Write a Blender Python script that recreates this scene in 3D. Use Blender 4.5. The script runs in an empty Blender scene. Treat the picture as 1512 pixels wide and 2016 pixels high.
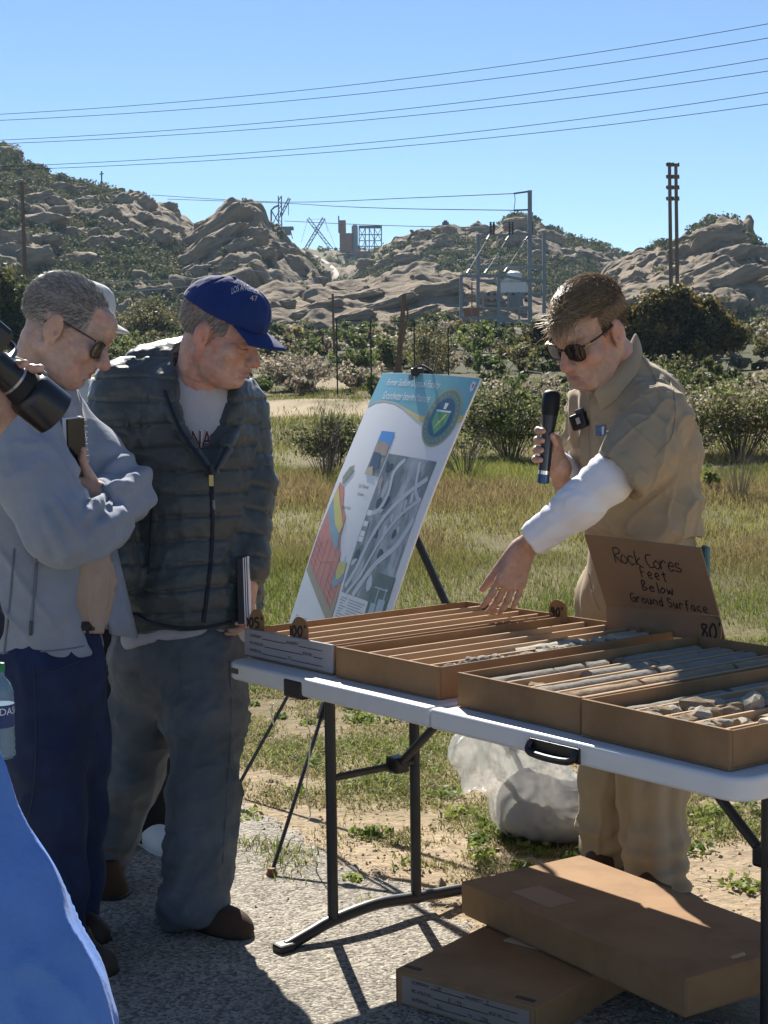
import bpy, math, random, time
import numpy as np
from mathutils import Matrix, Vector
from mathutils.bvhtree import BVHTree

T0 = time.time()
SC = bpy.context.scene
COL = SC.collection
rng = np.random.default_rng(7)
random.seed(7)

# ------------------------------------------------------------------ camera
CAM_H, FPX, HOR, ROLL = 1.45, 3030.0, 785.0, 0.013
CX, CY = 756.0, 1008.0
_pit = math.atan((CY - HOR) / FPX)
_cs, _sn, _rc, _rs = math.cos(_pit), math.sin(_pit), math.cos(ROLL), math.sin(ROLL)
_fw = np.array([0, _cs, -_sn]); _up0 = np.array([0, _sn, _cs]); _rt0 = np.array([1.0, 0, 0])
_rt = _rc * _rt0 - _rs * _up0
_up = _rs * _rt0 + _rc * _up0
cam_data = bpy.data.cameras.new('camera')
cam = bpy.data.objects.new('camera', cam_data)
COL.objects.link(cam)
cam.matrix_world = Matrix(((_rt[0], _up[0], -_fw[0], 0), (_rt[1], _up[1], -_fw[1], 0), (_rt[2], _up[2], -_fw[2], CAM_H), (0, 0, 0, 1)))
cam_data.sensor_fit = 'VERTICAL'; cam_data.sensor_height = 36.0; cam_data.sensor_width = 27.0
cam_data.lens = FPX / 2016.0 * 36.0
cam_data.clip_start = 0.05; cam_data.clip_end = 6000.0
SC.camera = cam

# ------------------------------------------------------------------ light
SUN_EL, SUN_AZ = math.radians(39.0), math.radians(10.0)      # azimuth: how far left of straight ahead the sun stands
sun_dir = Vector((-math.sin(SUN_AZ) * math.cos(SUN_EL), math.cos(SUN_AZ) * math.cos(SUN_EL), math.sin(SUN_EL)))
world = bpy.data.worlds.new('World'); SC.world = world
world.use_nodes = True
_nt = world.node_tree; _nt.nodes.clear()
_sky = _nt.nodes.new('ShaderNodeTexSky'); _sky.sky_type = 'NISHITA'; _sky.sun_disc = False
_sky.sun_elevation = SUN_EL; _sky.sun_rotation = -SUN_AZ
_sky.altitude = 1200; _sky.air_density = 1.0; _sky.dust_density = 0.0; _sky.ozone_density = 4.0
_bg = _nt.nodes.new('ShaderNodeBackground'); _bg.inputs['Strength'].default_value = 0.055
_wo = _nt.nodes.new('ShaderNodeOutputWorld')
_nt.links.new(_sky.outputs['Color'], _bg.inputs['Color']); _nt.links.new(_bg.outputs[0], _wo.inputs['Surface'])
sun_data = bpy.data.lights.new('sun', 'SUN'); sun_data.energy = 5.0; sun_data.angle = math.radians(0.53)
sun_data.color = (1.0, 0.94, 0.84)
sun = bpy.data.objects.new('sun', sun_data); COL.objects.link(sun)
sun.rotation_euler = sun_dir.to_track_quat('Z', 'Y').to_euler()
SC.view_settings.view_transform = 'Standard'; SC.view_settings.look = 'None'
SC.view_settings.exposure = 1.15; SC.view_settings.gamma = 1.0; SC.view_settings.use_curve_mapping = False
SC.render.engine = 'CYCLES'
SC.cycles.use_denoising = True
try: SC.cycles.denoiser = 'OPENIMAGEDENOISE'
except Exception: pass
SC.cycles.max_bounces = 6; SC.cycles.diffuse_bounces = 3; SC.cycles.glossy_bounces = 3
SC.cycles.transmission_bounces = 6; SC.cycles.transparent_max_bounces = 16; SC.cycles.volume_bounces = 1
SC.cycles.caustics_reflective = False; SC.cycles.caustics_refractive = False

# ------------------------------------------------------------------ pixel <-> place helpers
def ray(px, py):
    u, d = px - CX, py - CY
    u, d = u * _rc - d * _rs, u * _rs + d * _rc
    a, b = u / FPX, -d / FPX
    return np.array([a, b * _sn + _cs, b * _cs - _sn])
def W(px, py, Y):                      # the point at depth Y seen at a pixel of the photograph
    d = ray(px, py); return np.array([0, 0, CAM_H]) + d * (Y / d[1])
def G(px, py, z=0.0):                  # the point at height z seen at a pixel
    d = ray(px, py); return np.array([0, 0, CAM_H]) + d * ((z - CAM_H) / d[2])
def proj(P):
    P = np.asarray(P, float); x = P[..., 0]; y = P[..., 1]; z = P[..., 2] - CAM_H
    fw = y * _cs - z * _sn; up = y * _sn + z * _cs
    u = FPX * x / fw; d = -FPX * up / fw
    return np.stack([CX + u * _rc + d * _rs, CY - u * _rs + d * _rc], -1)
def V3(*a): return np.array(a, float)
def nrm(v): v = np.asarray(v, float); return v / (np.linalg.norm(v) + 1e-12)
def lerp(a, b, t): return a + (b - a) * t

# ------------------------------------------------------------------ noise
def _hash(ix, iy, iz, seed):
    h = (ix.astype(np.int64) * 374761393 + iy.astype(np.int64) * 668265263 + iz.astype(np.int64) * 2147483647 + seed * 974634777) & 0xffffffff
    h = ((h ^ (h >> 13)) * 1274126177) & 0xffffffff
    return ((h ^ (h >> 16)) & 0xffff).astype(np.float32) / 65535.0
def vnoise(p, seed=0):                 # value noise, -1..1
    p = np.asarray(p, np.float64)
    i = np.floor(p); f = (p - i).astype(np.float32); i = i.astype(np.int64)
    f = f * f * f * (f * (f * 6 - 15) + 10)
    x, y, z = i[..., 0], i[..., 1], i[..., 2]; fx, fy, fz = f[..., 0], f[..., 1], f[..., 2]
    def c(a, b, d): return _hash(x + a, y + b, z + d, seed)
    x00 = c(0, 0, 0) * (1 - fx) + c(1, 0, 0) * fx; x10 = c(0, 1, 0) * (1 - fx) + c(1, 1, 0) * fx
    x01 = c(0, 0, 1) * (1 - fx) + c(1, 0, 1) * fx; x11 = c(0, 1, 1) * (1 - fx) + c(1, 1, 1) * fx
    y0 = x00 * (1 - fy) + x10 * fy; y1 = x01 * (1 - fy) + x11 * fy
    return (y0 * (1 - fz) + y1 * fz) * 2 - 1
def fbm(p, octv=4, seed=0, gain=0.5):
    s = 0; a = 1.0; q = np.asarray(p, np.float64)
    for o in range(octv):
        s = s + a * vnoise(q, seed + o * 17); a *= gain; q = q * 2.03 + 11.7
    return s
def sstep(a, b, x): t = np.clip((x - a) / (b - a), 0, 1); return t * t * (3 - 2 * t)

# ------------------------------------------------------------------ objects
def thing(name, label, cat, loc=(0, 0, 0), group=None):
    o = bpy.data.objects.new(name, None); COL.objects.link(o)
    o.empty_display_size = 0.1
    o.matrix_basis = Matrix.Translation(Vector([float(c) for c in loc]))
    return tag(o, label, cat, group)
def tag(o, label=None, cat=None, group=None, kind=None):
    if label: o['label'] = label
    if cat: o['category'] = cat
    if group: o['group'] = group
    if kind: o['kind'] = kind
    return o
def adopt(o, parent):
    if parent is not None:
        o.parent = parent
        o.matrix_parent_inverse = parent.matrix_basis.inverted() if parent.type == 'EMPTY' else Matrix.Identity(4)
    return o
def link_mesh(name, me, mat, parent=None):
    if mat is not None:
        for m in (mat if isinstance(mat, (list, tuple)) else [mat]): me.materials.append(m)
    o = bpy.data.objects.new(name, me); COL.objects.link(o)
    return adopt(o, parent)
def np_mesh(name, V, F, mat, parent=None, smooth=True, col=None, uv=None, attrs=None):
    """V (n,3), F (m,3) or (m,4) -> one mesh object; col: per-vertex RGB."""
    V = np.ascontiguousarray(V, np.float32); F = np.ascontiguousarray(F, np.int32)
    me = bpy.data.meshes.new(name); k = F.shape[1]
    me.vertices.add(len(V)); me.vertices.foreach_set('co', V.ravel())
    me.loops.add(F.size); me.loops.foreach_set('vertex_index', F.ravel())
    me.polygons.add(len(F)); me.polygons.foreach_set('loop_start', np.arange(0, F.size, k, dtype=np.int32))
    me.polygons.foreach_set('loop_total', np.full(len(F), k, np.int32))
    me.polygons.foreach_set('use_smooth', np.full(len(F), bool(smooth)))
    if col is not None:
        a = me.color_attributes.new('Col', 'FLOAT_COLOR', 'POINT')
        c = np.ones((len(V), 4), np.float32); c[:, :3] = col
        a.data.foreach_set('color', c.ravel())
    if attrs:
        for nme, arr in attrs.items():
            a = me.attributes.new(nme, 'FLOAT', 'POINT'); a.data.foreach_set('value', np.ascontiguousarray(arr, np.float32))
    me.update(calc_edges=True)
    return link_mesh(name, me, mat, parent)
class MB:
    """gathers boxes, tubes, prisms into one mesh"""
    def __init__(s): s.v = []; s.f = []
    def add(s, vs, fs):
        n = len(s.v); s.v.extend([tuple(map(float, q)) for q in vs]); s.f.extend([tuple(i + n for i in f) for f in fs]); return s
    def box(s, c, size, ax=None, taper=1.0):
        c = np.asarray(c, float); ax = np.eye(3) if ax is None else np.asarray(ax)   # rows: local axes
        hx, hy, hz = [q / 2 for q in size]; vs = []
        for z in (-1, 1):
            k = taper if z > 0 else 1
            for x, y in ((-1, -1), (1, -1), (1, 1), (-1, 1)):
                vs.append(c + ax[0] * x * hx * k + ax[1] * y * hy * k + ax[2] * z * hz)
        return s.add(vs, [(3, 2, 1, 0), (4, 5, 6, 7), (0, 1, 5, 4), (1, 2, 6, 5), (2, 3, 7, 6), (3, 0, 4, 7)])
    def bar(s, a, b, w, h=None, upv=(0, 0, 1)):
        a = np.asarray(a, float); b = np.asarray(b, float); h = h or w
        d = nrm(b - a); x = np.cross(d, upv)
        if np.linalg.norm(x) < 1e-4: x = np.cross(d, (0, 1, 0))
        x = nrm(x); y = np.cross(x, d)
        return s.box((a + b) / 2, (w, h, np.linalg.norm(b - a)), np.array([x, y, d]))
    def tube(s, pts, r, n=8, caps=True, flat=None):
        pts = [np.asarray(p, float) for p in pts]; m = len(pts)
        rs = r if isinstance(r, (list, tuple, np.ndarray)) else [r] * m
        vs = []; fs = []; x = None
        for i, p in enumerate(pts):
            d = nrm(pts[min(i + 1, m - 1)] - pts[max(i - 1, 0)])
            if x is None:
                x = np.cross(d, (0, 0, 1.0))
                if np.linalg.norm(x) < 1e-3: x = np.cross(d, (0, 1.0, 0))
            x = nrm(x - d * np.dot(x, d)); y = np.cross(d, x)
            for k in range(n):
                a = 2 * math.pi * k / n
                vs.append(p + rs[i] * (x * math.cos(a) + y * math.sin(a)))
        for i in range(m - 1):
            for k in range(n):
                fs.append((i * n + k, i * n + (k + 1) % n, (i + 1) * n + (k + 1) % n, (i + 1) * n + k))
        if caps: fs.append(tuple(range(n - 1, -1, -1))); fs.append(tuple((m - 1) * n + k for k in range(n)))
        return s.add(vs, fs)
    def lathe(s, c, prof, n=16, ax=None):
        c = np.asarray(c, float); ax = np.eye(3) if ax is None else np.asarray(ax); vs = []; fs = []
        for r, z in prof:
            for k in range(n):
                a = 2 * math.pi * k / n; vs.append(c + ax[0] * r * math.cos(a) + ax[1] * r * math.sin(a) + ax[2] * z)
        for i in range(len(prof) - 1):
            for k in range(n): fs.append((i * n + k, i * n + (k + 1) % n, (i + 1) * n + (k + 1) % n, (i + 1) * n + k))
        fs.append(tuple(range(n - 1, -1, -1))); fs.append(tuple((len(prof) - 1) * n + k for k in range(n)))
        return s.add(vs, fs)
    def prism(s, loop, off):
        n = len(loop); off = np.asarray(off, float); a = [np.asarray(p, float) for p in loop]
        return s.add(a + [p + off for p in a], [tuple(range(n - 1, -1, -1)), tuple(range(n, 2 * n))] + [(i, (i + 1) % n, n + (i + 1) % n, n + i) for i in range(n)])
    def build(s, name, mat, parent=None, smooth=False, bevel=0.0, seg=2):
        me = bpy.data.meshes.new(name); me.from_pydata(s.v, [], s.f)
        if smooth: me.polygons.foreach_set('use_smooth', [True] * len(me.polygons))
        me.update()
        o = link_mesh(name, me, mat, parent)
        if smooth and smooth != 'all':
            try: me.set_sharp_from_angle(angle=math.radians(40))
            except Exception: pass
        if bevel > 0:
            b = o.modifiers.new('bevel', 'BEVEL'); b.width = bevel; b.segments = seg; b.limit_method = 'ANGLE'
        return o
def copy_tree(o, loc=None, label=None):
    c = o.copy(); COL.objects.link(c)
    if loc is not None: c.matrix_basis = Matrix.Translation(Vector([float(q) for q in loc]))
    if label: c['label'] = label
    for ch in o.children:
        d = ch.copy(); COL.objects.link(d); d.parent = c
        for g in ch.children:
            e = g.copy(); COL.objects.link(e); e.parent = d
    return c

# ------------------------------------------------------------------ materials
def mat(name, color=(.5, .5, .5), rough=.6, var=.12, vscale=6.0, bump=0.0, bscale=60.0, metal=0.0, spec=.35, attr=False, trans=0.0,
        stretch=(1, 1, 1), col2=None, c2scale=3.0, c2lo=.45, c2hi=.6, sss=0.0, detail=5.0, coat=0.0, bump2=0.0, b2scale=8.0, sheen=0.0):
    m = bpy.data.materials.new(name); m.use_nodes = True
    nt = m.node_tree; N = nt.nodes; Lk = nt.links
    b = N['Principled BSDF']; out = N['Material Output']
    tc = N.new('ShaderNodeTexCoord'); mp = N.new('ShaderNodeMapping'); mp.inputs['Scale'].default_value = stretch
    Lk.new(tc.outputs['Object'], mp.inputs['Vector'])
    def noise(sc, det=detail, rg=.6):
        n = N.new('ShaderNodeTexNoise'); n.inputs['Scale'].default_value = sc; n.inputs['Detail'].default_value = det
        n.inputs['Roughness'].default_value = rg; Lk.new(mp.outputs[0], n.inputs['Vector']); return n.outputs['Fac']
    if attr:
        at = N.new('ShaderNodeAttribute'); at.attribute_name = 'Col'; base = at.outputs['Color']
    else:
        rgb = N.new('ShaderNodeRGB'); rgb.outputs[0].default_value = (*color, 1); base = rgb.outputs[0]
    if col2 is not None:
        rp = N.new('ShaderNodeMapRange'); rp.inputs['From Min'].default_value = c2lo; rp.inputs['From Max'].default_value = c2hi
        Lk.new(noise(c2scale), rp.inputs['Value'])
        mx = N.new('ShaderNodeMix'); mx.data_type = 'RGBA'; Lk.new(rp.outputs[0], mx.inputs['Factor']); Lk.new(base, mx.inputs['A']); mx.inputs['B'].default_value = (*col2, 1)
        base = mx.outputs['Result']
    if var > 0:
        rp = N.new('ShaderNodeMapRange'); rp.inputs['From Min'].default_value = .25; rp.inputs['From Max'].default_value = .75
        rp.inputs['To Min'].default_value = 1 - var; rp.inputs['To Max'].default_value = 1 + var
        Lk.new(noise(vscale), rp.inputs['Value'])
        mu = N.new('ShaderNodeVectorMath'); mu.operation = 'SCALE'; Lk.new(base, mu.inputs[0]); Lk.new(rp.outputs[0], mu.inputs['Scale'])
        base = mu.outputs[0]
    Lk.new(base, b.inputs['Base Color'])
    b.inputs['Roughness'].default_value = rough; b.inputs['Metallic'].default_value = metal
    b.inputs['Specular IOR Level'].default_value = spec
    if coat: b.inputs['Coat Weight'].default_value = coat
    if sheen: b.inputs['Sheen Weight'].default_value = sheen; b.inputs['Sheen Roughness'].default_value = .4
    if sss > 0:
        b.inputs['Subsurface Weight'].default_value = sss; b.inputs['Subsurface Radius'].default_value = (1, .35, .2); b.inputs['Subsurface Scale'].default_value = .008
    nrmo = None
    for st, sc in ((bump2, b2scale), (bump, bscale)):
        if st > 0:
            bp = N.new('ShaderNodeBump'); bp.inputs['Strength'].default_value = min(1.0, st); bp.inputs['Distance'].default_value = .35 / sc
            Lk.new(noise(sc), bp.inputs['Height'])
            if nrmo is not None: Lk.new(nrmo, bp.inputs['Normal'])
            nrmo = bp.outputs[0]
    if nrmo is not None: Lk.new(nrmo, b.inputs['Normal'])
    if trans > 0:
        t = N.new('ShaderNodeBsdfTranslucent'); Lk.new(base, t.inputs['Color'])
        ms = N.new('ShaderNodeMixShader'); ms.inputs[0].default_value = trans
        Lk.new(b.outputs[0], ms.inputs[1]); Lk.new(t.outputs[0], ms.inputs[2]); Lk.new(ms.outputs[0], out.inputs['Surface'])
    return m

# ------------------------------------------------------------------ implicit surfaces (smooth-blended limbs, cloth, heads) meshed by surface nets
class Field:
    def __init__(s, lo, hi, h):
        s.h = h; s.lo = np.asarray(lo, float)
        n = np.ceil((np.asarray(hi, float) - s.lo) / h).astype(int) + 1; s.n = n
        s.ax = [(s.lo[i] + h * np.arange(n[i])).astype(np.float32) for i in range(3)]
        s.D = np.full(n, .5, np.float32)
    def _sub(s, lo, hi):
        sl = []
        for i in range(3):
            a = int(max(0, math.floor((lo[i] - s.lo[i]) / s.h))); b = int(min(s.n[i], math.ceil((hi[i] - s.lo[i]) / s.h) + 1))
            if b - a < 1: return None, None
            sl.append(slice(a, b))
        sl = tuple(sl)
        return sl, (s.ax[0][sl[0]][:, None, None], s.ax[1][sl[1]][None, :, None], s.ax[2][sl[2]][None, None, :])
    def _mix(s, sl, d, k, sub):
        D = s.D[sl]
        if sub: d = -d; D = -D; d = -d; hh = np.clip(.5 + .5 * (D - d) / k, 0, 1); R = D * (1 - hh) + d * hh - k * hh * (1 - hh); s.D[sl] = -R
        else: hh = np.clip(.5 + .5 * (D - d) / k, 0, 1); s.D[sl] = D * (1 - hh) + d * hh - k * hh * (1 - hh)
    def cap(s, a, b, ra, rb=None, k=.02, w=None, fs=1.0, sub=False):
        rb = ra if rb is None else rb; a = np.asarray(a, float); b = np.asarray(b, float); R = max(ra, rb); pad = R + k + 2 * s.h
        sl, g = s._sub(np.minimum(a, b) - pad, np.maximum(a, b) + pad)
        if sl is None: return s
        ba = b - a; bb = max(float(ba @ ba), 1e-10)
        px, py, pz = g[0] - np.float32(a[0]), g[1] - np.float32(a[1]), g[2] - np.float32(a[2])
        t = np.clip((px * ba[0] + py * ba[1] + pz * ba[2]) / bb, 0, 1).astype(np.float32)
        qx, qy, qz = px - t * np.float32(ba[0]), py - t * np.float32(ba[1]), pz - t * np.float32(ba[2])
        if w is not None:
            w = nrm(w); m = ((qx * w[0] + qy * w[1] + qz * w[2]) * (fs - 1)).astype(np.float32)
            qx = qx + m * np.float32(w[0]); qy = qy + m * np.float32(w[1]); qz = qz + m * np.float32(w[2])
        d = np.sqrt(qx * qx + qy * qy + qz * qz) - (np.float32(ra) + t * np.float32(rb - ra))
        if w is not None and fs > 1: d = d / np.float32(fs ** .5)
        s._mix(sl, d, k, sub); return s
    def chain(s, pts, rs, k=.02, w=None, fs=1.0):
        for i in range(len(pts) - 1): s.cap(pts[i], pts[i + 1], rs[i], rs[i + 1], k, w, fs)
        return s
    def ell(s, c, r, R=None, k=.02, sub=False):
        c = np.asarray(c, float); r = np.asarray(r, float); R = np.eye(3) if R is None else np.asarray(R, float)   # columns: axes
        ext = np.sqrt(((R * r) ** 2).sum(1)) + k + 2 * s.h
        sl, g = s._sub(c - ext, c + ext)
        if sl is None: return s
        p = [g[i] - np.float32(c[i]) for i in range(3)]
        l = 0; m = 0
        for i in range(3):
            q = p[0] * np.float32(R[0, i]) + p[1] * np.float32(R[1, i]) + p[2] * np.float32(R[2, i])
            l = l + (q / np.float32(r[i])) ** 2; m = m + (q / np.float32(r[i] ** 2)) ** 2
        l = np.sqrt(l); m = np.sqrt(m) + 1e-6
        s._mix(sl, (l * (l - 1) / m).astype(np.float32), k, sub); return s
    def plane_cut(s, p, n, k=.004):      # removes the half space on the side n points to
        n = nrm(n); p = np.asarray(p, float)
        d = (s.ax[0][:, None, None] - np.float32(p[0])) * np.float32(n[0]) + (s.ax[1][None, :, None] - np.float32(p[1])) * np.float32(n[1]) + (s.ax[2][None, None, :] - np.float32(p[2])) * np.float32(n[2])
        D = s.D; hh = np.clip(.5 + .5 * (d - D) / k, 0, 1); s.D = D * (1 - hh) + d * hh + k * hh * (1 - hh); return s
    def mesh(s, smooth=1):
        D = s.D; D = D + 1e-6 * (D == 0)
        S = D < 0
        c = sum(S[i:S.shape[0] - 1 + i, j:S.shape[1] - 1 + j, k:S.shape[2] - 1 + k].astype(np.int8) for i in (0, 1) for j in (0, 1) for k in (0, 1))
        act = (c > 0) & (c < 8); idx = np.full(act.shape, -1, np.int32)
        ii = np.argwhere(act); idx[act] = np.arange(len(ii))
        acc = np.zeros((len(ii), 3), np.float32); cnt = np.zeros(len(ii), np.float32)
        for axn in range(3):
            o1, o2 = [a for a in range(3) if a != axn]
            for u in (0, 1):
                for v in (0, 1):
                    A = ii.copy(); A[:, o1] += u; A[:, o2] += v; B = A.copy(); B[:, axn] += 1
                    da = D[A[:, 0], A[:, 1], A[:, 2]]; db = D[B[:, 0], B[:, 1], B[:, 2]]
                    m = (da < 0) != (db < 0); t = da[m] / (da[m] - db[m])
                    P = (A[m] - ii[m]).astype(np.float32); P[:, axn] += t
                    acc[m] += P; cnt[m] += 1
        V = (ii + acc / np.maximum(cnt, 1)[:, None]) * s.h + s.lo
        quads = []
        for axn in range(3):
            o1, o2 = (axn + 1) % 3, (axn + 2) % 3
            sa = [slice(None)] * 3; sb = [slice(None)] * 3; sa[axn] = slice(0, -1); sb[axn] = slice(1, None)
            a = S[tuple(sa)]; bq = S[tuple(sb)]
            e = np.argwhere(a != bq)
            ok = (e[:, o1] > 0) & (e[:, o2] > 0) & (e[:, o1] < act.shape[o1]) & (e[:, o2] < act.shape[o2]) & (e[:, axn] < act.shape[axn])
            e = e[ok]
            if not len(e): continue
            fl = a[e[:, 0], e[:, 1], e[:, 2]]
            q = []
            for u, v in ((-1, -1), (0, -1), (0, 0), (-1, 0)):
                f = e.copy(); f[:, o1] += u; f[:, o2] += v; q.append(idx[f[:, 0], f[:, 1], f[:, 2]])
            q = np.stack(q, 1); q[~fl] = q[~fl][:, ::-1]
            quads.append(q)
        Fq = np.concatenate(quads); Fq = Fq[(Fq >= 0).all(1)]
        for _ in range(smooth): V = relax(V, Fq, .5)
        return V.astype(np.float64), Fq
def relax(V, F, lam=.5):
    A = np.zeros_like(V); c = np.zeros(len(V))
    for i in range(F.shape[1]):
        j = F[:, (i + 1) % F.shape[1]]
        for ax in range(3): A[:, ax] += np.bincount(F[:, i], V[j, ax], len(V)) + np.bincount(j, V[F[:, i], ax], len(V))
        c += np.bincount(F[:, i], minlength=len(V)) + np.bincount(j, minlength=len(V))
    return V + lam * (A / np.maximum(c, 1)[:, None] - V)
def vnormals(V, F):
    if F.shape[1] == 4: n = np.cross(V[F[:, 2]] - V[F[:, 0]], V[F[:, 3]] - V[F[:, 1]])
    else: n = np.cross(V[F[:, 1]] - V[F[:, 0]], V[F[:, 2]] - V[F[:, 0]])
    N = np.zeros_like(V)
    for i in range(F.shape[1]):
        for ax in range(3): N[:, ax] += np.bincount(F[:, i], n[:, ax], len(V))
    return N / (np.linalg.norm(N, axis=1)[:, None] + 1e-12)
def join_np(parts):
    Vs, Fs, Cs, n = [], [], [], 0
    for p in parts:
        Vs.append(p[0]); Fs.append(p[1] + n); n += len(p[0])
        if len(p) > 2: Cs.append(p[2])
    return np.concatenate(Vs), np.concatenate(Fs), (np.concatenate(Cs) if Cs else None)
class Surf:
    """ray tests against a finished mesh, so seams, zips and lettering can be laid on it"""
    def __init__(s, V, F): s.t = BVHTree.FromPolygons([Vector(v) for v in V.tolist()], F.tolist())
    def px(s, x, y, off=.002):
        d = nrm(ray(x, y)); h, n, i, dist = s.t.ray_cast(Vector((0, 0, CAM_H)), Vector(d))
        if h is None: return None, None
        n = np.array(n)
        if n @ d > 0: n = -n
        return np.array(h) + n * off, n
    def near(s, p, off=0.0):
        h, n, i, d = s.t.find_nearest(Vector(p)); return np.array(h) + np.array(n) * off, np.array(n)
def smooth_poly(pts, n=8):
    pts = [np.asarray(p, float) for p in pts]; out = []
    for i in range(len(pts) - 1):
        p0 = pts[max(i - 1, 0)]; p1 = pts[i]; p2 = pts[i + 1]; p3 = pts[min(i + 2, len(pts) - 1)]
        for k in range(n):
            t = k / n; out.append(.5 * ((2 * p1) + (p2 - p0) * t + (2 * p0 - 5 * p1 + 4 * p2 - p3) * t * t + (3 * p1 - p0 - 3 * p2 + p3) * t ** 3))
    out.append(pts[-1]); return out
def seam(surf, name, pixels, r, m, parent, off=.001, n=6, sub=6):
    pts = [surf.px(x, y, off)[0] for x, y in smooth_poly(pixels, sub)]
    pts = [p for p in pts if p is not None]
    if len(pts) < 2: return None
    return MB().tube(pts, r, n).build(name, m, parent, smooth=True)

# ------------------------------------------------------------------ lettering
def text2d(s, width=None, height=1.0, align='LEFT'):
    cu = bpy.data.curves.new('t', 'FONT'); cu.body = s; cu.size = 1.0; cu.resolution_u = 3
    o = bpy.data.objects.new('t', cu); COL.objects.link(o)
    me = bpy.data.meshes.new_from_object(o.evaluated_get(bpy.context.evaluated_depsgraph_get()))
    v = np.array([q.co[:] for q in me.vertices])[:, :2]; f = [tuple(p.vertices) for p in me.polygons]
    bpy.data.objects.remove(o); bpy.data.curves.remove(cu); bpy.data.meshes.remove(me)
    v = v - v.min(0); v[:, 1] *= height / max(v[:, 1].max(), 1e-6)
    v[:, 0] *= (width / v[:, 0].max()) if width else height / 1.0
    return v, f
HW = {  # hand lettering: strokes on a 0..1 x 0..1 cell
 'R': [[(0, 0), (.05, 1)], [(0, .95), (.5, 1), (.6, .72), (.1, .5), (.65, 0)]], 'O': [[(.3, .85), (0, .5), (.25, .05), (.6, .4), (.5, .8), (.28, .88)]],
 'C': [[(.6, .85), (.2, .9), (.02, .45), (.25, .05), (.65, .12)]], 'K': [[(.05, 0), (.05, .95)], [(.6, .95), (.1, .45), (.62, 0)]],
 'o': [[(.3, .6), (.02, .3), (.25, .02), (.55, .3), (.3, .6)]], 'r': [[(.05, 0), (.08, .6)], [(.08, .4), (.3, .62), (.5, .52)]],
 'e': [[(.05, .33), (.52, .36), (.35, .63), (.05, .35), (.25, .02), (.55, .1)]], 's': [[(.5, .56), (.15, .58), (.15, .36), (.48, .25), (.4, .02), (.02, .05)]],
 'F': [[(.05, 0), (.08, .98), (.6, 1)], [(.08, .5), (.45, .55)]], 't': [[(.3, .9), (.25, .1), (.5, .02)], [(.02, .62), (.58, .65)]],
 'B': [[(.05, 0), (.05, 1), (.5, .85), (.1, .52), (.58, .25), (.05, 0)]], 'l': [[(.2, 1), (.18, .02), (.35, .02)]],
 'w': [[(0, .6), (.15, .02), (.3, .45), (.45, .02), (.65, .62)]], 'G': [[(.6, .85), (.2, .92), (.02, .45), (.25, .03), (.6, .15), (.6, .45), (.35, .45)]],
 'u': [[(.02, .6), (.1, .05), (.42, .1), (.5, .6), (.55, 0)]], 'n': [[(.05, 0), (.05, .6)], [(.05, .4), (.3, .62), (.48, .4), (.5, 0)]],
 'd': [[(.5, .5), (.15, .55), (.05, .15), (.35, .02), (.52, .4)], [(.55, 1), (.52, 0)]], 'S': [[(.58, .88), (.2, .98), (.05, .7), (.5, .42), (.5, .08), (.02, .06)]],
 'f': [[(.5, .95), (.28, .9), (.22, -.1)], [(.02, .55), (.45, .58)]], 'a': [[(.48, .5), (.15, .58), (.04, .15), (.35, .03), (.48, .45), (.55, 0)]],
 'k': [[(.05, 1), (.05, 0)], [(.5, .6), (.08, .3), (.52, 0)]], 'c': [[(.5, .5), (.2, .6), (.03, .28), (.25, .02), (.52, .1)]], '0': [[(.3, 1), (.02, .55), (.25, .02), (.6, .4), (.5, .9), (.28, 1)]],
 '1': [[(.3, 1), (.28, 0)]], '5': [[(.58, 1), (.12, .98), (.08, .58), (.5, .58), (.5, .1), (.05, .05)]], '8': [[(.52, .85), (.15, .95), (.12, .65), (.52, .35), (.4, .03), (.06, .15), (.25, .5), (.52, .85)]],
 '9': [[(.52, .75), (.2, 1), (.05, .65), (.35, .5), (.54, .8), (.5, 0)]], '7': [[(.05, .98), (.6, 1), (.25, 0)]], "'": [[(.2, 1.15), (.15, .85)]], '-': [[(.1, .5), (.5, .5)]], ' ': [],
 'N': [[(.02, 0), (.05, 1), (.55, 0), (.58, 1)]], 'A': [[(0, 0), (.32, 1), (.6, 0)], [(.12, .4), (.5, .4)]], 'M': [[(0, 0), (.08, 1), (.32, .3), (.55, 1), (.62, 0)]],
 '2': [[(.05, .8), (.3, 1), (.55, .7), (.02, 0), (.6, .03)]], '4': [[(.45, 0), (.45, 1), (.02, .35), (.62, .38)]], '6': [[(.5, .95), (.1, .5), (.2, .02), (.55, .2), (.4, .5), (.1, .35)]], '3': [[(.05, .95), (.5, .85), (.2, .52), (.55, .25), (.05, .03)]],
}
def handwrite(mb, s, org, ux, uy, h, adv=.72, r=.0016, jit=.05, up=None):
    """writes a line of marker lettering as flat-lying strokes; ux, uy are unit vectors in the sheet, up its normal"""
    x = 0.0; rs = random.Random(hash(s) % 1000 if False else sum(map(ord, s)))
    up = np.cross(ux, uy) if up is None else up
    for ch in s:
        for st in HW.get(ch, []):
            q = [(a + rs.uniform(-jit, jit), b + rs.uniform(-jit, jit)) for a, b in st]
            pts = smooth_poly([org + ux * (x + a * h * .85) + uy * (b * h) + up * .0006 for a, b in q], 3)
            L = [p for p in pts]; vs = []; fs = []
            for i, p in enumerate(L):
                d = nrm(L[min(i + 1, len(L) - 1)] - L[max(i - 1, 0)]); sd = np.cross(up, d)
                vs += [p - sd * r, p + sd * r]
                if i: fs.append((2 * i - 2, 2 * i - 1, 2 * i + 1, 2 * i))
            mb.add(vs, fs)
        x += h * adv * (.55 if ch in "1'l " else 1)
    return mb
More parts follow.
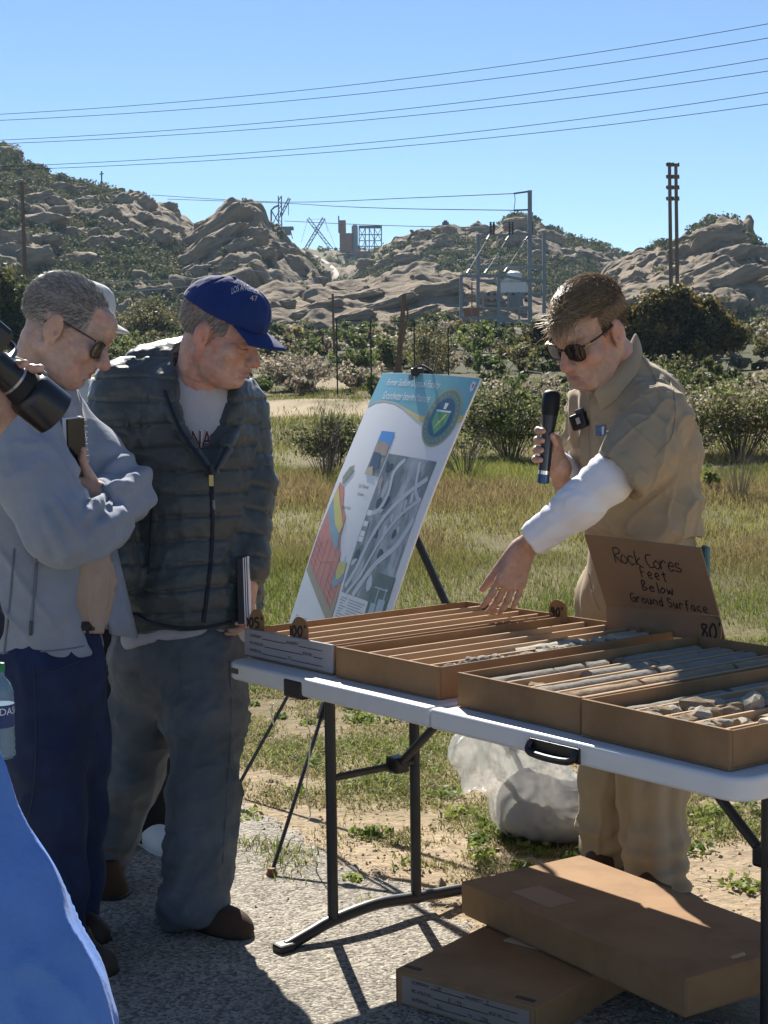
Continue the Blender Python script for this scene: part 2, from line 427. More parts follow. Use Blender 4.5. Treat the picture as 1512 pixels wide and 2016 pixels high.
def print2d(mb, s, org, ux, uy, width, height, up=None, off=.0006):
    up = np.cross(ux, uy) if up is None else up
    v, f = text2d(s, width, height)
    return mb.add([org + ux * a + uy * b + up * off for a, b in v], f)
# ================================================================== THE SETTING
PAVE_E0, PAVE_E1 = G(470, 1600)[:2], G(950, 1812)[:2]
_pd = (PAVE_E1 - PAVE_E0) / np.linalg.norm(PAVE_E1 - PAVE_E0); _pn = np.array([-_pd[1], _pd[0]])       # _pn points away from the camera
def pave_dist(X, Y): return (X - PAVE_E0[0]) * _pn[0] + (Y - PAVE_E0[1]) * _pn[1]
def gz(X, Y):
    X = np.asarray(X, float); Y = np.asarray(Y, float)
    Yc = np.clip(Y, 0, 210)
    t = np.maximum(Yc - 6.0, 0)
    z = .03 * t - .06 * (1 - np.exp(-t / 2.0)) + .03 * np.maximum(Yc - 45, 0)
    amp = sstep(5.5, 12, Y) * .05 + sstep(30, 60, Y) * .12
    z = z + amp * fbm(np.stack([X * .35, Y * .35, X * 0], -1), 2, 3)
    return z
def ground_hit(px, py):
    d = ray(px, py); lo, hi = 1.0, 300.0
    for _ in range(50):
        m = (lo + hi) / 2; P = d * (m / d[1]); z = CAM_H + P[2]
        if z > gz(P[0], m): lo = m
        else: hi = m
    P = d * (lo / d[1]); return np.array([P[0], lo, float(gz(P[0], lo))])

dirtC = np.array([.34, .265, .18]); grassC = np.array([.10, .105, .028]); dryC = np.array([.20, .155, .075])
def dirt_road_mask(X, Y):
    u = X + 1.2; edge = .8 * fbm(np.stack([X * .5, Y * .2, X * 0], -1), 3, 12)
    a = sstep(34.5, 36.5, Y + edge * 2) * sstep(50, 47, Y + edge * 2) * sstep(1.5, -.5, X + edge)
    b = sstep(57, 59, Y + edge) * sstep(69, 66, Y + edge) * sstep(3.0, 0, X + edge * 2)
    return np.clip((a + b) * sstep(-.15, .25, fbm(np.stack([X * .5, Y * .3, X * 0], -1), 3, 77) + .05), 0, 1)
def build_ground():
    xs = np.concatenate([-np.geomspace(1200, 12, 30), np.linspace(-11.5, 11.5, 200), np.geomspace(12, 1200, 30)])
    ys = np.concatenate([np.linspace(-60, -1, 10), np.linspace(0, 12, 120), np.geomspace(12.1, 210, 130), np.linspace(220, 1200, 12)])
    X, Y = np.meshgrid(xs, ys); Z = gz(X, Y)
    inside = pave_dist(X, Y) < -.05
    Z = Z - .012 * inside
    V = np.stack([X, Y, Z], -1).reshape(-1, 3)
    nx, ny = len(xs), len(ys); i = np.arange(nx * ny).reshape(ny, nx)
    F = np.stack([i[:-1, :-1], i[:-1, 1:], i[1:, 1:], i[1:, :-1]], -1).reshape(-1, 4)
    n1 = fbm(V * [.9, .9, 0], 4, 5); n2 = fbm(V * [.12, .05, 0], 3, 9)
    y = V[:, 1]
    g = sstep(5.2, 8.5, y + n1 * 1.6) * .85
    c = dirtC * (1 - g[:, None]) + (grassC * .6 + dryC * .4) * .62 * g[:, None]
    far = sstep(48, 75, y)[:, None]; c = c * (1 - far) + np.array([.06, .06, .028]) * far
    rm = dirt_road_mask(V[:, 0], V[:, 1])[:, None] * .8; c = c * (1 - rm) + np.array([.33, .265, .175]) * rm
    c = c * (1 + .18 * n1[:, None])
    o = np_mesh('ground', V, F, mat('soil', attr=True, rough=.95, var=.28, vscale=26, bump=.9, bscale=45, spec=.1, bump2=.7, b2scale=9, detail=8), None, True, col=np.clip(c, .01, 1))
    tag(o, kind='structure')
    return o
build_ground()

def build_pavement():
    us = np.linspace(-4.5, 7.0, 400); ws = np.concatenate([np.linspace(-5.0, -.3, 40), np.linspace(-.27, 0, 14)])
    U, Wd = np.meshgrid(us, ws)
    edge = .10 * fbm(np.stack([U * 3, U * 0, U * 0], -1), 4, 21) + .05 * vnoise(np.stack([U * 23, U * 0, U * 0], -1), 4)
    Wd = Wd + edge * sstep(-.6, 0, Wd)
    P = PAVE_E0 + U[..., None] * _pd + Wd[..., None] * _pn
    hgt = .004 + .004 * sstep(0, -.12, Wd - edge)
    hgt[-1] = -.012
    V = np.concatenate([P, hgt[..., None]], -1).reshape(-1, 3)
    ny, nx = U.shape; i = np.arange(nx * ny).reshape(ny, nx)
    F = np.stack([i[:-1, :-1], i[:-1, 1:], i[1:, 1:], i[1:, :-1]], -1).reshape(-1, 4)
    m = mat('old_asphalt', (.275, .25, .21), rough=.92, var=.20, vscale=3.2, bump=.7, bscale=90, spec=.15, detail=8, bump2=.4, b2scale=14)
    nt = m.node_tree; N = nt.nodes; L = nt.links; b = N['Principled BSDF']
    src = b.inputs['Base Color'].links[0].from_socket
    tc = N.new('ShaderNodeTexCoord'); vo = N.new('ShaderNodeTexVoronoi'); vo.inputs['Scale'].default_value = 115
    L.new(tc.outputs['Object'], vo.inputs['Vector'])
    hs = N.new('ShaderNodeSeparateColor'); L.new(vo.outputs['Color'], hs.inputs[0])
    mr = N.new('ShaderNodeMapRange'); mr.inputs['To Min'].default_value = .42; mr.inputs['To Max'].default_value = 1.5; L.new(hs.outputs[0], mr.inputs['Value'])
    mu = N.new('ShaderNodeVectorMath'); mu.operation = 'SCALE'; L.new(src, mu.inputs[0]); L.new(mr.outputs[0], mu.inputs['Scale'])
    L.new(mu.outputs[0], b.inputs['Base Color'])
    bp = N.new('ShaderNodeBump'); bp.inputs['Strength'].default_value = .9; bp.inputs['Distance'].default_value = .0042
    L.new(vo.outputs['Distance'], bp.inputs['Height']); bp.invert = True
    L.new(b.inputs['Normal'].links[0].from_socket, bp.inputs['Normal']); L.new(bp.outputs[0], b.inputs['Normal'])
    tag(np_mesh('pavement', V, F, m, None, True), kind='structure')
build_pavement()

# ---- loose stone chips on the old asphalt and clods on the dirt (nobody could count them)
def scatter_stones(name, pts, rad, cols, m, seed):
    r = np.random.default_rng(seed); n = len(pts)
    oc = np.array([(1, 0, 0), (-1, 0, 0), (0, 1, 0), (0, -1, 0), (0, 0, 1), (0, 0, -1)], float)
    of = np.array([(0, 2, 4), (2, 1, 4), (1, 3, 4), (3, 0, 4), (2, 0, 5), (1, 2, 5), (3, 1, 5), (0, 3, 5)])
    a = r.uniform(0, 2 * np.pi, n); ca, sa = np.cos(a), np.sin(a)
    sc = rad[:, None] * r.uniform(.6, 1.3, (n, 3)); sc[:, 2] *= .6
    V = oc[None] * sc[:, None, :] + r.normal(0, .18, (n, 6, 3)) * rad[:, None, None]
    x = V[..., 0] * ca[:, None] - V[..., 1] * sa[:, None]; y = V[..., 0] * sa[:, None] + V[..., 1] * ca[:, None]
    V = np.stack([x, y, V[..., 2]], -1) + pts[:, None, :]
    F = of[None] + (np.arange(n) * 6)[:, None, None]
    o = np_mesh(name, V.reshape(-1, 3), F.reshape(-1, 3), m, None, False, col=np.repeat(cols, 6, 0))
    return tag(o, kind='stuff')
def stones():
    m = mat('stone_chips', attr=True, rough=.85, var=.15, vscale=80, spec=.2)
    n = 26000
    Y = 3.0 + 2.7 * rng.random(n) ** .8; X = rng.uniform(-.36, .36, n) * Y
    k = pave_dist(X, Y) < .05; X, Y = X[k], Y[k]
    rad = rng.uniform(.0016, .0038, len(X)) * np.where(rng.random(len(X)) < .03, 2.2, 1)
    base = np.array([.38, .35, .30]); tint = rng.uniform(.45, 1.4, (len(X), 1)); c = base * tint + rng.normal(0, .02, (len(X), 3)) * [1, .6, .4]
    scatter_stones('gravel', np.stack([X, Y, .006 + rad * .2], -1), rad, np.clip(c, .03, .75), m, 3)
    n = 3600
    Y = 4.2 + 4.0 * rng.random(n) ** 1.2; X = rng.uniform(-.34, .36, n) * Y
    k = pave_dist(X, Y) > -.02; X, Y = X[k], Y[k]
    rad = rng.uniform(.003, .009, len(X)) * np.where(rng.random(len(X)) < .05, 2.0, 1)
    c = dirtC * rng.uniform(.7, 1.3, (len(X), 1))
    scatter_stones('dirt_clods', np.stack([X, Y, gz(X, Y) + rad * .25], -1), rad, np.clip(c, .03, .8), m, 4)
stones()

# ---- blades of grass
def blades(name, X, Y, h, wd, lean, cols, m, seed):
    r = np.random.default_rng(seed); n = len(X)
    a = r.uniform(0, 2 * np.pi, n); b = r.uniform(0, 2 * np.pi, n)
    wv = np.stack([np.cos(a), np.sin(a), a * 0], -1) * wd[:, None] * .5
    ld = np.stack([np.cos(b), np.sin(b), b * 0], -1) * (h * lean)[:, None]
    base = np.stack([X, Y, gz(X, Y) - .004], -1); mid = base + ld * .35 + np.array([0, 0, 1.0]) * (h * .58)[:, None]
    tip = base + ld + np.array([0, 0, 1.0]) * (h * np.sqrt(np.maximum(1 - lean * lean * .6, .2)))[:, None]
    V = np.stack([base - wv, base + wv, mid + wv * .75, mid - wv * .75, tip + wv * .12, tip - wv * .12], 1)
    F = np.array([(0, 1, 2, 3), (3, 2, 4, 5)])[None] + (np.arange(n) * 6)[:, None, None]
    o = np_mesh(name, V.reshape(-1, 3), F.reshape(-1, 4), m, None, True, col=np.repeat(np.clip(cols, .01, .9), 6, 0))
    return tag(o, kind='stuff')
def grass():
    m = mat('grass_blade', attr=True, rough=.55, var=.0, trans=.45, spec=.25)
    def pick(n, y0, y1, pw, xr=.34):
        Y = y0 + (y1 - y0) * rng.random(n) ** pw; X = rng.uniform(-xr, xr, n) * Y; return X, Y
    green = np.array([.125, .16, .034]); fresh = np.array([.20, .265, .045]); straw = np.array([.36, .29, .14]); brown = np.array([.185, .135, .06]); olive = np.array([.15, .145, .05])
    # short turf among the dirt
    X, Y = pick(300000, 4.3, 8.8, .8)
    n1 = fbm(np.stack([X * 2.6, Y * 2.1, X * 0], -1), 4, 31, .6); n2 = fbm(np.stack([X * .6, Y * .6, X * 0], -1), 3, 41)
    pd = pave_dist(X, Y)
    dens = sstep(-.15, .45, n1 + .3 * n2 + (Y - 5.6) * .16 + .46) * (.55 + .45 * sstep(-.6, .2, vnoise(np.stack([X * 9, Y * 9, X * 0], -1), 8))) * sstep(.0, .22, pd)
    tuft = sstep(.45, .75, n1) * sstep(-.5, -.1, pd) * .4
    k = rng.random(len(X)) < np.maximum(dens, tuft); X, Y, n1, n2 = X[k], Y[k], n1[k], n2[k]
    t = rng.random((len(X), 1)); mixg = np.clip(.45 + n1 * .5, 0, 1)[:, None]
    c = (green * t + fresh * (1 - t)) * mixg + (straw * t + olive * (1 - t)) * (1 - mixg)
    dry = rng.random(len(X)) < .22; c[dry] = straw * rng.uniform(.6, 1.2, (dry.sum(), 1))
    h = rng.uniform(.010, .034, len(X)) * (1 + .9 * np.clip(n1, 0, 1))
    blades('turf_grass', X, Y, h, rng.uniform(.003, .006, len(X)), rng.uniform(.4, 1.3, len(X)), c * rng.uniform(.75, 1.25, (len(X), 1)), m, 1)
    # tall meadow grass
    Xs, Ys, hs, ws, cs = [], [], [], [], []
    for (y0, y1, n, pw, wid) in ((7.6, 13, 130000, .9, .005), (12.5, 24, 150000, .8, .009), (22, 62, 110000, .75, .02)):
        X, Y = pick(n, y0, y1, pw)
        n1 = fbm(np.stack([X * .9, Y * .45, X * 0], -1), 4, 51); n2 = fbm(np.stack([X * .25, Y * .2, X * 0], -1), 3, 61)
        k = (rng.random(n) < sstep(7.4, 9.4, Y + n1 * .8)) & (rng.random(n) > dirt_road_mask(X, Y) * .93) & (rng.random(n) < .75 + .5 * n1)
        X, Y, n1, n2 = X[k], Y[k], n1[k], n2[k]
        # greener near the bare ground, rusty seed heads further out, olive again beyond
        rust = sstep(9.8, 12.0, Y + n2 * 2.2) * sstep(25, 19, Y + n2 * 4)
        rust = np.clip(rust * (.7 + .5 * n1) , 0, 1)[:, None]; t = rng.random((len(X), 1))
        gr = (green * t + fresh * (1 - t)); far = sstep(15, 30, Y)[:, None]; gr = gr * (1 - far) + (olive * t + green * (1 - t)) * far
        pt = np.clip(.5 + .9 * fbm(np.stack([X * .5, Y * .28, X * 0], -1), 3, 71), 0, 1)[:, None]; gr = gr * (.75 + .5 * pt) * (1 - .25 * pt * np.array([-.3, 0, 0])); c = gr * (1 - rust) + (brown * t + straw * (1 - t) * .8) * rust
        dd = rng.random(len(X)) < .10; c[dd] = straw * rng.uniform(.4, .85, (dd.sum(), 1))
        h = rng.uniform(.035, .105, len(X)) * sstep(6.5, 12.5, Y) * (1 + .9 * n1) + .022
        Xs.append(X); Ys.append(Y); hs.append(h); ws.append(np.full(len(X), wid) * rng.uniform(.6, 1.3, len(X))); cs.append(c * rng.uniform(.7, 1.2, (len(X), 1)))
    X, Y, h, w, c = map(np.concatenate, (Xs, Ys, hs, ws, cs))
    blades('meadow_grass', X, Y, h, w, rng.uniform(.15, .8, len(X)), c, m, 2)
    # dead stems lying on the bare ground
    n = 900; Y = 4.4 + 3.5 * rng.random(n); X = rng.uniform(-.33, .35, n) * Y; k = pave_dist(X, Y) > -.25; X, Y = X[k], Y[k]; n = len(X)
    a = rng.uniform(0, np.pi, n); ln = rng.uniform(.012, .06, n); d = np.stack([np.cos(a), np.sin(a), a * 0], -1) * ln[:, None]; s = np.stack([-np.sin(a), np.cos(a), a * 0], -1) * .0011
    b = np.stack([X, Y, gz(X, Y) + .010], -1); up = np.array([0, 0, .0012])
    V = np.stack([b - d / 2 - s, b + d / 2 - s, b + d / 2 + s, b - d / 2 + s, b - d / 2 + up, b + d / 2 + up], 1); F = np.array([(0, 1, 5, 4), (2, 3, 4, 5)])[None] + (np.arange(n) * 6)[:, None, None]
    c = np.where(rng.random((n, 1)) < .72, straw * .9, np.array([.20, .14, .09])) * rng.uniform(.6, 1.2, (n, 1))
    tag(np_mesh('dead_stems', V.reshape(-1, 3), F.reshape(-1, 4), mat('dead_stem', attr=True, rough=.8, var=0), None, False, col=np.repeat(c, 6, 0)), kind='stuff')
grass()

def weeds():
    n = 420; Y = 4.3 + 3.4 * rng.random(n); X = rng.uniform(-.33, .35, n) * Y; pd = pave_dist(X, Y); k = (pd > -.12) & (rng.random(n) < sstep(-.5, .4, fbm(np.stack([X * 1.4, Y * 1.4, X * 0], -1), 3, 91)) + .15); X, Y = X[k], Y[k]
    R = rng.uniform(.025, .085, len(X)); C = np.stack([X, Y, gz(X, Y) + R * .18], -1); t = rng.random((len(X), 1)); cols = np.array([.10, .16, .035]) * t + np.array([.21, .25, .06]) * (1 - t)
    V, F, c = leaf_cloud(C, R, 46, .010, cols, 123, .3); V[:, 2] = np.maximum(V[:, 2], gz(V[:, 0], V[:, 1]) + .003)
    tag(np_mesh('low_weeds', V, F, M_LEAF, None, False, col=c), kind='stuff')
# ================================================================== HILLS
rockC = np.array([.222, .174, .122]); vegC = np.array([.085, .095, .04]); soilC = np.array([.25, .205, .11])
M_HILL = mat('hillside', attr=True, rough=.95, var=.22, vscale=.5, bump=.9, bscale=1.6, spec=.1, detail=10, bump2=.9, b2scale=.55)
M_ROCK = mat('sandstone', attr=True, rough=.9, var=.16, vscale=.7, bump=1.0, bscale=2.4, spec=.12, detail=10, bump2=.9, b2scale=.8)
HILLS = {}
def hill(name, sky, Dr, base, Df, rows=150, step=3.0, pw=.85, rock=.0, amp=1.0, dip=.5, seed=0, allrock=False, ridge_rough=5.0):
    sky = np.array(sky, float); base = np.array(base, float)
    px = np.concatenate([np.arange(sky[0, 0], -60, 14), np.arange(max(sky[0, 0], -60), min(sky[-1, 0], 1580), step), np.arange(min(sky[-1, 0], 1580), sky[-1, 0] + 1, 14)])
    px = np.unique(px)
    sy = np.interp(px, sky[:, 0], sky[:, 1]); by = np.interp(px, base[:, 0], base[:, 1])
    sy = sy + ridge_rough * (fbm(np.stack([px * .04, px * 0 + seed, px * 0], -1), 3, seed) - .2) * sstep(0, 25, by - sy)
    vv = np.concatenate([np.linspace(0, 1, rows), 1 + np.linspace(.03, .6, 14)])
    Pm, Vm = np.meshgrid(px, vv)
    SY = np.broadcast_to(sy, Pm.shape); BY = np.broadcast_to(by, Pm.shape)
    RZ = np.array([[ray(a, b) for a, b in zip(px, sy)]])[0]; BZ = np.array([ray(a, b) for a, b in zip(px, by)])
    zr = CAM_H + RZ[:, 2] / RZ[:, 1] * Dr; zb = CAM_H + BZ[:, 2] / BZ[:, 1] * Df
    zr = np.maximum(zr, zb * .6)
    f = np.clip(Vm, 0, 1)
    Y = Df + (Dr - Df) * Vm
    Z = zb + (zr - zb) * f ** pw
    back = np.clip(Vm - 1, 0, 1); Z = Z - (zr - zb + 4) * np.minimum(1, back / .6) ** 1.2
    slope = RZ[:, 0] / RZ[:, 1]
    X = slope * Y
    P = np.stack([X, Y, Z], -1)
    # outcrops: tilted beds breaking through the brush
    n_lo = fbm(P * [.030, .02, .05], 3, seed + 3)
    q = P[..., 2] * math.cos(dip) - P[..., 0] * math.sin(dip)            # distance across the beds
    al = P[..., 0] * math.cos(dip) + P[..., 2] * math.sin(dip)
    bed = q / 6.0 + .9 * fbm(np.stack([al * .03, P[..., 1] * .03, q * .02], -1), 3, seed + 5)
    saw = bed - np.floor(bed); ledge = np.where(saw < .82, saw / .82, (1 - saw) / .18)
    brk = fbm(np.stack([al * .16, P[..., 1] * .1, q * .3], -1), 4, seed + 7)
    rid = np.abs(fbm(np.stack([al * .10, P[..., 1] * .1, q * .22], -1), 4, seed + 13)); crk = sstep(.10, .0, np.abs(fbm(np.stack([al * .11 + q * .05, P[..., 1] * .06, q * .07], -1), 3, seed + 15)))
    rk = sstep(.0, .12, n_lo + rock + .45 * brk) if not allrock else np.ones_like(n_lo)
    fade = sstep(0, .12, f) * (1 - .0 * f)
    d = amp * (rk * (1.3 * ledge + .8 * brk + 1.5 * rid - 1.6 * crk + .6) + (1 - rk) * .7 * fbm(P * .12, 3, seed + 9)) * fade
    d = np.where(Vm > .97, d * .35, d)
    P = P + d[..., None] * np.array([0, -.75, .55])
    V = P.reshape(-1, 3); ny, nx = Pm.shape; i = np.arange(nx * ny).reshape(ny, nx)
    F = np.stack([i[:-1, :-1], i[:-1, 1:], i[1:, 1:], i[1:, :-1]], -1).reshape(-1, 4)
    r = rk[..., None]
    crack = sstep(.1, .0, np.abs(saw - .86)) * .0
    tone = (1 + .22 * fbm(P * [.2, .2, .5], 3, seed + 11))[..., None]
    vt = fbm(P * [.25, .2, .4], 3, seed + 21)[..., None]; tone = tone * (1 - .35 * crk[..., None]); c = rockC * tone * r + (1 - r) * (vegC * (.45 - .3 * vt) + soilC * (.55 + .3 * vt) * tone)
    o = np_mesh(name, V, F, M_HILL, None, True, col=np.clip(c.reshape(-1, 3), .01, .8))
    tag(o, kind='structure')
    HILLS[name if name not in HILLS else name + str(len(HILLS))] = dict(V=V, F=F, rk=rk.reshape(-1), surf=Surf(V, F), o=o, Dr=Dr, vm=Vm.reshape(-1))
    return HILLS[name] if name in HILLS else None
hl = hill('left_hill', [(-700, 330), (-300, 240), (-120, 265), (0, 290), (30, 298), (48, 322), (90, 335), (130, 355), (170, 360), (205, 374), (270, 386), (300, 398), (340, 420), (370, 442), (420, 470), (500, 520), (600, 575)],
     330, [(-700, 690), (600, 690)], 205, rock=.22, dip=.42, seed=1, rows=190)
hc = hill('rocky_knoll', [(250, 590), (300, 545), (360, 478), (400, 446), (428, 420), (455, 404), (492, 400), (515, 415), (530, 440), (562, 470), (590, 494), (615, 520), (650, 575)],
     290, [(250, 690), (650, 690)], 215, rock=.30, dip=.6, seed=2, amp=1.2)
hf = hill('plateau', [(300, 500), (560, 492), (600, 488), (640, 492), (700, 492), (760, 494), (900, 500), (1000, 520)],
     600, [(300, 700), (1000, 700)], 300, rock=-.3, seed=3, dip=.1, pw=1.0, ridge_rough=2, rows=90)
hm = hill('middle_hill', [(640, 590), (690, 545), (735, 505), (770, 486), (810, 468), (840, 455), (872, 447), (905, 452), (930, 444), (960, 458), (985, 440), (1003, 428), (1040, 428), (1070, 444), (1110, 466), (1180, 477), (1240, 503), (1300, 530), (1420, 590)],
     390, [(640, 700), (1420, 700)], 260, rock=.16, dip=.15, seed=4, rows=170)
hr = hill('right_hill', [(1130, 600), (1200, 538), (1250, 505), (1300, 484), (1350, 472), (1372, 440), (1400, 432), (1440, 436), (1470, 448), (1495, 482), (1560, 488), (1700, 440), (1900, 500), (2200, 520)],
     280, [(1130, 690), (2200, 690)], 205, rock=.22, dip=.5, seed=6, rows=160)
hs_ = hill('slickrock_outcrop', [(380, 640), (470, 585), (540, 570), (640, 566), (740, 562), (800, 550), (850, 546), (900, 556), (960, 572), (1040, 590), (1140, 640)],
     215, [(380, 690), (1140, 690)], 178, rock=1, dip=.35, seed=8, allrock=True, pw=.7, amp=.8, rows=90, ridge_rough=3)

def rock_proto(seed):
    import bmesh
    bm = bmesh.new(); bmesh.ops.create_icosphere(bm, subdivisions=4, radius=1.0)
    V = np.array([v.co[:] for v in bm.verts]); F = np.array([[v.index for v in f.verts] for f in bm.faces]); bm.free()
    S = np.sign(V) * np.abs(V) ** .8
    b = S[:, 2] * 3.2 + .8 * vnoise(S * 1.3, seed); saw = b - np.floor(b)
    d = .20 * fbm(S * 1.5 + seed * 7.1, 4, seed) - .16 * sstep(.14, 0, np.abs(fbm(S * [1.1, 1.1, 1.9] + seed * 3.3, 3, seed + 31))) + .12 * np.where(saw < .8, saw / .8, (1 - saw) / .2) + .10 * np.abs(fbm(S * [1.5, 1.5, 4] + seed, 4, seed + 50))
    V = S * (1 + d - .1)[:, None]
    c = rockC * (1.05 + .25 * fbm(S * [2, 2, 5], 3, seed + 2))[:, None]
    me_o = np_mesh('rock', V, F, M_ROCK, None, True, col=np.clip(c, .02, .8)); return me_o
PROTO = [rock_proto(s) for s in range(5)]
def place_rocks(h, lst, seed, depth_k=1.0):
    r = random.Random(seed)
    for (x, y, w, hh, tilt) in lst:
        p, n = h['surf'].px(x, y, 0)
        if p is None:
            p = W(x, y, h['Dr'] - 2)
        s = p[1] / FPX
        o = bpy.data.objects.new('rock', PROTO[r.randrange(5)].data); COL.objects.link(o)
        sx, sz = w * s * .52, hh * s * .55; sy = (sx + sz) * .5 * depth_k
        R = Matrix.Rotation(math.radians(-tilt), 4, 'Y') @ Matrix.Rotation(r.uniform(-.25, .25), 4, 'Z')
        o.matrix_basis = Matrix.Translation(Vector(p + np.array([0, sy * .35, -sz * .15]))) @ R @ Matrix.Diagonal((sx * r.choice((-1, 1)), sy, sz, 1))
        o.parent = h['o']
place_rocks(hl, [(12, 303, 60, 30, -8), (58, 398, 110, 34, 14), (100, 372, 80, 22, 12), (22, 368, 60, 24, 8), (60, 440, 130, 36, 12), (132, 462, 74, 32, 8), (162, 404, 60, 28, 22), (200, 426, 70, 32, 28), (238, 402, 72, 36, 28), (266, 388, 36, 26, -20),
    (215, 452, 50, 54, 45), (155, 522, 92, 52, 4), (58, 506, 90, 40, 14), (252, 470, 50, 36, 0), (300, 440, 40, 26, -8), (225, 378, 42, 18, 0), (140, 378, 52, 18, 16), (20, 470, 70, 36, 10), (105, 420, 60, 24, 18), (310, 470, 50, 36, 12), (275, 430, 44, 22, 20), (190, 480, 60, 30, 10), (95, 470, 50, 26, 5), (345, 452, 36, 22, -10)], 1)
place_rocks(hc, [(440, 440, 120, 46, 30), (482, 424, 62, 46, -16), (405, 492, 120, 38, 30), (348, 528, 66, 36, 34), (462, 488, 74, 30, 28), (502, 466, 50, 36, 8), (552, 500, 56, 46, -20), (340, 556, 40, 22, 30), (430, 470, 110, 30, 32), (385, 540, 70, 30, 20), (520, 500, 46, 30, 0), (455, 530, 60, 34, 10), (575, 520, 44, 34, -20)], 2)
place_rocks(hm, [(800, 482, 44, 20, 0), (842, 466, 56, 26, 0), (880, 455, 36, 22, 0), (945, 452, 52, 24, -4), (1020, 440, 58, 26, 4), (1022, 472, 60, 34, -8), (962, 484, 52, 28, 0), (1085, 474, 60, 40, -20), (900, 500, 60, 26, 0), (802, 510, 52, 26, 0), (985, 520, 74, 26, 0), (842, 515, 52, 22, 0), (1050, 510, 60, 34, 0), (1120, 500, 44, 22, -10), (1175, 482, 34, 12, -4), (762, 520, 44, 24, 0), (870, 480, 50, 20, 5), (935, 520, 50, 24, 0), (765, 496, 30, 14, 0), (920, 478, 34, 20, 0), (1225, 515, 40, 20, -10), (725, 520, 44, 22, -8)], 3)
place_rocks(hr, [(1418, 466, 104, 52, 10), (1338, 500, 66, 34, 28), (1268, 524, 64, 36, 28), (1392, 530, 100, 30, 22), (1452, 545, 130, 36, 18), (1492, 505, 66, 42, 10), (1248, 548, 52, 26, 28), (1322, 540, 52, 26, 28), (1360, 470, 44, 30, 30), (1440, 500, 90, 30, 20), (1500, 560, 80, 30, 14), (1216, 540, 40, 22, 20)], 4)
place_rocks(hs_, [(560, 600, 44, 20, 10), (590, 625, 60, 26, 15), (640, 600, 70, 18, 10), (700, 585, 110, 22, 10), (620, 640, 44, 18, 0), (760, 600, 120, 26, 16), (850, 575, 130, 36, 14), (930, 590, 110, 36, 6), (820, 620, 100, 24, 18), (560, 640, 50, 20, 0), (690, 625, 90, 22, 14), (890, 620, 80, 26, 10), (960, 620, 80, 26, 0), (1010, 610, 70, 30, -5)], 5)
def more_rocks(h, n, seed, smin, smax):
    r = np.random.default_rng(seed); pp = proj(h['V']); ok = np.where((h['rk'] > .6) & (h['vm'] < .97) & (h['vm'] > .08) & (pp[:, 0] > -60) & (pp[:, 0] < 1570))[0]
    for i in r.choice(ok, n):
        w = smin + (smax - smin) * r.random() ** 2; place_rocks(h, [(pp[i, 0], pp[i, 1], w, w * r.uniform(.45, .85), r.uniform(-5, 30))], int(seed * 100 + i))
more_rocks(hl, 46, 11, 12, 42); more_rocks(hc, 16, 12, 12, 34); more_rocks(hm, 44, 13, 9, 30); more_rocks(hr, 24, 14, 12, 40); more_rocks(hs_, 6, 15, 10, 24)
for p in PROTO: bpy.data.objects.remove(p)

# ---- road winding up to the plateau
def hill_road():
    pts = [(596, 489), (614, 500), (634, 511), (650, 522), (660, 534), (661, 543), (650, 551), (622, 557), (590, 565)]
    pts = smooth_poly([np.array(p, float) for p in pts], 8)
    wds = np.interp(np.arange(len(pts)), [0, 30, 44, 64], [5, 10, 12, 8])
    dp = []
    for p in pts:
        h, n = hf['surf'].px(p[0], p[1], 0); dp.append(h[1] if h is not None else 560.0)
    dp = np.array(dp); dp = np.convolve(np.pad(dp, 9, mode='edge'), np.ones(19) / 19, 'valid') - 7.0
    vs, fs = [], []
    for i, p in enumerate(pts):
        t = nrm(pts[min(i + 1, len(pts) - 1)] - pts[max(i - 1, 0)]); nn = np.array([-t[1], t[0] * .45])
        for s in (-1, 1):
            q = p + nn * wds[i] * s * .5
            vs.append(W(q[0], q[1], dp[i]))
        if i: k = 2 * i; fs.append((k - 2, k - 1, k + 1, k))
    tag(MB().add(vs, fs).build('hill_road', mat('pale_road', (.33, .285, .23), rough=.9, var=.08), None, smooth=True), kind='structure')
hill_road()

# ---- brush on the hillsides: clumps of leaf faces, too many and too far to count
M_LEAF = mat('leaf', attr=True, rough=.6, var=0, trans=.5, spec=.25)
M_FARLEAF = mat('far_leaf', attr=True, rough=.8, var=0, trans=.2, spec=.1)
def leaf_cloud(C, R, per, size, cols, seed, flat=.8):
    """C (n,3) clump centres, R (n,) radii -> quads scattered through each clump"""
    r = np.random.default_rng(seed); n = len(C)
    u = r.normal(0, 1, (n, per, 3)); u /= np.linalg.norm(u, axis=2)[..., None]
    rad = r.random((n, per, 1)) ** .45
    P = C[:, None, :] + u * rad * R[:, None, None] * np.array([1, 1, flat])
    a = r.normal(0, 1, (n, per, 3)); a /= np.linalg.norm(a, axis=2)[..., None]
    b = np.cross(a, u); b /= (np.linalg.norm(b, axis=2)[..., None] + 1e-6)
    s = (size * r.uniform(.6, 1.4, (n, per, 1)))
    V = np.stack([P - a * s - b * s * .5, P + a * s * .2 - b * s * .7, P + a * s + b * s * .4, P - a * s * .3 + b * s * .8], 2)
    k = n * per
    F = np.arange(k * 4).reshape(k, 4)
    c = cols[:, None, None, :] * r.uniform(.65, 1.35, (n, per, 1, 1)); c = np.broadcast_to(c, (n, per, 4, 3))
    return V.reshape(-1, 3), F, np.clip(c.reshape(-1, 3), .005, .9)
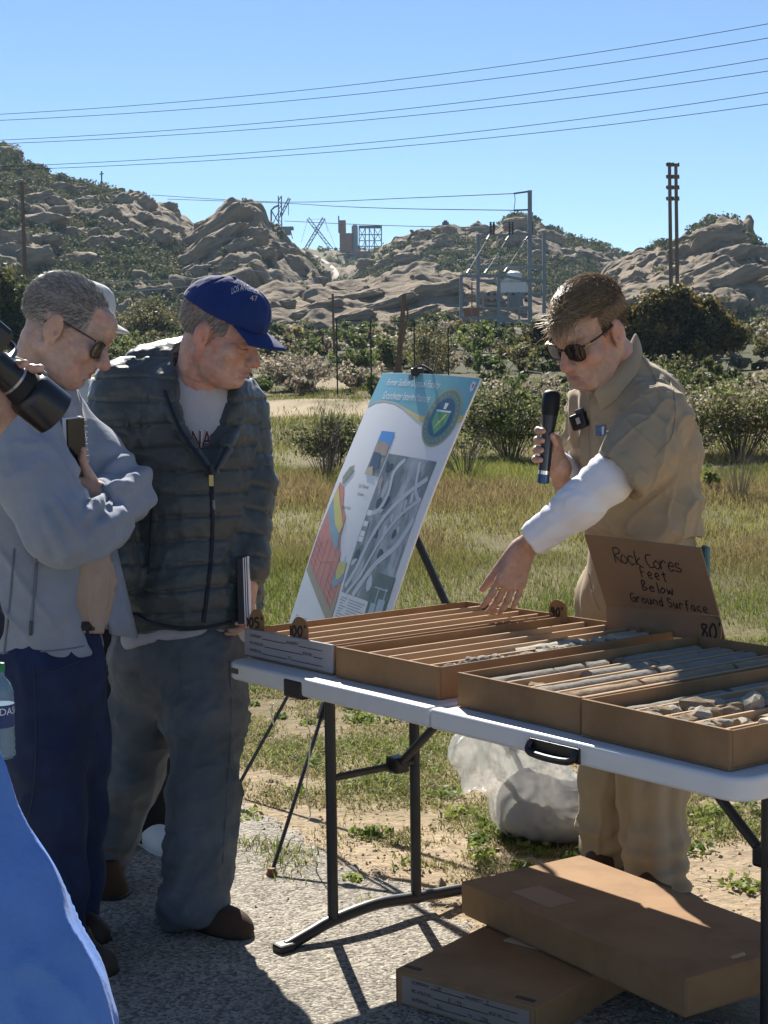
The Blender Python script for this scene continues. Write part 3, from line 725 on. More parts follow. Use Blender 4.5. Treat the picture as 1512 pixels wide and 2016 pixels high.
def hill_brush():
    parts = []
    for key, n in (('left_hill', 3800), ('rocky_knoll', 950), ('plateau', 1100), ('middle_hill', 2800), ('right_hill', 900), ('slickrock_outcrop', 70)):
        h = HILLS[key]; V = h['V']
        pp = proj(V); vis = (pp[:, 0] > -200) & (pp[:, 0] < 1720) & (h['vm'] <= 1.02)
        if key == 'plateau': vis &= ~((pp[:, 0] > 585) & (pp[:, 0] < 675) & (pp[:, 1] > 484) & (pp[:, 1] < 575) & (np.abs(pp[:, 0] - np.interp(pp[:, 1], [489, 500, 511, 522, 534, 543, 551, 557, 565], [596, 614, 634, 650, 660, 661, 650, 622, 590])) < 20))
        w = np.where(vis, (1.02 - h['rk']) ** 1.5, 0)
        if key == 'slickrock_outcrop': w = vis * (h['vm'] < .12)
        idx = rng.choice(len(V), n, p=w / w.sum())
        R = rng.uniform(.35, 1.0, n) ** 1.3 * 1.5 * (1.5 if key == 'plateau' else 1)
        C = V[idx] + rng.normal(0, .5, (n, 3)) * [1, 1, 0] + np.array([0, 0, .25]) * R[:, None]
        tone = rng.random((n, 1)); cols = (np.array([.06, .075, .034]) * tone + np.array([.20, .19, .085]) * (1 - tone)) * rng.uniform(.7, 1.2, (n, 1))
        parts.append(leaf_cloud(C, R, 30, .26 if key != 'plateau' else .45, cols, len(parts) + 70))
    V, F, c = join_np(parts)
    tag(np_mesh('hillside_brush', V, F, M_FARLEAF, None, False, col=c), kind='stuff')
hill_brush()
weeds()

# ================================================================== SHRUBS AND TREES
def twigs(n, spread, height, r0, seed, fork=2, col=(.14, .11, .08), droop=0.0):
    r = np.random.default_rng(seed); Vs, Fs = [], []; k = 0; tips = []
    def ribbon(pts, ra, rb):
        nonlocal k
        pts = np.array(pts); m = len(pts); t = nrm(pts[-1] - pts[0])
        x = nrm(np.cross(t, (0.3, .9, .1))); y = np.cross(t, x)
        for i in range(m):
            w = ra + (rb - ra) * i / (m - 1)
            for a in (0, 2.09, 4.19): Vs.append(pts[i] + w * (x * math.cos(a) + y * math.sin(a)))
        for i in range(m - 1):
            for j in range(3): Fs.append((k + i * 3 + j, k + i * 3 + (j + 1) % 3, k + (i + 1) * 3 + (j + 1) % 3, k + (i + 1) * 3 + j))
        k += 3 * m
    for i in range(n):
        a = r.uniform(0, 2 * np.pi); out = spread * r.random() ** .6; h = height * r.uniform(.6, 1.05) * (1 - .25 * out / max(spread, 1e-3))
        b = np.array([math.cos(a), math.sin(a), 0]); p0 = b * out * .18; p2 = b * out + np.array([0, 0, h - droop * out]); p1 = p0 * .5 + p2 * .5 + np.array([0, 0, h * .12]) + r.normal(0, .03, 3) * height
        ribbon([p0, p1, p2], r0, r0 * .35); tips.append(p2); tips.append(p1 * .4 + p2 * .6)
        for f in range(fork):
            t = r.uniform(.4, .9); q0 = p0 * (1 - t) + p2 * t if t > .5 else p1; q1 = q0 + (b * out * .35 + np.array([0, 0, h * .25])) * r.uniform(.5, 1.1) + r.normal(0, .11, 3) * height * .8
            ribbon([q0, (q0 + q1) / 2 + r.normal(0, .01, 3), q1], r0 * .5, r0 * .2); tips.append(q1)
    V = np.array(Vs); return V, np.array(Fs), np.tile(np.array(col), (len(V), 1)) * r.uniform(.8, 1.2, (len(V), 1)), np.array(tips)
def shrub(name, label, base, wid, hgt, leaves, leaf_size, lcols, ntw, seed, cat='shrub', group=None, twig_col=(.13, .10, .075), twig_r=.008, crowns=None, fork=2, crown_name='foliage', stem_name='stems'):
    base = np.asarray(base, float); r = np.random.default_rng(seed)
    t = thing(name, label, cat, base, group)
    V, F, c, tips = twigs(ntw, wid * .48, hgt, twig_r, seed, fork, twig_col)
    np_mesh(stem_name, V + base, F, M_STEM, t, False, col=c)
    if leaves > 0:
        nc = max(14, int(leaves / 60))
        if crowns is None:
            C = tips[r.integers(0, len(tips), nc)] * r.uniform(.65, 1.0, (nc, 1)); R = r.uniform(.10, .22, nc) * min(wid, hgt) * 1.3
        else:
            C = []; 
            for i in range(nc):
                cx, cy, cz, cr = crowns[r.integers(0, len(crowns))]
                u = nrm(r.normal(0, 1, 3)); C.append(np.array([cx, cy, cz]) + u * cr * r.uniform(.6, 1.0) * np.array([1, 1, .85]))
            C = np.array(C); C[:, 2] = np.maximum(C[:, 2], .1); R = r.uniform(.10, .2, nc) * min(wid, hgt)
        ci = np.array(lcols)[r.integers(0, len(lcols), nc)] * r.uniform(.75, 1.25, (nc, 1))
        V, F, c = leaf_cloud(C + base, R, max(1, leaves // nc), leaf_size, ci, seed + 1)
        np_mesh(crown_name, V, F, M_LEAF, t, False, col=c)
    return t
M_STEM = mat('twig', attr=True, rough=.85, var=0)
G1 = [(.095, .115, .042), (.125, .145, .05), (.07, .085, .032), (.165, .17, .065)]
G2 = [(.125, .16, .046), (.175, .205, .06), (.095, .125, .042)]
OLV = [(.14, .135, .06), (.185, .165, .072), (.105, .105, .05), (.22, .19, .08)]
DRY = [(.30, .26, .19), (.37, .32, .23), (.23, .19, .14)]
def px_m(p): return p[1] / FPX
def at_shrub(px, py, wpx, hpx): b = ground_hit(px, py); s = px_m(b); return b, wpx * s, hpx * s
def vegetation():
    b, w, h = at_shrub(660, 928, 170, 128); shrub('shrub', 'dark green leafy shrub with bare twigs just left of the poster board', b, w, h, 4200, .020, G1, 46, 11, twig_r=.006)
    b, w, h = at_shrub(640, 945, 190, 175); shrub('dry_shrub', 'leafless brown twig bush rising out of the meadow left of the poster', b, w, h, 0, .02, G1, 34, 12, twig_r=.0055, fork=3)
    b, w, h = at_shrub(1005, 905, 220, 175); shrub('shrub', 'tall green shrub between the poster board and the microphone', b, w, h, 6500, .022, G2 + G1 + DRY, 50, 13)
    b, w, h = at_shrub(915, 945, 180, 100); shrub('dry_shrub', 'low tangle of dry bent twigs at the right edge of the poster board', b, w, h, 0, .02, DRY, 40, 14, twig_r=.006, fork=3)
    b, w, h = at_shrub(1455, 905, 240, 190); shrub('shrub', 'tall yellow green shrub behind the shoulder of the man in khaki', b, w, h, 7000, .022, G2 + OLV + DRY, 60, 15)
    b, w, h = at_shrub(1290, 890, 250, 195); shrub('shrub', 'broad dark shrub directly behind the man in khaki', b, w, h, 5000, .022, G1, 50, 16)
    b, w, h = at_shrub(590, 768, 210, 82); shrub('dry_shrub', 'grey dry brush beyond the meadow near the brim of the blue cap', b, w, h, 5200, .05, DRY, 90, 17, twig_r=.012, twig_col=(.24, .21, .17))
    b, w, h = at_shrub(700, 742, 120, 64); shrub('shrub', 'low bright green bush beside the fence posts behind the dirt track', b, w, h, 3600, .055, G2, 30, 18)
    b, w, h = at_shrub(845, 760, 130, 130); shrub('dry_shrub', 'brown bare branched bush standing at the fence behind the poster', b, w, h, 1500, .045, OLV, 46, 19, twig_r=.014, fork=3)
    b, w, h = at_shrub(300, 690, 150, 105); shrub('shrub', 'olive shrub seen between the grey haired man and the blue cap', b, w, h, 6000, .09, OLV, 40, 20, twig_r=.02)
    b, w, h = at_shrub(945, 695, 100, 62); shrub('shrub', 'round bright green bush in front of the substation frames', b, w, h, 4500, .11, G2, 30, 21, twig_r=.02)
    b, w, h = at_shrub(860, 665, 80, 55); shrub('shrub', 'dark bush at the foot of the pale slickrock left of the substation', b, w, h, 3000, .12, G1, 24, 22, twig_r=.02)
    b, w, h = at_shrub(1455, 985, 150, 130); shrub('dry_shrub', 'sparse dry stalks in the meadow at the right edge', b, w, h, 0, .02, DRY, 50, 23, twig_r=.0035, fork=2, twig_col=(.26, .21, .15))
    b, w, h = at_shrub(1397, 975, 36, 85); shrub('weed', 'single leafy weed stalk in the meadow right of the man in khaki', b, w, h, 220, .022, G2, 3, 24, cat='plant', twig_r=.006)
    # the big rounded evergreen bushes behind the speaker
    b = ground_hit(1345, 730); s = px_m(b)
    def lobes(lst): return [((x - cx0) * s, dy * s, (b0 - y) * s, r * s) for x, y, r, dy in lst]
    cx0, b0 = 1345, 718
    shrub('evergreen_bush', 'large dark olive evergreen bush behind the twin utility poles', b, 250 * s, 150 * s, 26000, .085, [(.085, .075, .024), (.13, .105, .032), (.05, .05, .018), (.19, .14, .045)], 20, 25, cat='bush', twig_r=.05,
          crowns=lobes([(1270, 620, 45, 0), (1325, 605, 55, 0), (1385, 620, 52, 0), (1425, 650, 40, 0), (1300, 665, 50, -30), (1360, 660, 55, -30), (1250, 660, 36, 0), (1335, 585, 36, 10)]))
    b = ground_hit(1095, 722); s = px_m(b); cx0, b0 = 1095, 712
    shrub('evergreen_bush', 'dark evergreen bush showing behind the face of the man in khaki', b, 150 * s, 110 * s, 11000, .085, [(.08, .07, .024), (.12, .10, .032), (.045, .045, .018)], 12, 26, cat='bush', twig_r=.05,
          crowns=lobes([(1070, 650, 36, 0), (1115, 640, 42, 0), (1150, 655, 40, 0), (1205, 650, 40, 0), (1095, 675, 36, -20)]))
    b = ground_hit(10, 722); s = px_m(b); cx0, b0 = 10, 720
    shrub('oak_tree', 'dark round tree at the far left edge behind the photographer', b, 190 * s, 190 * s, 16000, .11, [(.04, .05, .02), (.06, .07, .026), (.10, .10, .035)], 14, 27, cat='tree', twig_r=.08, crown_name='crown', stem_name='trunk',
          crowns=lobes([(-60, 600, 60, 0), (0, 575, 52, 0), (35, 610, 40, 0), (-20, 640, 60, 0), (60, 650, 36, 0)]))
    # everything else between the meadow and the hills reads as one belt of scrub
    parts_t, parts_l = [], []; SC_BIG = 1.25; r = np.random.default_rng(99)
    for i in range(760):
        Y = 24 + 150 * r.random() ** 1.05; X = r.uniform(-.31, .31) * Y
        pxy = proj(np.array([X, Y, float(gz(X, Y))]))
        if dirt_road_mask(np.array([X]), np.array([Y]))[0] > .1 or (pxy[0] < 760 and Y < 50 and r.random() < .93) or (pxy[0] < 850 and Y < 36): continue
        base = np.array([X, Y, float(gz(X, Y))]); h = r.uniform(.45, 1.2) * (1 + .6 * (Y > 70)); w = h * r.uniform(1.1, 2.2)
        dry = r.random() < .32
        V, F, c, tips = twigs(14 if Y < 60 else 6, w * .5, h, .006 + Y * .00012, 500 + i, 2, (.2, .17, .13) if dry else (.13, .10, .07))
        parts_t.append((V + base, F, c))
        nc = 16; C = tips[r.integers(0, len(tips), nc)] * r.uniform(.5, 1.0, (nc, 1)); pal = np.array(DRY if dry else (G1, G2, OLV)[r.integers(0, 3)])
        ci = pal[r.integers(0, len(pal), nc)] * r.uniform(.7, 1.2, (nc, 1))
        parts_l.append(leaf_cloud(C + base, r.uniform(.16, .3, nc) * h, (60 if Y < 60 else 34) // (2 if dry else 1), .018 + Y * .0009, ci, 900 + i))
    V, F, c = join_np(parts_t); tag(np_mesh('scrub_stems', V, F, M_STEM, None, False, col=c), kind='stuff')
    V, F, c = join_np(parts_l); tag(np_mesh('scrub_foliage', V, F, M_LEAF, None, False, col=c), kind='stuff')
vegetation()
# ================================================================== FAR STRUCTURES
M_STEEL = mat('weathered_steel', (.20, .225, .25), rough=.75, metal=.0, var=.15)
M_STEELD = mat('dark_steel', (.06, .07, .085), rough=.7, metal=.0, var=.15)
M_RUST = mat('rusty_steel', (.22, .10, .06), rough=.8, var=.25, vscale=.6)
M_WOOD = mat('pole_wood', (.16, .10, .065), rough=.85, var=.25, vscale=3, stretch=(1, 1, .15))
M_WIRE = mat('wire', (.05, .06, .08), rough=.9, spec=.05, var=0)
M_PALE = mat('pale_panel', (.62, .64, .66), rough=.5, var=.06)
M_CERAM = mat('insulator_glaze', (.06, .045, .04), rough=.3, var=.05)
def pbar(a, b, Y, w, m, name, par, Y2=None, mb=None):
    q = (mb or MB()).bar(W(a[0], a[1], Y), W(b[0], b[1], Y if Y2 is None else Y2), w, w)
    return q.build(name, m, par) if mb is None else q
def lattice(mb, a, b, Y, w, n, r):
    a, b = W(a[0], a[1], Y), W(b[0], b[1], Y); d = nrm(b - a); x = nrm(np.cross(d, (0, 1, 0))) * w; y = np.array([0, 1, 0]) * w
    cs = [a + x * i + y * j for i in (-.5, .5) for j in (-.5, .5)]
    for c in cs: mb.bar(c, c + (b - a), r)
    for k in range(n):
        p, q = (b - a) * k / n, (b - a) * (k + 1) / n
        for i, j in ((0, 2), (1, 3), (0, 1), (2, 3)):
            mb.bar(cs[i] + p, cs[j] + q, r * .6) if k % 2 else mb.bar(cs[j] + p, cs[i] + q, r * .6)
    return mb

def far_structures():
    Y = 560.0
    t = thing('test_stand', 'tall thin steel test stand with crane boom on the knoll skyline', 'test stand', W(551, 462, Y))
    mb = MB(); lattice(mb, (551, 386), (552, 466), Y, 1.1, 9, .32); mb.build('mast', M_STEELD, t)
    mb = MB(); lattice(mb, (570, 390), (553, 424), Y, .8, 5, .25); mb.build('boom', M_STEELD, t)
    mb = MB().tube([W(534, 446, Y), W(534, 414, Y), W(540, 408, Y), W(550, 404, Y)], .35, 6); mb.bar(W(535, 416, Y), W(550, 440, Y), .4); mb.bar(W(549, 416, Y), W(536, 444, Y), .3); mb.build('frame', M_STEELD, t)
    MB().box(W(557, 450, Y), (7.6, 5, .9)).build('platform', M_STEELD, t); MB().box(W(565, 457, Y), (2.6, 3, 2.0)).build('cabin', M_STEELD, t)
    mb = MB(); [mb.bar(W(x, 450, Y), W(x2, 470, Y), .3) for x, x2 in ((540, 536), (560, 556), (571, 576), (571, 562))]; mb.build('legs_frame', M_STEELD, t)
    mb = MB(); mb.bar(W(568, 400, Y), W(568, 424, Y), .22); mb.build('hoist_line', M_WIRE, t)
    t = thing('crossed_derricks', 'pair of lattice derrick booms crossing in an X on the skyline', 'derrick', W(628, 490, Y))
    for a, b in (((606, 430), (654, 492)), ((638, 429), (602, 490))):
        mb = MB(); lattice(mb, a, b, Y, 1.0, 12, .26); mb.build('boom', M_STEEL, t)
    mb = MB(); [mb.bar(W(*a, Y), W(*b, Y), .09) for a, b in (((606, 430), (593, 478)), ((638, 430), (660, 486)), ((640, 432), (645, 456)), ((613, 432), (634, 431)))]; mb.build('guy_wire', M_WIRE, t)
    t = thing('test_stand', 'wide rusty test stand tower with open steel frame on the plateau', 'test stand', W(705, 496, Y))
    s = Y / FPX
    MB().box(W(675, 466, Y), (12 * s, 6, 60 * s)).build('tower', M_RUST, t); MB().box(W(687, 479, Y), (12 * s, 6, 36 * s)).build('tower', M_RUST, t)
    MB().box(W(667, 442, Y), (2.2 * s, 2, 32 * s)).build('mast', M_STEELD, t)
    MB().lathe(W(699, 498, Y), [(6 * s, 0), (6 * s, 52 * s), (4 * s, 54 * s)], 12).build('tank', M_STEEL, t)
    for x in (707, 719, 727, 737, 751):
        for dy in (0, 6): MB().bar(W(x, 444, Y + dy), W(x, 498, Y + dy), .36).build('column', M_STEELD, t)
    for y in (446, 449, 462, 474, 485):
        for dy in (0, 6): MB().bar(W(706, y, Y + dy), W(752, y, Y + dy), .3 if y != 446 else .7).build('beam', M_STEELD, t)
    mb = MB(); [mb.bar(W(a, c, Y), W(b, d, Y), .2) for a, b, c, d in ((707, 719, 449, 474), (719, 707, 449, 474), (727, 737, 449, 474), (737, 751, 474, 449), (737, 751, 450, 474), (719, 727, 474, 497), (707, 719, 497, 474), (727, 737, 497, 474), (751, 737, 497, 474))]; mb.build('bracing', M_STEELD, t)
    MB().box(W(722, 503, Y - 3), (62 * s, 5, 14 * s)).build('base', M_RUST, t)
    tag(MB().lathe(W(957, 502, 360), [(.1, 0), (.62, .3), (.62, .8), (.1, 1.15)], 10).build('white_tank', mat('white_tank_paint', (.8, .8, .78), rough=.4), None, True), 'tiny white tank on the rocky middle hillside', 'tank')
    tag(MB().box(W(877, 442, 385), (1.6, 1.4, 1.1)).box(W(877, 437, 385), (.9, .9, .7)).build('hilltop_hut', M_STEELD, None), 'small dark hut on top of the middle hill', 'hut')
far_structures()

def substation():
    Y0, Y1 = 146.0, 153.0; s = Y1 / FPX
    t = thing('substation', 'grey steel substation frame with tall post beyond the scrub', 'substation', W(990, 640, Y0))
    def colm(x, y0, y1, Y, w): MB().bar(W(x, y0, Y), W(x, y1, Y), w, w).build('column', M_STEEL, t)
    for x, y0, y1, Y, w in ((908, 541, 662, Y0, .30), (941, 461, 655, Y1, .34), (982, 538, 660, Y0, .30), (1043, 375, 655, Y1, .40), (1071, 458, 655, Y1, .34), (951, 575, 640, Y0 + 3, .16), (1000, 575, 640, Y0 + 3, .16), (1022, 575, 640, Y0 + 3, .16)): colm(x, y0, y1, Y, w)
    for x0, x1, y, Y in ((944, 1069, 526, Y1), (908, 982, 543, Y0), (944, 1069, 553, Y1), (938, 1070, 579, Y1), (944, 1044, 607, Y1), (910, 1000, 626, Y0), (985, 1060, 632, Y0)):
        MB().bar(W(x0, y, Y), W(x1, y, Y), .24, .28).build('beam', M_STEEL, t)
    for a, b in (((908, 543), (941, 546)), ((982, 541), (1043, 553))): MB().bar(W(*a, Y0), W(*b, Y1), .2).build('beam', M_STEEL, t)
    for a, b in (((965, 461), (919, 539)), ((1003, 463), (954, 539)), ((1041, 463), (993, 536))):
        p, q = W(*a, Y1), W(*b, Y0)
        st = MB().bar(p, q, .045).build('strut', M_STEEL, t)
        for e0, e1 in ((p, p + (q - p) * .16), (q + (p - q) * .1, q)): MB().tube([e0, e1], .12, 6).build('insulator', M_CERAM, st)
    for x in (966, 972, 1003, 1009, 1041, 1047):
        pts = [W(x, y, Y1) for y in np.linspace(437, 462, 12)]
        MB().tube(pts, [.09 if i % 2 else .15 for i in range(12)], 6).build('insulator', M_CERAM, t)
    MB().box(W(1004, 462, Y1), (5.2, .16, .16)).build('beam', M_STEEL, t)
    for x in (962, 974, 998, 1011, 1036):
        for y in (582, 594): MB().lathe(W(x, y, Y0 + 4), [(.09, 0), (.2, .05), (.2, .2), (.09, .3)], 8).build('insulator', M_CERAM, t)
    MB().box(W(1010.5, 566, Y0 + 5), (51 * s, .5, 19 * s)).build('panel', M_PALE, t)
    MB().lathe(W(1011, 553, Y0 + 6), [(.8, 0), (.8, .75), (.4, .95)], 12).build('tank', M_PALE, t)
    MB().box(W(1002, 544, Y0 + 6), (.7, .6, .9)).build('cabinet', M_STEEL, t)
    MB().box(W(1016, 592, Y0 + 4), (1.3, .8, 1.0)).build('cabinet', M_STEEL, t)
    MB().box(W(927, 616, Y0 + 2), (1.5, 1.0, .9)).box(W(930, 609, Y0 + 2), (1.9, 1.2, .15)).build('transformer', M_RUST, t)
    MB().bar(W(929, 556, Y0 + 1), W(929, 640, Y0 + 1), .12).build('post', M_RUST, t)
    for y0, y1 in ((381, 377), (414, 413)): MB().tube([W(1012, y0, Y1), W(1041, y1, Y1)], .09, 6).build('insulator', M_CERAM, t)
    MB().tube(smooth_poly([W(1013, 381, Y1), W(1014, 396, Y1), W(1012, 414, Y1), W(1015, 424, Y1)], 4), .035, 5).build('jumper_wire', M_WIRE, t)
    t = thing('shed', 'low shed with a rusty roof at the left foot of the substation', 'shed', W(886, 660, 140))
    MB().box(W(886, 657, 140), (1.5, 1.2, .55)).build('wall', M_PALE, t); MB().box(W(886, 649, 140), (1.8, 1.5, .16)).build('roof', M_RUST, t)
substation()

def poles_and_wires():
    Yp = 130.0
    for i, (x, yt, lab) in enumerate(((1318, 320, 'left of two dark wooden utility poles rising behind the evergreen bush'), (1330.5, 322, 'right of two dark wooden utility poles rising behind the evergreen bush'))):
        t = thing('utility_pole', lab, 'utility pole', W(x + 3, 700, Yp + i), 'utility poles')
        MB().tube([W(x, yt, Yp + i), W(x + 5, 720, Yp + i)], [.14, .19], 8).build('pole', M_WOOD, t, True)
        for y in (326, 350, 371, 393):
            MB().bar(W(x - 6, y, Yp + i), W(x + 7, y + .5, Yp + i), .13).build('crossarm', M_WOOD, t)
            for dx in (-5, 5): MB().lathe(W(x + dx, y - .5, Yp + i), [(.06, 0), (.11, .06), (.07, .12), (.11, .18), (.05, .24)], 6).build('insulator', M_CERAM, t)
    t = thing('utility_pole', 'brown wooden utility pole in front of the left hill', 'utility pole', W(50, 640, 110), 'utility poles')
    MB().tube([W(43, 358, 110), W(53, 640, 110)], [.12, .17], 8).build('pole', M_WOOD, t, True)
    MB().bar(W(36, 362, 110), W(54, 361, 110), .1).build('crossarm', M_WOOD, t)
    t = thing('utility_pole', 'small pole with a cross arm on the skyline of the left hill', 'utility pole', W(200, 375, 335), 'utility poles')
    MB().tube([W(200, 337, 330), W(200, 380, 330)], .16, 6).build('pole', M_WOOD, t); MB().bar(W(196, 343, 330), W(204, 342, 330), .2).build('crossarm', M_WOOD, t)
    t = thing('utility_pole', 'slender dark pole standing beyond the fence in front of the slickrock', 'utility pole', W(656, 690, 70), 'utility poles')
    MB().tube([W(655, 578, 70), W(658, 700, 70)], .06, 6).build('pole', M_WOOD, t)
    wires = [((0, 225), (756, 160), (1512, 47), 'highest'), ((0, 237), (756, 180), (1512, 75), 'second highest'), ((0, 276), (756, 219), (1512, 115), 'third highest'), ((0, 283), (756, 233), (1512, 140), 'fourth highest'),
             ((0, 328), (756, 278), (1512, 182), 'second lowest'), ((0, 335), (756, 291), (1512, 205), 'lowest')]
    for a, b, c, nm in wires:
        xs = np.linspace(-400, 1900, 40); co = np.polyfit([a[0], b[0], c[0]], [a[1], b[1], c[1]], 2)
        pts = [W(x, np.polyval(co, x), lerp(120, 75, (x + 400) / 2300)) for x in xs]
        tag(MB().tube(pts, .019, 5).build('power_line', M_WIRE, None, True), f'{nm} of the six power lines sagging across the sky', 'power line', 'power lines across the sky')
    fw = [([(1012, 381), (800, 390), (560, 398), (300, 384)], 'upper far wire strung from the substation post over the derricks'), ([(1015, 414), (800, 411), (660, 406), (560, 400), (330, 392)], 'lower far wire strung from the substation post past the test stand'),
          ([(960, 448), (760, 444), (560, 435)], 'thin far wire running low behind the crossed derricks')]
    for p, lab in fw:
        pts = [W(x, y, lerp(152.9, 420, i / (4 * (len(p) - 1)))) for i, (x, y) in enumerate(smooth_poly([np.array(q, float) for q in p], 4))]
        tag(MB().tube(pts, [.03 + .00012 * q[1] for q in pts], 5).build('power_line', M_WIRE, None, True), lab, 'power line', 'far power lines')
    for p, lab in (([(20, 560), (200, 557), (380, 549)], 'upper pale cable crossing the foot of the left hill'), ([(20, 580), (200, 577), (380, 563)], 'lower pale cable crossing the foot of the left hill'), ([(480, 530), (560, 541), (620, 552)], 'pale cable running down beside the blue cap')):
        pts = [W(x, y, 120) for x, y in smooth_poly([np.array(q, float) for q in p], 5)]
        tag(MB().tube(pts, .032, 5).build('cable', mat('pale_cable', (.45, .47, .5), rough=.4, var=0), None, True), lab, 'cable', 'cables at the hill foot')
poles_and_wires()

def fence():
    M = mat('fence_iron', (.035, .03, .03), rough=.7, var=.2)
    labs = ['thin dark fence post nearest the blue cap, first from the left', 'thin dark fence post second from the left beyond the meadow', 'thin dark fence post right behind the top clip of the poster', 'thin dark fence post at the top right corner of the poster']
    ps = []
    for (x, yt, yb), lab in zip(((662.5, 630, 779), (729.5, 632, 786), (815, 632, 800), (882, 649, 800)), labs):
        b = ground_hit(x + 2, yb if yb < 790 else 783); Y = b[1]; top = W(x, yt, Y); r = 2.6 * Y / FPX * .62
        ps.append(top)
        t = thing('fence_post', lab, 'fence post', b, 'fence posts')
        MB().tube([b - [0, 0, .2], top], r, 6).build('post', M, t, True)
        MB().lathe(top, [(r * 1.25, -.04), (r * 1.3, 0), (r * .7, .04)], 6).build('cap', M, t)
    Y = ps[1][1]
    t = thing('leaning_pole', 'two old leaning timber poles crossing at the fence line', 'pole', W(782, 785, Y + 1))
    MB().tube([W(796, 579, Y + 1), W(779, 790, Y + 1)], [.07, .13], 7).build('pole', M_WOOD, t, True)
    MB().tube([W(800, 636, Y + .6), W(766, 790, Y + .6)], [.04, .08], 7).build('pole', M_WOOD, t, True)
    MB().tube(smooth_poly([W(799, 600, Y + 1), W(803, 620, Y + 1), W(799, 640, Y + 1)], 4), .035, 6).build('branch_stub', M_WOOD, t, True)
    tag(MB().tube([ps[0], ps[1], ps[2], ps[3]], .012, 4).build('fence_wire', M_WIRE, None), 'thin wire strung along the tops of the dark fence posts', 'wire')
fence()

# ================================================================== THE FOLDING TABLE
TA = G(440, 1300, .74); TC = G(1475, 1540, .74); TU = nrm(TC - TA); TV = np.array([-TU[1], TU[0], 0]); TL_, TW_ = 1.775, .76
UP = np.array([0, 0, 1.0])
def T(s, t, z=.74): return np.array([TA[0], TA[1], 0]) + TU * s + TV * t + UP * z
AX = np.array([TU, TV, UP])
M_PLAST = mat('table_plastic', (.66, .66, .66), rough=.38, var=.05, vscale=9, bump=.25, bscale=320, spec=.45)
M_BLACK = mat('black_powder_coat', (.022, .023, .026), rough=.42, var=.2, vscale=14, spec=.5)
M_BPL = mat('black_plastic', (.015, .015, .017), rough=.4, var=.1, spec=.4)
def rrect(s0, s1, t0, t1, r, corners=(1, 1, 1, 1), n=7):
    out = []
    for (cx, cy, a0, on) in ((s0 + r, t0 + r, math.pi, corners[0]), (s1 - r, t0 + r, 1.5 * math.pi, corners[1]), (s1 - r, t1 - r, 0, corners[2]), (s0 + r, t1 - r, .5 * math.pi, corners[3])):
        if on: out += [(cx + r * math.cos(a0 + k / n * math.pi / 2), cy + r * math.sin(a0 + k / n * math.pi / 2)) for k in range(n + 1)]
        else: out.append((cx + r * (1 if a0 in (1.5 * math.pi, 0) else -1), cy + r * (1 if a0 in (0, .5 * math.pi) else -1)))
    return out
def table():
    t = thing('folding_table', 'white plastic folding table with black steel legs holding the core boxes', 'table', T(.9, .38, 0))
    for s0, s1, cr in ((0, .8735, (1, 0, 0, 1)), (.8765, TL_, (0, 1, 1, 0))):
        lp = rrect(s0, s1, 0, TW_, .055, cr)
        MB().prism([T(a, b, .692) for a, b in lp], UP * .048).build('tabletop', M_PLAST, t, True, bevel=.009, seg=4)
    MB().box(T(.875, .38, .712), (.004, TW_ - .02, .030), AX).build('hinge_seam', mat('seam_shade', (.35, .35, .36), rough=.6), t)
    # carrying handle set in the skirt of the right half
    h = MB().box(T(1.285, .004, .7115), (.150, .018, .034), AX).build('handle_recess', M_BPL, t, bevel=.004)
    MB().tube(smooth_poly([T(1.22, -.008, .722), T(1.23, -.018, .700), T(1.34, -.018, .700), T(1.35, -.008, .722)], 5), .0075, 8).build('handle', M_BPL, h, True)
    MB().box(T(.055, -.0012, .718), (.034, .003, .014), AX).build('name_plate', M_BPL, t)
    for side, sl in ((0, .285), (1, 1.50)):
        tn, tf = ((.150, .44), (.43, .67))[side]
        MB().box(T(sl - .015 + .06, .012 + .2 * side, .707 - .022 * side), (.085, .03, .05 - .02 * side), AX).build('leg_bracket', M_BPL, t, bevel=.008)
        for tt in (tn, tf):
            MB().tube([T(sl, tt, .700), T(sl, tt, .055)], .0148, 12).build('leg', M_BLACK, t, True)
        arch = smooth_poly([T(sl + .002, -.005, .016), T(sl, .08, .036), T(sl, tn, .052), T(sl, (tn + tf) / 2, .064), T(sl, tf, .052), T(sl, .67, .034), T(sl, .745, .016)], 5)
        f = MB().tube(arch, .0165, 10).build('foot_bar', M_BLACK, t, True)
        for e, d in ((T(sl + .002, -.012, .014), -1), (T(sl, .752, .014), 1)):
            MB().box(e, (.046, .05, .028), AX).build('foot_cap', M_BPL, f, bevel=.007)
        MB().tube([T(sl, tn, .44), T(sl, tf, .44)], .0105, 10).build('crossbar', M_BLACK, t, True)
        sg = 1 if side == 0 else -1
        bt = .37 if side == 0 else tn + .012
        b = MB().tube([T(sl + .012 * sg, bt, .44), T(sl + .20 * sg, bt, .60), T(sl + .36 * sg, bt, .69)], .012, 10).build('brace', M_BLACK, t, True)
        MB().box(T(sl + .01 * sg, bt, .445), (.05, .05, .045), AX).build('locking_collar', M_BPL, b, bevel=.008)
        MB().tube([T(sl - .03, tn, .694), T(sl - .03, tf, .694)], .012, 8).build('pivot_tube', M_BLACK, t, True)
        for tt in (tn, tf): MB().lathe(T(sl - .017, tt, .44), [(.005, -.004), (.006, 0), (.003, .003)], 8, np.array([TV, UP, -TU])).build('bolt', M_STEEL, t)
table()

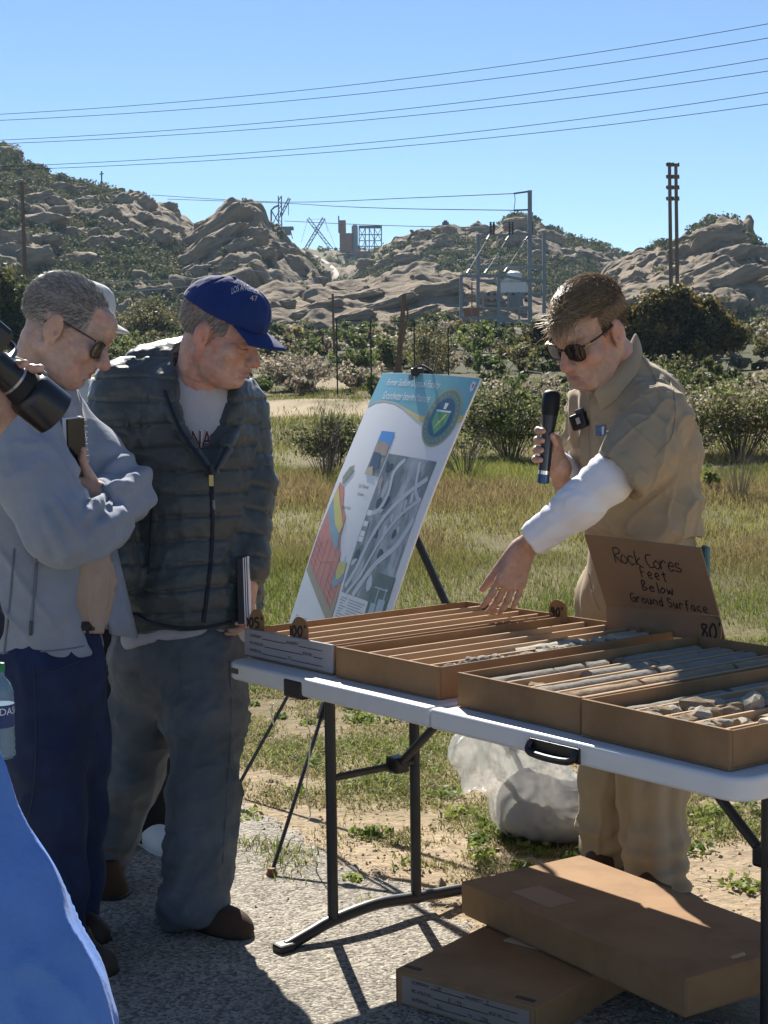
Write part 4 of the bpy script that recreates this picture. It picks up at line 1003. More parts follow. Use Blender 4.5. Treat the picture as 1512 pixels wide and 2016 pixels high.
# ================================================================== CORE BOXES
M_CARD = mat('kraft_cardboard', (.29, .175, .09), rough=.82, var=.10, vscale=7, bump=.25, bscale=140, spec=.2, col2=(.235, .14, .07), c2scale=5)
M_CARDIN = mat('cardboard_divider', (.43, .30, .185), rough=.85, var=.10, vscale=9, bump=.2, bscale=120, spec=.2)
M_CARDGREY = mat('grey_faced_card', (.36, .35, .36), rough=.8, var=.07, vscale=8, spec=.2)
M_INK = mat('black_ink', (.022, .02, .02), rough=.6, var=0)
M_MARK = mat('marker_ink', (.02, .018, .022), rough=.5, var=0)
def core_box(s0, wd, t0, label, ndiv, rot=0.0, grey=False, ln=.83, hgt=.078, dh=.052):
    u = nrm(TU + TV * rot); v = np.array([-u[1], u[0], 0]); o = T(s0, t0, .742)
    B = lambda a, b, z: o + u * a + v * b + UP * z
    ax = np.array([u, v, UP])
    t = thing('core_box', label, 'core box', B(wd / 2, ln / 2, 0), 'open core boxes on the table')
    k = .006
    MB().box(B(wd / 2, ln / 2, .003), (wd, ln, .005), ax).build('bottom', M_CARD, t)
    f = MB().box(B(wd / 2, k * .75, hgt / 2 + .0005), (wd, k * 1.5, hgt), ax).build('front_wall', M_CARDGREY if grey else M_CARD, t, bevel=.003)
    MB().box(B(wd / 2, ln - k / 2, hgt / 2), (wd, k, hgt - .002), ax).build('back_wall', M_CARD, t, bevel=.002)
    for a in (k / 2, wd - k / 2): MB().box(B(a, ln / 2 + k * .25, hgt / 2), (k, ln - 2.6 * k, hgt - .003), ax).build('side_wall', M_CARD, t, bevel=.002)
    for i in range(ndiv):
        a = wd * (i + 1) / (ndiv + 1)
        MB().box(B(a, ln / 2, .005 + dh / 2), (.0085, ln - .022, dh), ax).build('divider', M_CARDIN, t, bevel=.0015)
    if grey: form(f, B(.03, -.0008, .058), u, UP, -v, wd - .07)
    return B, u, v
def form(parent, org, ux, uy, up, width, extra=None, h=.0085, gap=.0205):
    mb = MB(); ln = .0018
    def line(x0, x1, y): mb.add([org + ux * a + uy * b + up * .0006 for a, b in ((x0, y), (x1, y), (x1, y + ln), (x0, y + ln))], [(0, 1, 2, 3)])
    for r, items in enumerate((((0, .17, 'COMPANY'), (.52, .16, 'PROPERTY')), ((0, .2, 'MC HOLE NO.'), (.74, .13, 'BOX NO.')), ((0, .17, 'INTERVAL'), (.54, .04, 'TO')))):
        y = -gap * r
        for x, wv, s in items: print2d(mb, s, org + ux * (x * width) + uy * y, ux, uy, wv * width, h, up)
        xs = [(items[0][0] + items[0][1] + .01, items[1][0] - .01), (items[1][0] + items[1][1] + .01, 1.0)]
        for a, b in xs: line(a * width, b * width, y - .001)
    mb.build('printed_form', M_INK, parent)
    if extra:
        pm = mat('pencil_ink', (.10, .09, .10), rough=.6, var=0)
        for s, x, r in extra: handwrite(MB(), s, org + ux * (x * width) + uy * (-gap * r + .001), ux, uy, h * 1.15, .8, .0007, .08, up).build('handwriting', pm, parent)
BX1 = core_box(-.012, .407, .076, 'core box with a grey printed front at the left end of the table', 4, .01, True, dh=.066)
BX2 = core_box(.420, .405, .072, 'brown open core box second from the left on the table', 4, .0, dh=.063)
BX3 = core_box(.908, .400, .058, 'brown open core box third from the left half in shade', 4, -.015)
BX4 = core_box(1.318, .400, .044, 'brown open core box nearest the camera at the right table end', 4, -.03)

# ---- rock cores: each broken length or chunk is a thing of its own
M_CORE_T = mat('tan_core', (.31, .235, .155), rough=.9, var=.22, vscale=22, bump=.7, bscale=90, spec=.1)
M_CORE_G = mat('grey_core', (.25, .225, .19), rough=.9, var=.2, vscale=20, bump=.7, bscale=90, spec=.1)
M_CORE_W = mat('pale_core', (.42, .38, .31), rough=.9, var=.16, vscale=20, bump=.7, bscale=90, spec=.1)
def core_seg(a, b, r, seed, m, label, group, name='rock_core'):
    rr = np.random.default_rng(seed); L = np.linalg.norm(b - a); d = (b - a) / L
    x = nrm(np.cross(d, UP)); y = np.cross(x, d); n, k = 12, max(3, int(L / .03) + 1); vs, fs = [], []
    prof = rr.normal(0, .035, (k, n)) * r; e0 = rr.normal(0, .16, n) * r; e1 = rr.normal(0, .16, n) * r
    for i in range(k):
        f = i / (k - 1)
        for j in range(n):
            g = 2 * math.pi * j / n; q = r + prof[i, j]; off = e0[j] if i == 0 else (e1[j] if i == k - 1 else 0)
            vs.append(a + d * (L * f + off) + (x * math.cos(g) + y * math.sin(g)) * q)
    for i in range(k - 1):
        for j in range(n): fs.append((i * n + j, i * n + (j + 1) % n, (i + 1) * n + (j + 1) % n, (i + 1) * n + j))
    vs += [a - d * r * .08, b + d * r * .08]
    for j in range(n): fs.append((k * n, (j + 1) % n, j)); fs.append((k * n + 1, (k - 1) * n + j, (k - 1) * n + (j + 1) % n))
    o = MB().add(vs, fs).build(name, m, None, smooth=True); return tag(o, label, 'rock core', group)
CH_PROTO = []
def chunk(p, size, m, label, group, seed):
    import bmesh
    if not CH_PROTO:
        for s in range(6):
            bm = bmesh.new(); bmesh.ops.create_icosphere(bm, subdivisions=2, radius=1.0); r = np.random.default_rng(s)
            for v in bm.verts:
                c = np.array(v.co[:]); v.co = Vector(np.sign(c) * np.abs(c) ** .75 * (1 + .28 * float(vnoise(c[None] * 1.7 + s * 5, s)[0])) * np.array([1.25, .85, .7]))
            me = bpy.data.meshes.new('chunk'); bm.to_mesh(me); bm.free(); CH_PROTO.append(me)
    rr = random.Random(seed); me = CH_PROTO[seed % 6]
    key = me.name + m.name
    if key not in bpy.data.meshes:
        q = me.copy(); q.name = key; q.materials.append(m)
    o = bpy.data.objects.new('rock_chunk', bpy.data.meshes[key]); COL.objects.link(o)
    o.matrix_basis = Matrix.Translation(Vector(p)) @ Matrix.Rotation(rr.uniform(0, 6.28), 4, 'Z') @ Matrix.Rotation(rr.uniform(-.5, .5), 4, 'X') @ Matrix.Diagonal((size * rr.uniform(.8, 1.3), size * rr.uniform(.8, 1.2), size * rr.uniform(.8, 1.1), 1))
    return tag(o, label, 'rock', group)
def fill_cores():
    def ch(wd, nd, i): return wd * (i + .5) / (nd + 1)
    def row(BX, wd, nd, i, segs, r, m, label, group, seed, z=.012):
        B, u, v = BX
        for k, (b0, b1) in enumerate(segs):
            core_seg(B(ch(wd, nd, i), b0, r + .008), B(ch(wd, nd, i) + .001, b1, r + .008), r, seed * 31 + k, m, label.replace('ROW', ('first', 'second', 'third', 'fourth', 'fifth')[i] + ' row from its left') + (', ' + (('near piece', 'far piece') if len(segs) == 2 else ('nearest piece', 'second piece', 'third piece', 'farthest piece') if len(segs) == 4 else ('near piece', 'middle piece', 'far piece'))[k] if len(segs) > 1 else ''), group)
    g1, g2, g3, g4 = ['cores in the box %s' % s for s in ('at the left end', 'second from the left', 'third from the left', 'nearest the camera')]
    row(BX1, .407, 4, 1, [(.03, .34), (.345, .62), (.625, .80)], .019, M_CORE_T, 'tan core in grey fronted box, ROW', g1, 1)
    row(BX1, .407, 4, 3, [(.03, .22), (.225, .52), (.53, .80)], .019, M_CORE_T, 'tan core in grey fronted box, ROW', g1, 2)
    row(BX1, .407, 4, 2, [(.10, .40), (.42, .78)], .019, M_CORE_T, 'tan core in grey fronted box, ROW', g1, 3)
    row(BX2, .405, 4, 0, [(.03, .30), (.31, .55), (.56, .80)], .019, M_CORE_T, 'tan core in second box, ROW', g2, 4)
    row(BX2, .405, 4, 1, [(.05, .42), (.43, .79)], .019, M_CORE_T, 'tan core in second box, ROW', g2, 5)
    row(BX2, .405, 4, 2, [(.40, .50), (.52, .60)], .019, M_CORE_T, 'tan core in second box, ROW', g2, 6)
    row(BX2, .405, 4, 3, [(.36, .60), (.72, .81)], .030, M_CORE_W, 'pale core in second box, ROW', g2 + ' pale', 7)
    row(BX2, .405, 4, 4, [(.64, .76)], .034, M_CORE_W, 'large white core piece at the far end of the rubble row', None, 8)
    B, u, v = BX2; r = np.random.default_rng(5)
    for k in range(26):
        b = .06 + k * .024 + r.uniform(-.006, .006); chunk(B(ch(.405, 4, 4) + r.uniform(-.012, .012), b, .054 + r.uniform(0, .018)), r.uniform(.013, .021), M_CORE_W if k % 3 else M_CORE_G, 'small pale rock chunk in the rubble row of the second box', 'rubble in the second box', k)
    row(BX3, .400, 4, 0, [(.03, .26), (.27, .36), (.37, .44), (.50, .78)], .027, M_CORE_G, 'grey core in third box, ROW', g3, 9)
    row(BX3, .400, 4, 1, [(.02, .06), (.30, .52), (.53, .80)], .027, M_CORE_G, 'grey core in third box, ROW', g3, 10)
    row(BX3, .400, 4, 2, [(.03, .44), (.45, .80)], .027, M_CORE_G, 'grey core in third box, ROW', g3, 11)
    row(BX3, .400, 4, 3, [(.02, .30), (.31, .62), (.63, .80)], .027, M_CORE_T, 'tan core in third box, ROW', g3 + ' tan', 12)
    row(BX3, .400, 4, 4, [(.03, .40), (.41, .80)], .027, M_CORE_T, 'tan core in third box, ROW', g3 + ' tan', 13)
    chunk(BX3[0](ch(.4, 4, 1), .14, .036), .026, M_CORE_T, 'rounded tan chunk alone in a row of the third box', None, 3)
    row(BX4, .400, 4, 0, [(.03, .40), (.42, .80)], .023, M_CORE_G, 'grey core in nearest box, ROW', g4, 14)
    row(BX4, .400, 4, 1, [(.30, .55), (.56, .80)], .023, M_CORE_G, 'grey core in nearest box, ROW', g4, 15)
    row(BX4, .400, 4, 3, [(.24, .30), (.31, .52), (.55, .78)], .024, M_CORE_T, 'tan core in nearest box, ROW', g4 + ' tan', 16)
    row(BX4, .400, 4, 4, [(.02, .10), (.34, .60)], .024, M_CORE_T, 'tan core in nearest box, ROW', g4 + ' tan', 17)
    B, u, v = BX4; k = 100
    for i, b0, b1, n in ((1, .03, .28, 12), (2, .03, .70, 30), (3, .02, .22, 10), (4, .12, .32, 9)):
        for q in range(n):
            b = b0 + (b1 - b0) * (q + r.uniform(-.2, .2)) / n; k += 1
            chunk(B(ch(.4, 4, i) + r.uniform(-.010, .010), b, .038 + r.uniform(0, .020)), r.uniform(.014, .027), (M_CORE_T, M_CORE_W, M_CORE_T)[k % 3], 'broken tan rock chunk in the box nearest the camera', 'rubble in the nearest box', k)
    chunk(B(ch(.4, 4, 2), .30, .058), .036, M_CORE_W, 'largest pale lump standing up in the nearest box', None, 4)
    # folded sample bag with a dark mark
    p = B(ch(.4, 4, 4), .20, .058)
    mb = MB().prism([p + u * a + v * b for a, b in ((-.03, -.04), (.02, -.045), (.03, .04), (-.02, .05))], UP * .012 + u * .006); o = mb.build('paper_bag', mat('paper_bag', (.52, .43, .33), rough=.85, bump=.6, bscale=40), None, bevel=.004)
    tag(o, 'small folded paper sample bag with a dark mark in the nearest box', 'paper bag')
    handwrite(MB(), 'C', p + UP * .0125 + u * .004 - u * .012, u, v, .025, r=.003).build('handwriting', M_MARK, o)
fill_cores()

# ---- depth tabs
def depth_tab(txt, p, ux, w, h, label, lean=0.0):
    up = nrm(UP + lean * np.cross(ux, UP)); n = np.cross(ux, up)            # n looks towards the camera
    lp = [p - ux * w / 2, p + ux * w / 2] + [p + ux * (w / 2 * math.cos(a)) + up * (h * .45 + h * .55 * math.sin(a)) for a in np.linspace(0, math.pi, 12)]
    o = MB().prism(lp, -n * .004).build('depth_tab', M_CARD, None)
    tag(o, label, 'depth tab', 'depth tabs')
    hh = h * .42; wd = hh * .72 * (len(txt) - .45)
    handwrite(MB(), txt, p - ux * (wd * .5) + up * h * .2 + n * .0008, ux, up, hh, r=.0028, jit=.03, up=n).build('handwriting', M_MARK, o)
_n = np.cross(TU, UP)
depth_tab("105'", BX1[0](.045, .012, .07), nrm(TU + .4 * TV), .050, .064, "small tab marked 105 at the left end of the grey box")
depth_tab("100'", BX1[0](.245, .014, .066), nrm(TU + .3 * TV), .056, .068, "rounded tab marked 100 on the grey fronted box")
depth_tab("90'", BX2[0](-.01, .805, .062), nrm(TU + .1 * TV), .066, .062, "rounded tab marked 90 at the back of the boxes")

M_SIGN = mat('sign_cardboard', (.25, .165, .10), rough=.85, var=.08, vscale=9, bump=.2, bscale=140)
def sign():
    bl, br = W(1194, 1242, 4.27), W(1428, 1264, 3.97); fl, fr = W(1193, 1192, 4.27), W(1413, 1216, 3.97); tl, tr = W(1150, 1053, 4.21), W(1379, 1079, 3.92)
    t = thing('cardboard_sign', 'handwritten cardboard sign reading Rock Cores Feet Below Ground Surface', 'sign', (bl + br) / 2)
    n2 = nrm(np.cross(tr - tl, tl - fl)); n2 = n2 if n2[1] < 0 else -n2; fr = fr - n2 * ((fr - fl) @ n2); n1 = nrm(np.cross(fr - fl, fl - bl)); n1 = n1 if n1[1] < 0 else -n1
    MB().prism([fl, fr, tr, tl], -n2 * .0045).build('upper_flap', M_SIGN, t, bevel=.001)
    MB().prism([bl, br, fr - UP * .0006, fl - UP * .0006], -n1 * .0045).build('lower_flap', M_SIGN, t, bevel=.001)
    def lay(a, b): return (tl * (1 - a) + tr * a) * (1 - b) + (fl * (1 - a) + fr * a) * b
    mb = MB()
    for s, a0, b0, a1, b1, hh in (('Rock Cores', .22, .34, .80, .40, .20), ('Feet', .42, .52, .66, .55, .14), ('Below', .40, .72, .70, .75, .14), ('Ground Surface', .26, .90, .93, .97, .13)):
        p, q = lay(a0, b0), lay(a1, b1); ux = nrm(q - p); uy = nrm(np.cross(n2, ux)); h = hh * np.linalg.norm(tl - fl)
        handwrite(mb, s, p + n2 * .0008, ux, uy, h, np.linalg.norm(q - p) / h / (len(s) - .4 * s.count(' ')), .0017, .05, n2)
    mb.build('handwriting', M_MARK, t)
    c = W(1400, 1242, 3.985); o = fl
    ux = nrm(br - bl); uy = nrm(np.cross(n1, ux)); lp = [c + n1 * .006 + (ux * math.cos(a) + uy * math.sin(a)) * .037 for a in np.linspace(0, 2 * math.pi, 20)[:-1]]
    o = MB().prism(lp, -n1 * .004).build('depth_tab', M_CARD, None); tag(o, 'round tab marked 80 on the right corner of the cardboard sign', 'depth tab', 'depth tabs')
    handwrite(MB(), "80'", c + n1 * .0068 - ux * .026 - uy * .022, ux, uy, .042, .62, .0028, .03, n1).build('handwriting', M_MARK, o)
sign()

# ================================================================== POSTER ON ITS EASEL
def poster():
    TLc, TRc = W(745, 731, 5.75), W(938, 741, 5.08)
    ux = TRc - TLc; wd = np.linalg.norm(ux); ux /= wd
    d = W(580, 1222, 5.60) - TLc; d -= ux * (d @ ux); dn = nrm(d); ht = 1.02
    n = nrm(np.cross(dn, ux)); n = n if n[1] < 0 else -n
    def S(u, v, off=0.0):
        bow = .022 * math.sin(math.pi * min(max(v, 0), 1)) - .018 * (1 - v) * (2 * u - 1) ** 2
        return TLc + ux * (u * wd) + dn * (v * ht) + n * (bow + off)
    t = thing('poster_board', 'large white groundwater poster board leaning on a black tripod easel', 'poster', S(.5, 1))
    def sheet(name, poly, m, off, grid=None):
        """fills a polygon given in board units with a fine grid that follows the bow of the board"""
        poly = np.array(poly); 
        from mathutils.geometry import tessellate_polygon
        vs, fs = [], []
        dense = []
        for i in range(len(poly)):
            a, b = poly[i], poly[(i + 1) % len(poly)]; k = max(1, int(np.linalg.norm((b - a) * [wd, ht]) / .06))
            dense += [a + (b - a) * j / k for j in range(k)]
        tri = tessellate_polygon([[Vector((p[0], p[1], 0)) for p in dense]])
        return MB().add([S(p[0], p[1], off) for p in dense], [tuple(q) for q in tri]).build(name, m, t)
    def rect(u0, u1, v0, v1): return [(u0, v0), (u1, v0), (u1, v1), (u0, v1)]
    def gridsheet(name, u0, u1, v0, v1, m, off, nu=10, nv=14, thick=0.0):
        vs = [S(lerp(u0, u1, i / nu), lerp(v0, v1, j / nv), off) for j in range(nv + 1) for i in range(nu + 1)]
        k = nu + 1; fs = [(j * k + i, j * k + i + 1, (j + 1) * k + i + 1, (j + 1) * k + i) for j in range(nv) for i in range(nu)]
        mb = MB().add(vs, fs)
        if thick:
            b = [v - n * thick for v in vs]; mb.add(b, [f[::-1] for f in fs])
            rim = [i for i in range(k)] + [j * k + nu for j in range(1, nv + 1)] + [nv * k + i for i in range(nu - 1, -1, -1)] + [j * k for j in range(nv - 1, 0, -1)]
            mb.add([vs[i] for i in rim] + [b[i] for i in rim], [(i, (i + 1) % len(rim), len(rim) + (i + 1) % len(rim), len(rim) + i) for i in range(len(rim))])
        return mb.build(name, m, t, 'all')
    P = lambda nm, c, **k: mat(nm, c, rough=k.pop('rough', .35), var=k.pop('var', .03), spec=.4, **k)
    gridsheet('board', 0, 1, 0, 1, P('poster_white', (.80, .80, .80)), 0, thick=.006)
    def strip(name, top, bot, m, off):
        us = np.linspace(.002, .998, 33); vs = []; 
        for q in us: vs += [S(q, top(q), off), S(q, (top(q) + bot(q)) / 2, off), S(q, bot(q), off)]
        fs = []
        for i in range(32):
            for j in (0, 1): fs.append((3 * i + j, 3 * i + 3 + j, 3 * i + 4 + j, 3 * i + 1 + j))
        return MB().add(vs, fs).build(name, m, t, 'all')
    wave = lambda q: float(np.interp(q, [0, .08, .18, .30, .45, .60, .72, .85, 1], [.135, .115, .108, .112, .130, .149, .156, .150, .132]))
    strip('title_band', lambda q: .002, wave, P('teal_print', (.20, .45, .46), col2=(.16, .40, .51), c2scale=1.6, c2lo=.4, c2hi=.6), .0010)
    strip('yellow_wave', wave, lambda q: wave(q) + .003 + .022 * sstep(.35, .75, q), P('ochre_print', (.70, .55, .20)), .0010)
    W_ = P('white_print', (.85, .85, .85)); K_ = P('grey_print', (.12, .12, .14)); PUR = P('violet_print', (.25, .10, .35))
    def txt(name, s, u0, u1, v, h, m, off=.0022):
        vv, f = text2d(s, u1 - u0, h); return MB().add([S(u0 + a, v - b, off) for a, b in vv], f).build(name, m, t)
    txt('title_lettering', 'Former Sodium Disposal Facility', .13, .70, .058, .034, W_); txt('title_lettering', 'Groundwater Interim Measure', .15, .66, .103, .030, W_)
    txt('caption_lettering', 'Solar Powered', .29, .40, .437, .015, K_); txt('caption_lettering', 'System', .31, .38, .468, .015, K_)
    txt('caption_lettering', 'Upper Fault', .19, .29, .525, .015, K_); txt('caption_lettering', 'Geologic Cross Section View', .06, .40, .955, .024, PUR)
    SK = 1.02
    # round seal: green ring, dark disc, shield with a tower and bolt
    def disc(r0, r1, m, off, name):
        k = 40; c = (.825, .150); vs = []
        for i in range(k):
            a = 2 * math.pi * i / k
            for r in (r0, r1): vs.append(S(c[0] + SK * r * math.cos(a) / wd, c[1] + SK * r * math.sin(a) / ht, off))
        return MB().add(vs, [(2 * i, 2 * i + 1, (2 * i + 3) % (2 * k), (2 * i + 2) % (2 * k)) for i in range(k)]).build(name, m, t)
    GOLD = P('gold_print', (.42, .38, .20)); GRN = P('seal_green', (.17, .27, .22)); NAV = P('seal_navy', (.06, .13, .20))
    disc(.098, .105, GOLD, .0016, 'seal_rim'); disc(.070, .098, GRN, .0016, 'seal_ring'); disc(.0, .070, NAV, .0016, 'seal_field')
    def seal_poly(pts, m, nm): sheet(nm, [(.825 + SK * x / wd, .150 + SK * y / ht) for x, y in pts], m, .0024)
    seal_poly([(-.045, -.02), (.045, -.02), (.045, .02), (.0, .062), (-.045, .02)], P('seal_shield', (.12, .36, .16)), 'seal_shield')
    seal_poly([(-.012, -.052), (.012, -.052), (.008, -.030), (-.008, -.030)], W_, 'seal_emblem'); seal_poly([(-.045, -.026), (.045, -.026), (.045, -.020), (-.045, -.020)], W_, 'seal_emblem')
    MB().add([S(.825 + SK * x / wd, .150 + SK * y / ht, .0030) for x, y in ((.02, -.015), (.03, -.013), (.0, .012), (.012, .014), (-.02, .045), (-.004, .016), (-.014, .014))], [(0, 1, 3, 2), (2, 3, 5), (6, 2, 5), (3, 4, 5)]).build('seal_emblem', P('bolt_yellow', (.75, .65, .15)), t)
    for k in range(26):
        a = 2 * math.pi * k / 26; r = .084; q = np.array([math.cos(a), math.sin(a)]); p = np.array([-q[1], q[0]])
        seal_pts = [q * (r - .005) - p * .003, q * (r - .005) + p * .003, q * (r + .005) + p * .003, q * (r + .005) - p * .003]
        MB().add([S(.825 + SK * x / wd, .150 + SK * y / ht, .0024) for x, y in seal_pts], [(0, 1, 2, 3)]).build('seal_letter', GOLD, t)
    # photographs and map
    sheet('photo_sky', rect(.305, .455, .222, .275), P('photo_blue', (.10, .30, .70)), .0012); sheet('photo_hills', [(.305, .268), (.35, .258), (.40, .262), (.455, .276), (.455, .31), (.305, .31)], P('photo_tan', (.42, .32, .22), var=.2, vscale=30), .0018)
    sheet('photo_ground', rect(.305, .455, .308, .386), P('photo_scrub', (.25, .25, .20), var=.4, vscale=40), .0012); sheet('photo_panels', [(.315, .300), (.40, .305), (.43, .36), (.33, .37)], P('photo_panel_blue', (.07, .10, .16)), .0020)
    sheet('photo_path', [(.305, .365), (.36, .352), (.40, .386), (.305, .386)], P('photo_path', (.55, .45, .30)), .0022)
    mm = P('aerial_map', (.22, .24, .22), var=.45, vscale=14, col2=(.42, .44, .44), c2scale=9, c2lo=.5, c2hi=.56, stretch=(1, 1, .4), detail=10); gridsheet('aerial_map', .475, .935, .30, .80, mm, .0012, 4, 5)
    ROAD = P('map_road', (.62, .64, .66)); HIL = P('map_outcrop', (.40, .36, .33), var=.3, vscale=40); POND = P('map_dark', (.05, .07, .07))
    for pts, wv in (([(.50, .78), (.56, .70), (.60, .60), (.68, .50), (.80, .42), (.92, .36)], .010), ([(.53, .80), (.62, .72), (.70, .60), (.80, .50), (.93, .43)], .007), ([(.49, .52), (.58, .50), (.62, .44), (.60, .36), (.66, .31)], .009), ([(.80, .31), (.85, .40), (.92, .44)], .008), ([(.60, .80), (.72, .68), (.86, .60), (.93, .50)], .012)):
        q = smooth_poly([np.array(p, float) for p in pts], 5); vs = []
        for i, p in enumerate(q):
            d2 = nrm((q[min(i + 1, len(q) - 1)] - q[max(i - 1, 0)]) * [wd, ht]); e = np.array([-d2[1] / wd, d2[0] / ht]) * wv
            vs += [S(*(p + e), .0020), S(*(p - e), .0020)]
        MB().add(vs, [(2 * i, 2 * i + 1, 2 * i + 3, 2 * i + 2) for i in range(len(q) - 1)]).build('map_road', ROAD, t)
    r = random.Random(4)
    for k in range(34):
        u0, v0 = r.uniform(.49, .90), r.uniform(.32, .77); a = r.uniform(.008, .03); b = r.uniform(.01, .035); th = r.uniform(-.8, -.4)
        pts = []
        for i in range(8):
            g = 2 * math.pi * i / 8; x, y = a * math.cos(g) * r.uniform(.7, 1.2), b * math.sin(g) * r.uniform(.7, 1.2); pts.append((min(max(u0 + x * math.cos(th) - y * math.sin(th), .478), .932), v0 + x * math.sin(th) + y * math.cos(th)))
        sheet('map_patch', pts, (HIL, POND, ROAD, HIL)[k % 4], .0016 + .00001 * k)
    for v0 in (.505, .545, .58, .60): sheet('map_label', rect(.484, .530, v0, v0 + .018), W_, .0024)
    sheet('inset_photo', rect(.77, .945, .70, .945), P('inset_green', (.13, .16, .12), var=.4, vscale=30), .0026)
    for a, b, c, e in ((.79, .92, .745, .75), (.86, .925, .78, .84), (.80, .85, .80, .86), (.78, .93, .88, .885), (.83, .84, .75, .93), (.90, .91, .74, .93), (.86, .93, .87, .92)): sheet('inset_pipework', rect(a, b, c, e), P('inset_pale', (.45, .55, .58)), .0030)
    mb = MB()
    for k in range(13):
        for a, b in ((.485, .56), (.575, .745)): mb.add([S(x, y, .0012) for x, y in ((a, .815 + k * .0095), (b - .02 * ((k * 7) % 3), .815 + k * .0095), (b - .02 * ((k * 7) % 3), .818 + k * .0095), (a, .818 + k * .0095))], [(0, 1, 2, 3)])
    mb.build('legend_lines', P('legend_grey', (.35, .36, .40)), t)
    # geological block diagram
    sheet('block_red', [(.052, .43), (.02, .60), (.016, .735), (.405, .868), (.45, .80), (.44, .70), (.36, .705), (.285, .62), (.27, .55), (.19, .51), (.13, .45)], P('block_red', (.62, .22, .14), var=.08, vscale=10), .0012)
    sheet('block_base', [(.016, .735), (.405, .868), (.452, .80), (.455, .892), (.405, .912), (.016, .770)], P('block_tan', (.40, .31, .19)), .0016)
    sheet('block_yellow', [(.06, .45), (.14, .50), (.21, .54), (.27, .58), (.26, .61), (.18, .585), (.10, .53), (.045, .49)], P('block_yellow', (.66, .56, .12)), .0018)
    sheet('block_blue', [(.045, .49), (.10, .53), (.18, .585), (.26, .61), (.30, .67), (.25, .66), (.15, .615), (.06, .56), (.032, .53)], P('block_blue', (.24, .36, .42)), .0018)
    sheet('block_yellow', [(.36, .705), (.44, .70), (.446, .735), (.39, .77), (.355, .74)], P('block_yellow_two', (.66, .56, .12)), .0019)
    sheet('block_blue', [(.355, .74), (.39, .77), (.446, .735), (.45, .765), (.38, .80), (.35, .78)], P('block_blue_two', (.24, .36, .42)), .0019)
    sheet('block_surface', [(.06, .41), (.10, .37), (.15, .36), (.16, .385), (.12, .42), (.09, .44)], P('block_hill', (.30, .28, .20), var=.3, vscale=40), .0018)
    mb = MB()
    for k in range(7):
        a, b = np.array([.02 + .065 * k, .62 + .01 * k]), np.array([.025 + .065 * k, .745 + .022 * k]); mb.add([S(a[0], a[1], .0021), S(a[0] + .003, a[1], .0021), S(b[0] + .003, b[1], .0021), S(b[0], b[1], .0021)], [(0, 1, 2, 3)])
    for k in range(5): mb.add([S(.018, .64 + .022 * k, .0021), S(.018, .642 + .022 * k, .0021), S(.40, .772 + .022 * k, .0021), S(.40, .77 + .022 * k, .0021)], [(0, 1, 2, 3)])
    mb.build('block_faults', P('fault_line', (.35, .10, .08)), t)
    sheet('corner_logo', [(.955, .012), (.985, .016), (.985, .045), (.965, .05), (.950, .03)], P('logo_white', (.75, .72, .78)), .0024); sheet('corner_logo', [(.962, .022), (.98, .026), (.972, .042)], P('logo_red', (.5, .1, .15)), .0030)
    # easel
    e = thing('easel', 'black telescopic tripod easel carrying the groundwater poster', 'easel', (0.05, 5.2, 0))
    top = W(838, 752, 6.0); hub = W(806, 1030, 5.55)
    fA, fB, fC = G(535, 1728), G(1095, 1668), G(463, 1566)
    def leg(a, b, r=.010):
        a, b = np.asarray(a), np.asarray(b); m1 = lerp(a, b, .45); m2 = lerp(a, b, .72)
        l = MB().tube([a, m1], r, 8).tube([m1, m2], r * .82, 8).tube([m2, b + UP * .015], r * .66, 8).build('leg', M_BLACK, e, True)
        for q in (m1, m2): MB().tube([lerp(q, a, .02), lerp(q, b, .035)], r * 1.6, 8).build('clamp', M_BPL, l, True)
        MB().lathe(b, [(.017, 0), (.018, .008), (.011, .03)], 10).build('rubber_foot', M_RUST if b is fA else M_BPL, l, True)
    leg(top + UP * .01, fA); leg(hub, fB, .014); leg(W(870, 800, 6.05), fC)
    MB().tube([S(.43, -.012, -.03), W(838, 770, 5.6), hub, S(.5, 1, -.05)], .012, 8).build('centre_column', M_BLACK, e, True)
    MB().box(S(.43, -.004, .004), (.045, .03, .028)).build('top_clip', M_BPL, e, bevel=.005); MB().tube(smooth_poly([S(.43, -.01, .02), S(.50, -.022, .02), S(.58, -.008, .0)], 4), .005, 6).build('clip_lever', M_BPL, e, True)
    MB().lathe(S(.425, .022, .016), [(.009, -.01), (.009, .01)], 8).build('clip_jaw', M_STEEL, e)
    MB().bar(S(.12, 1.0, -.02), S(.88, 1.0, -.02), .014).build('ledge', M_BLACK, e)
    cord = mat('white_cord', (.7, .66, .55), rough=.7, var=0)
    tag(MB().tube(smooth_poly([W(608, 1370, 4.75), W(604, 1420, 4.8), W(611, 1455, 4.82), W(603, 1560, 4.84), W(611, 1600, 4.85), W(606, 1618, 4.86)], 6), .0022, 5).build('hanging_cord', cord, None, True), 'thin white cord hanging from the left end of the table', 'cord')
    tag(MB().tube(smooth_poly([W(538, 1385, 5.3), W(534, 1400, 5.3), W(537, 1420, 5.3), W(540, 1428, 5.3)], 4), .003, 5).build('loose_cord', cord, None, True), 'short loose end of white cord on the left easel leg', 'cord')
poster()

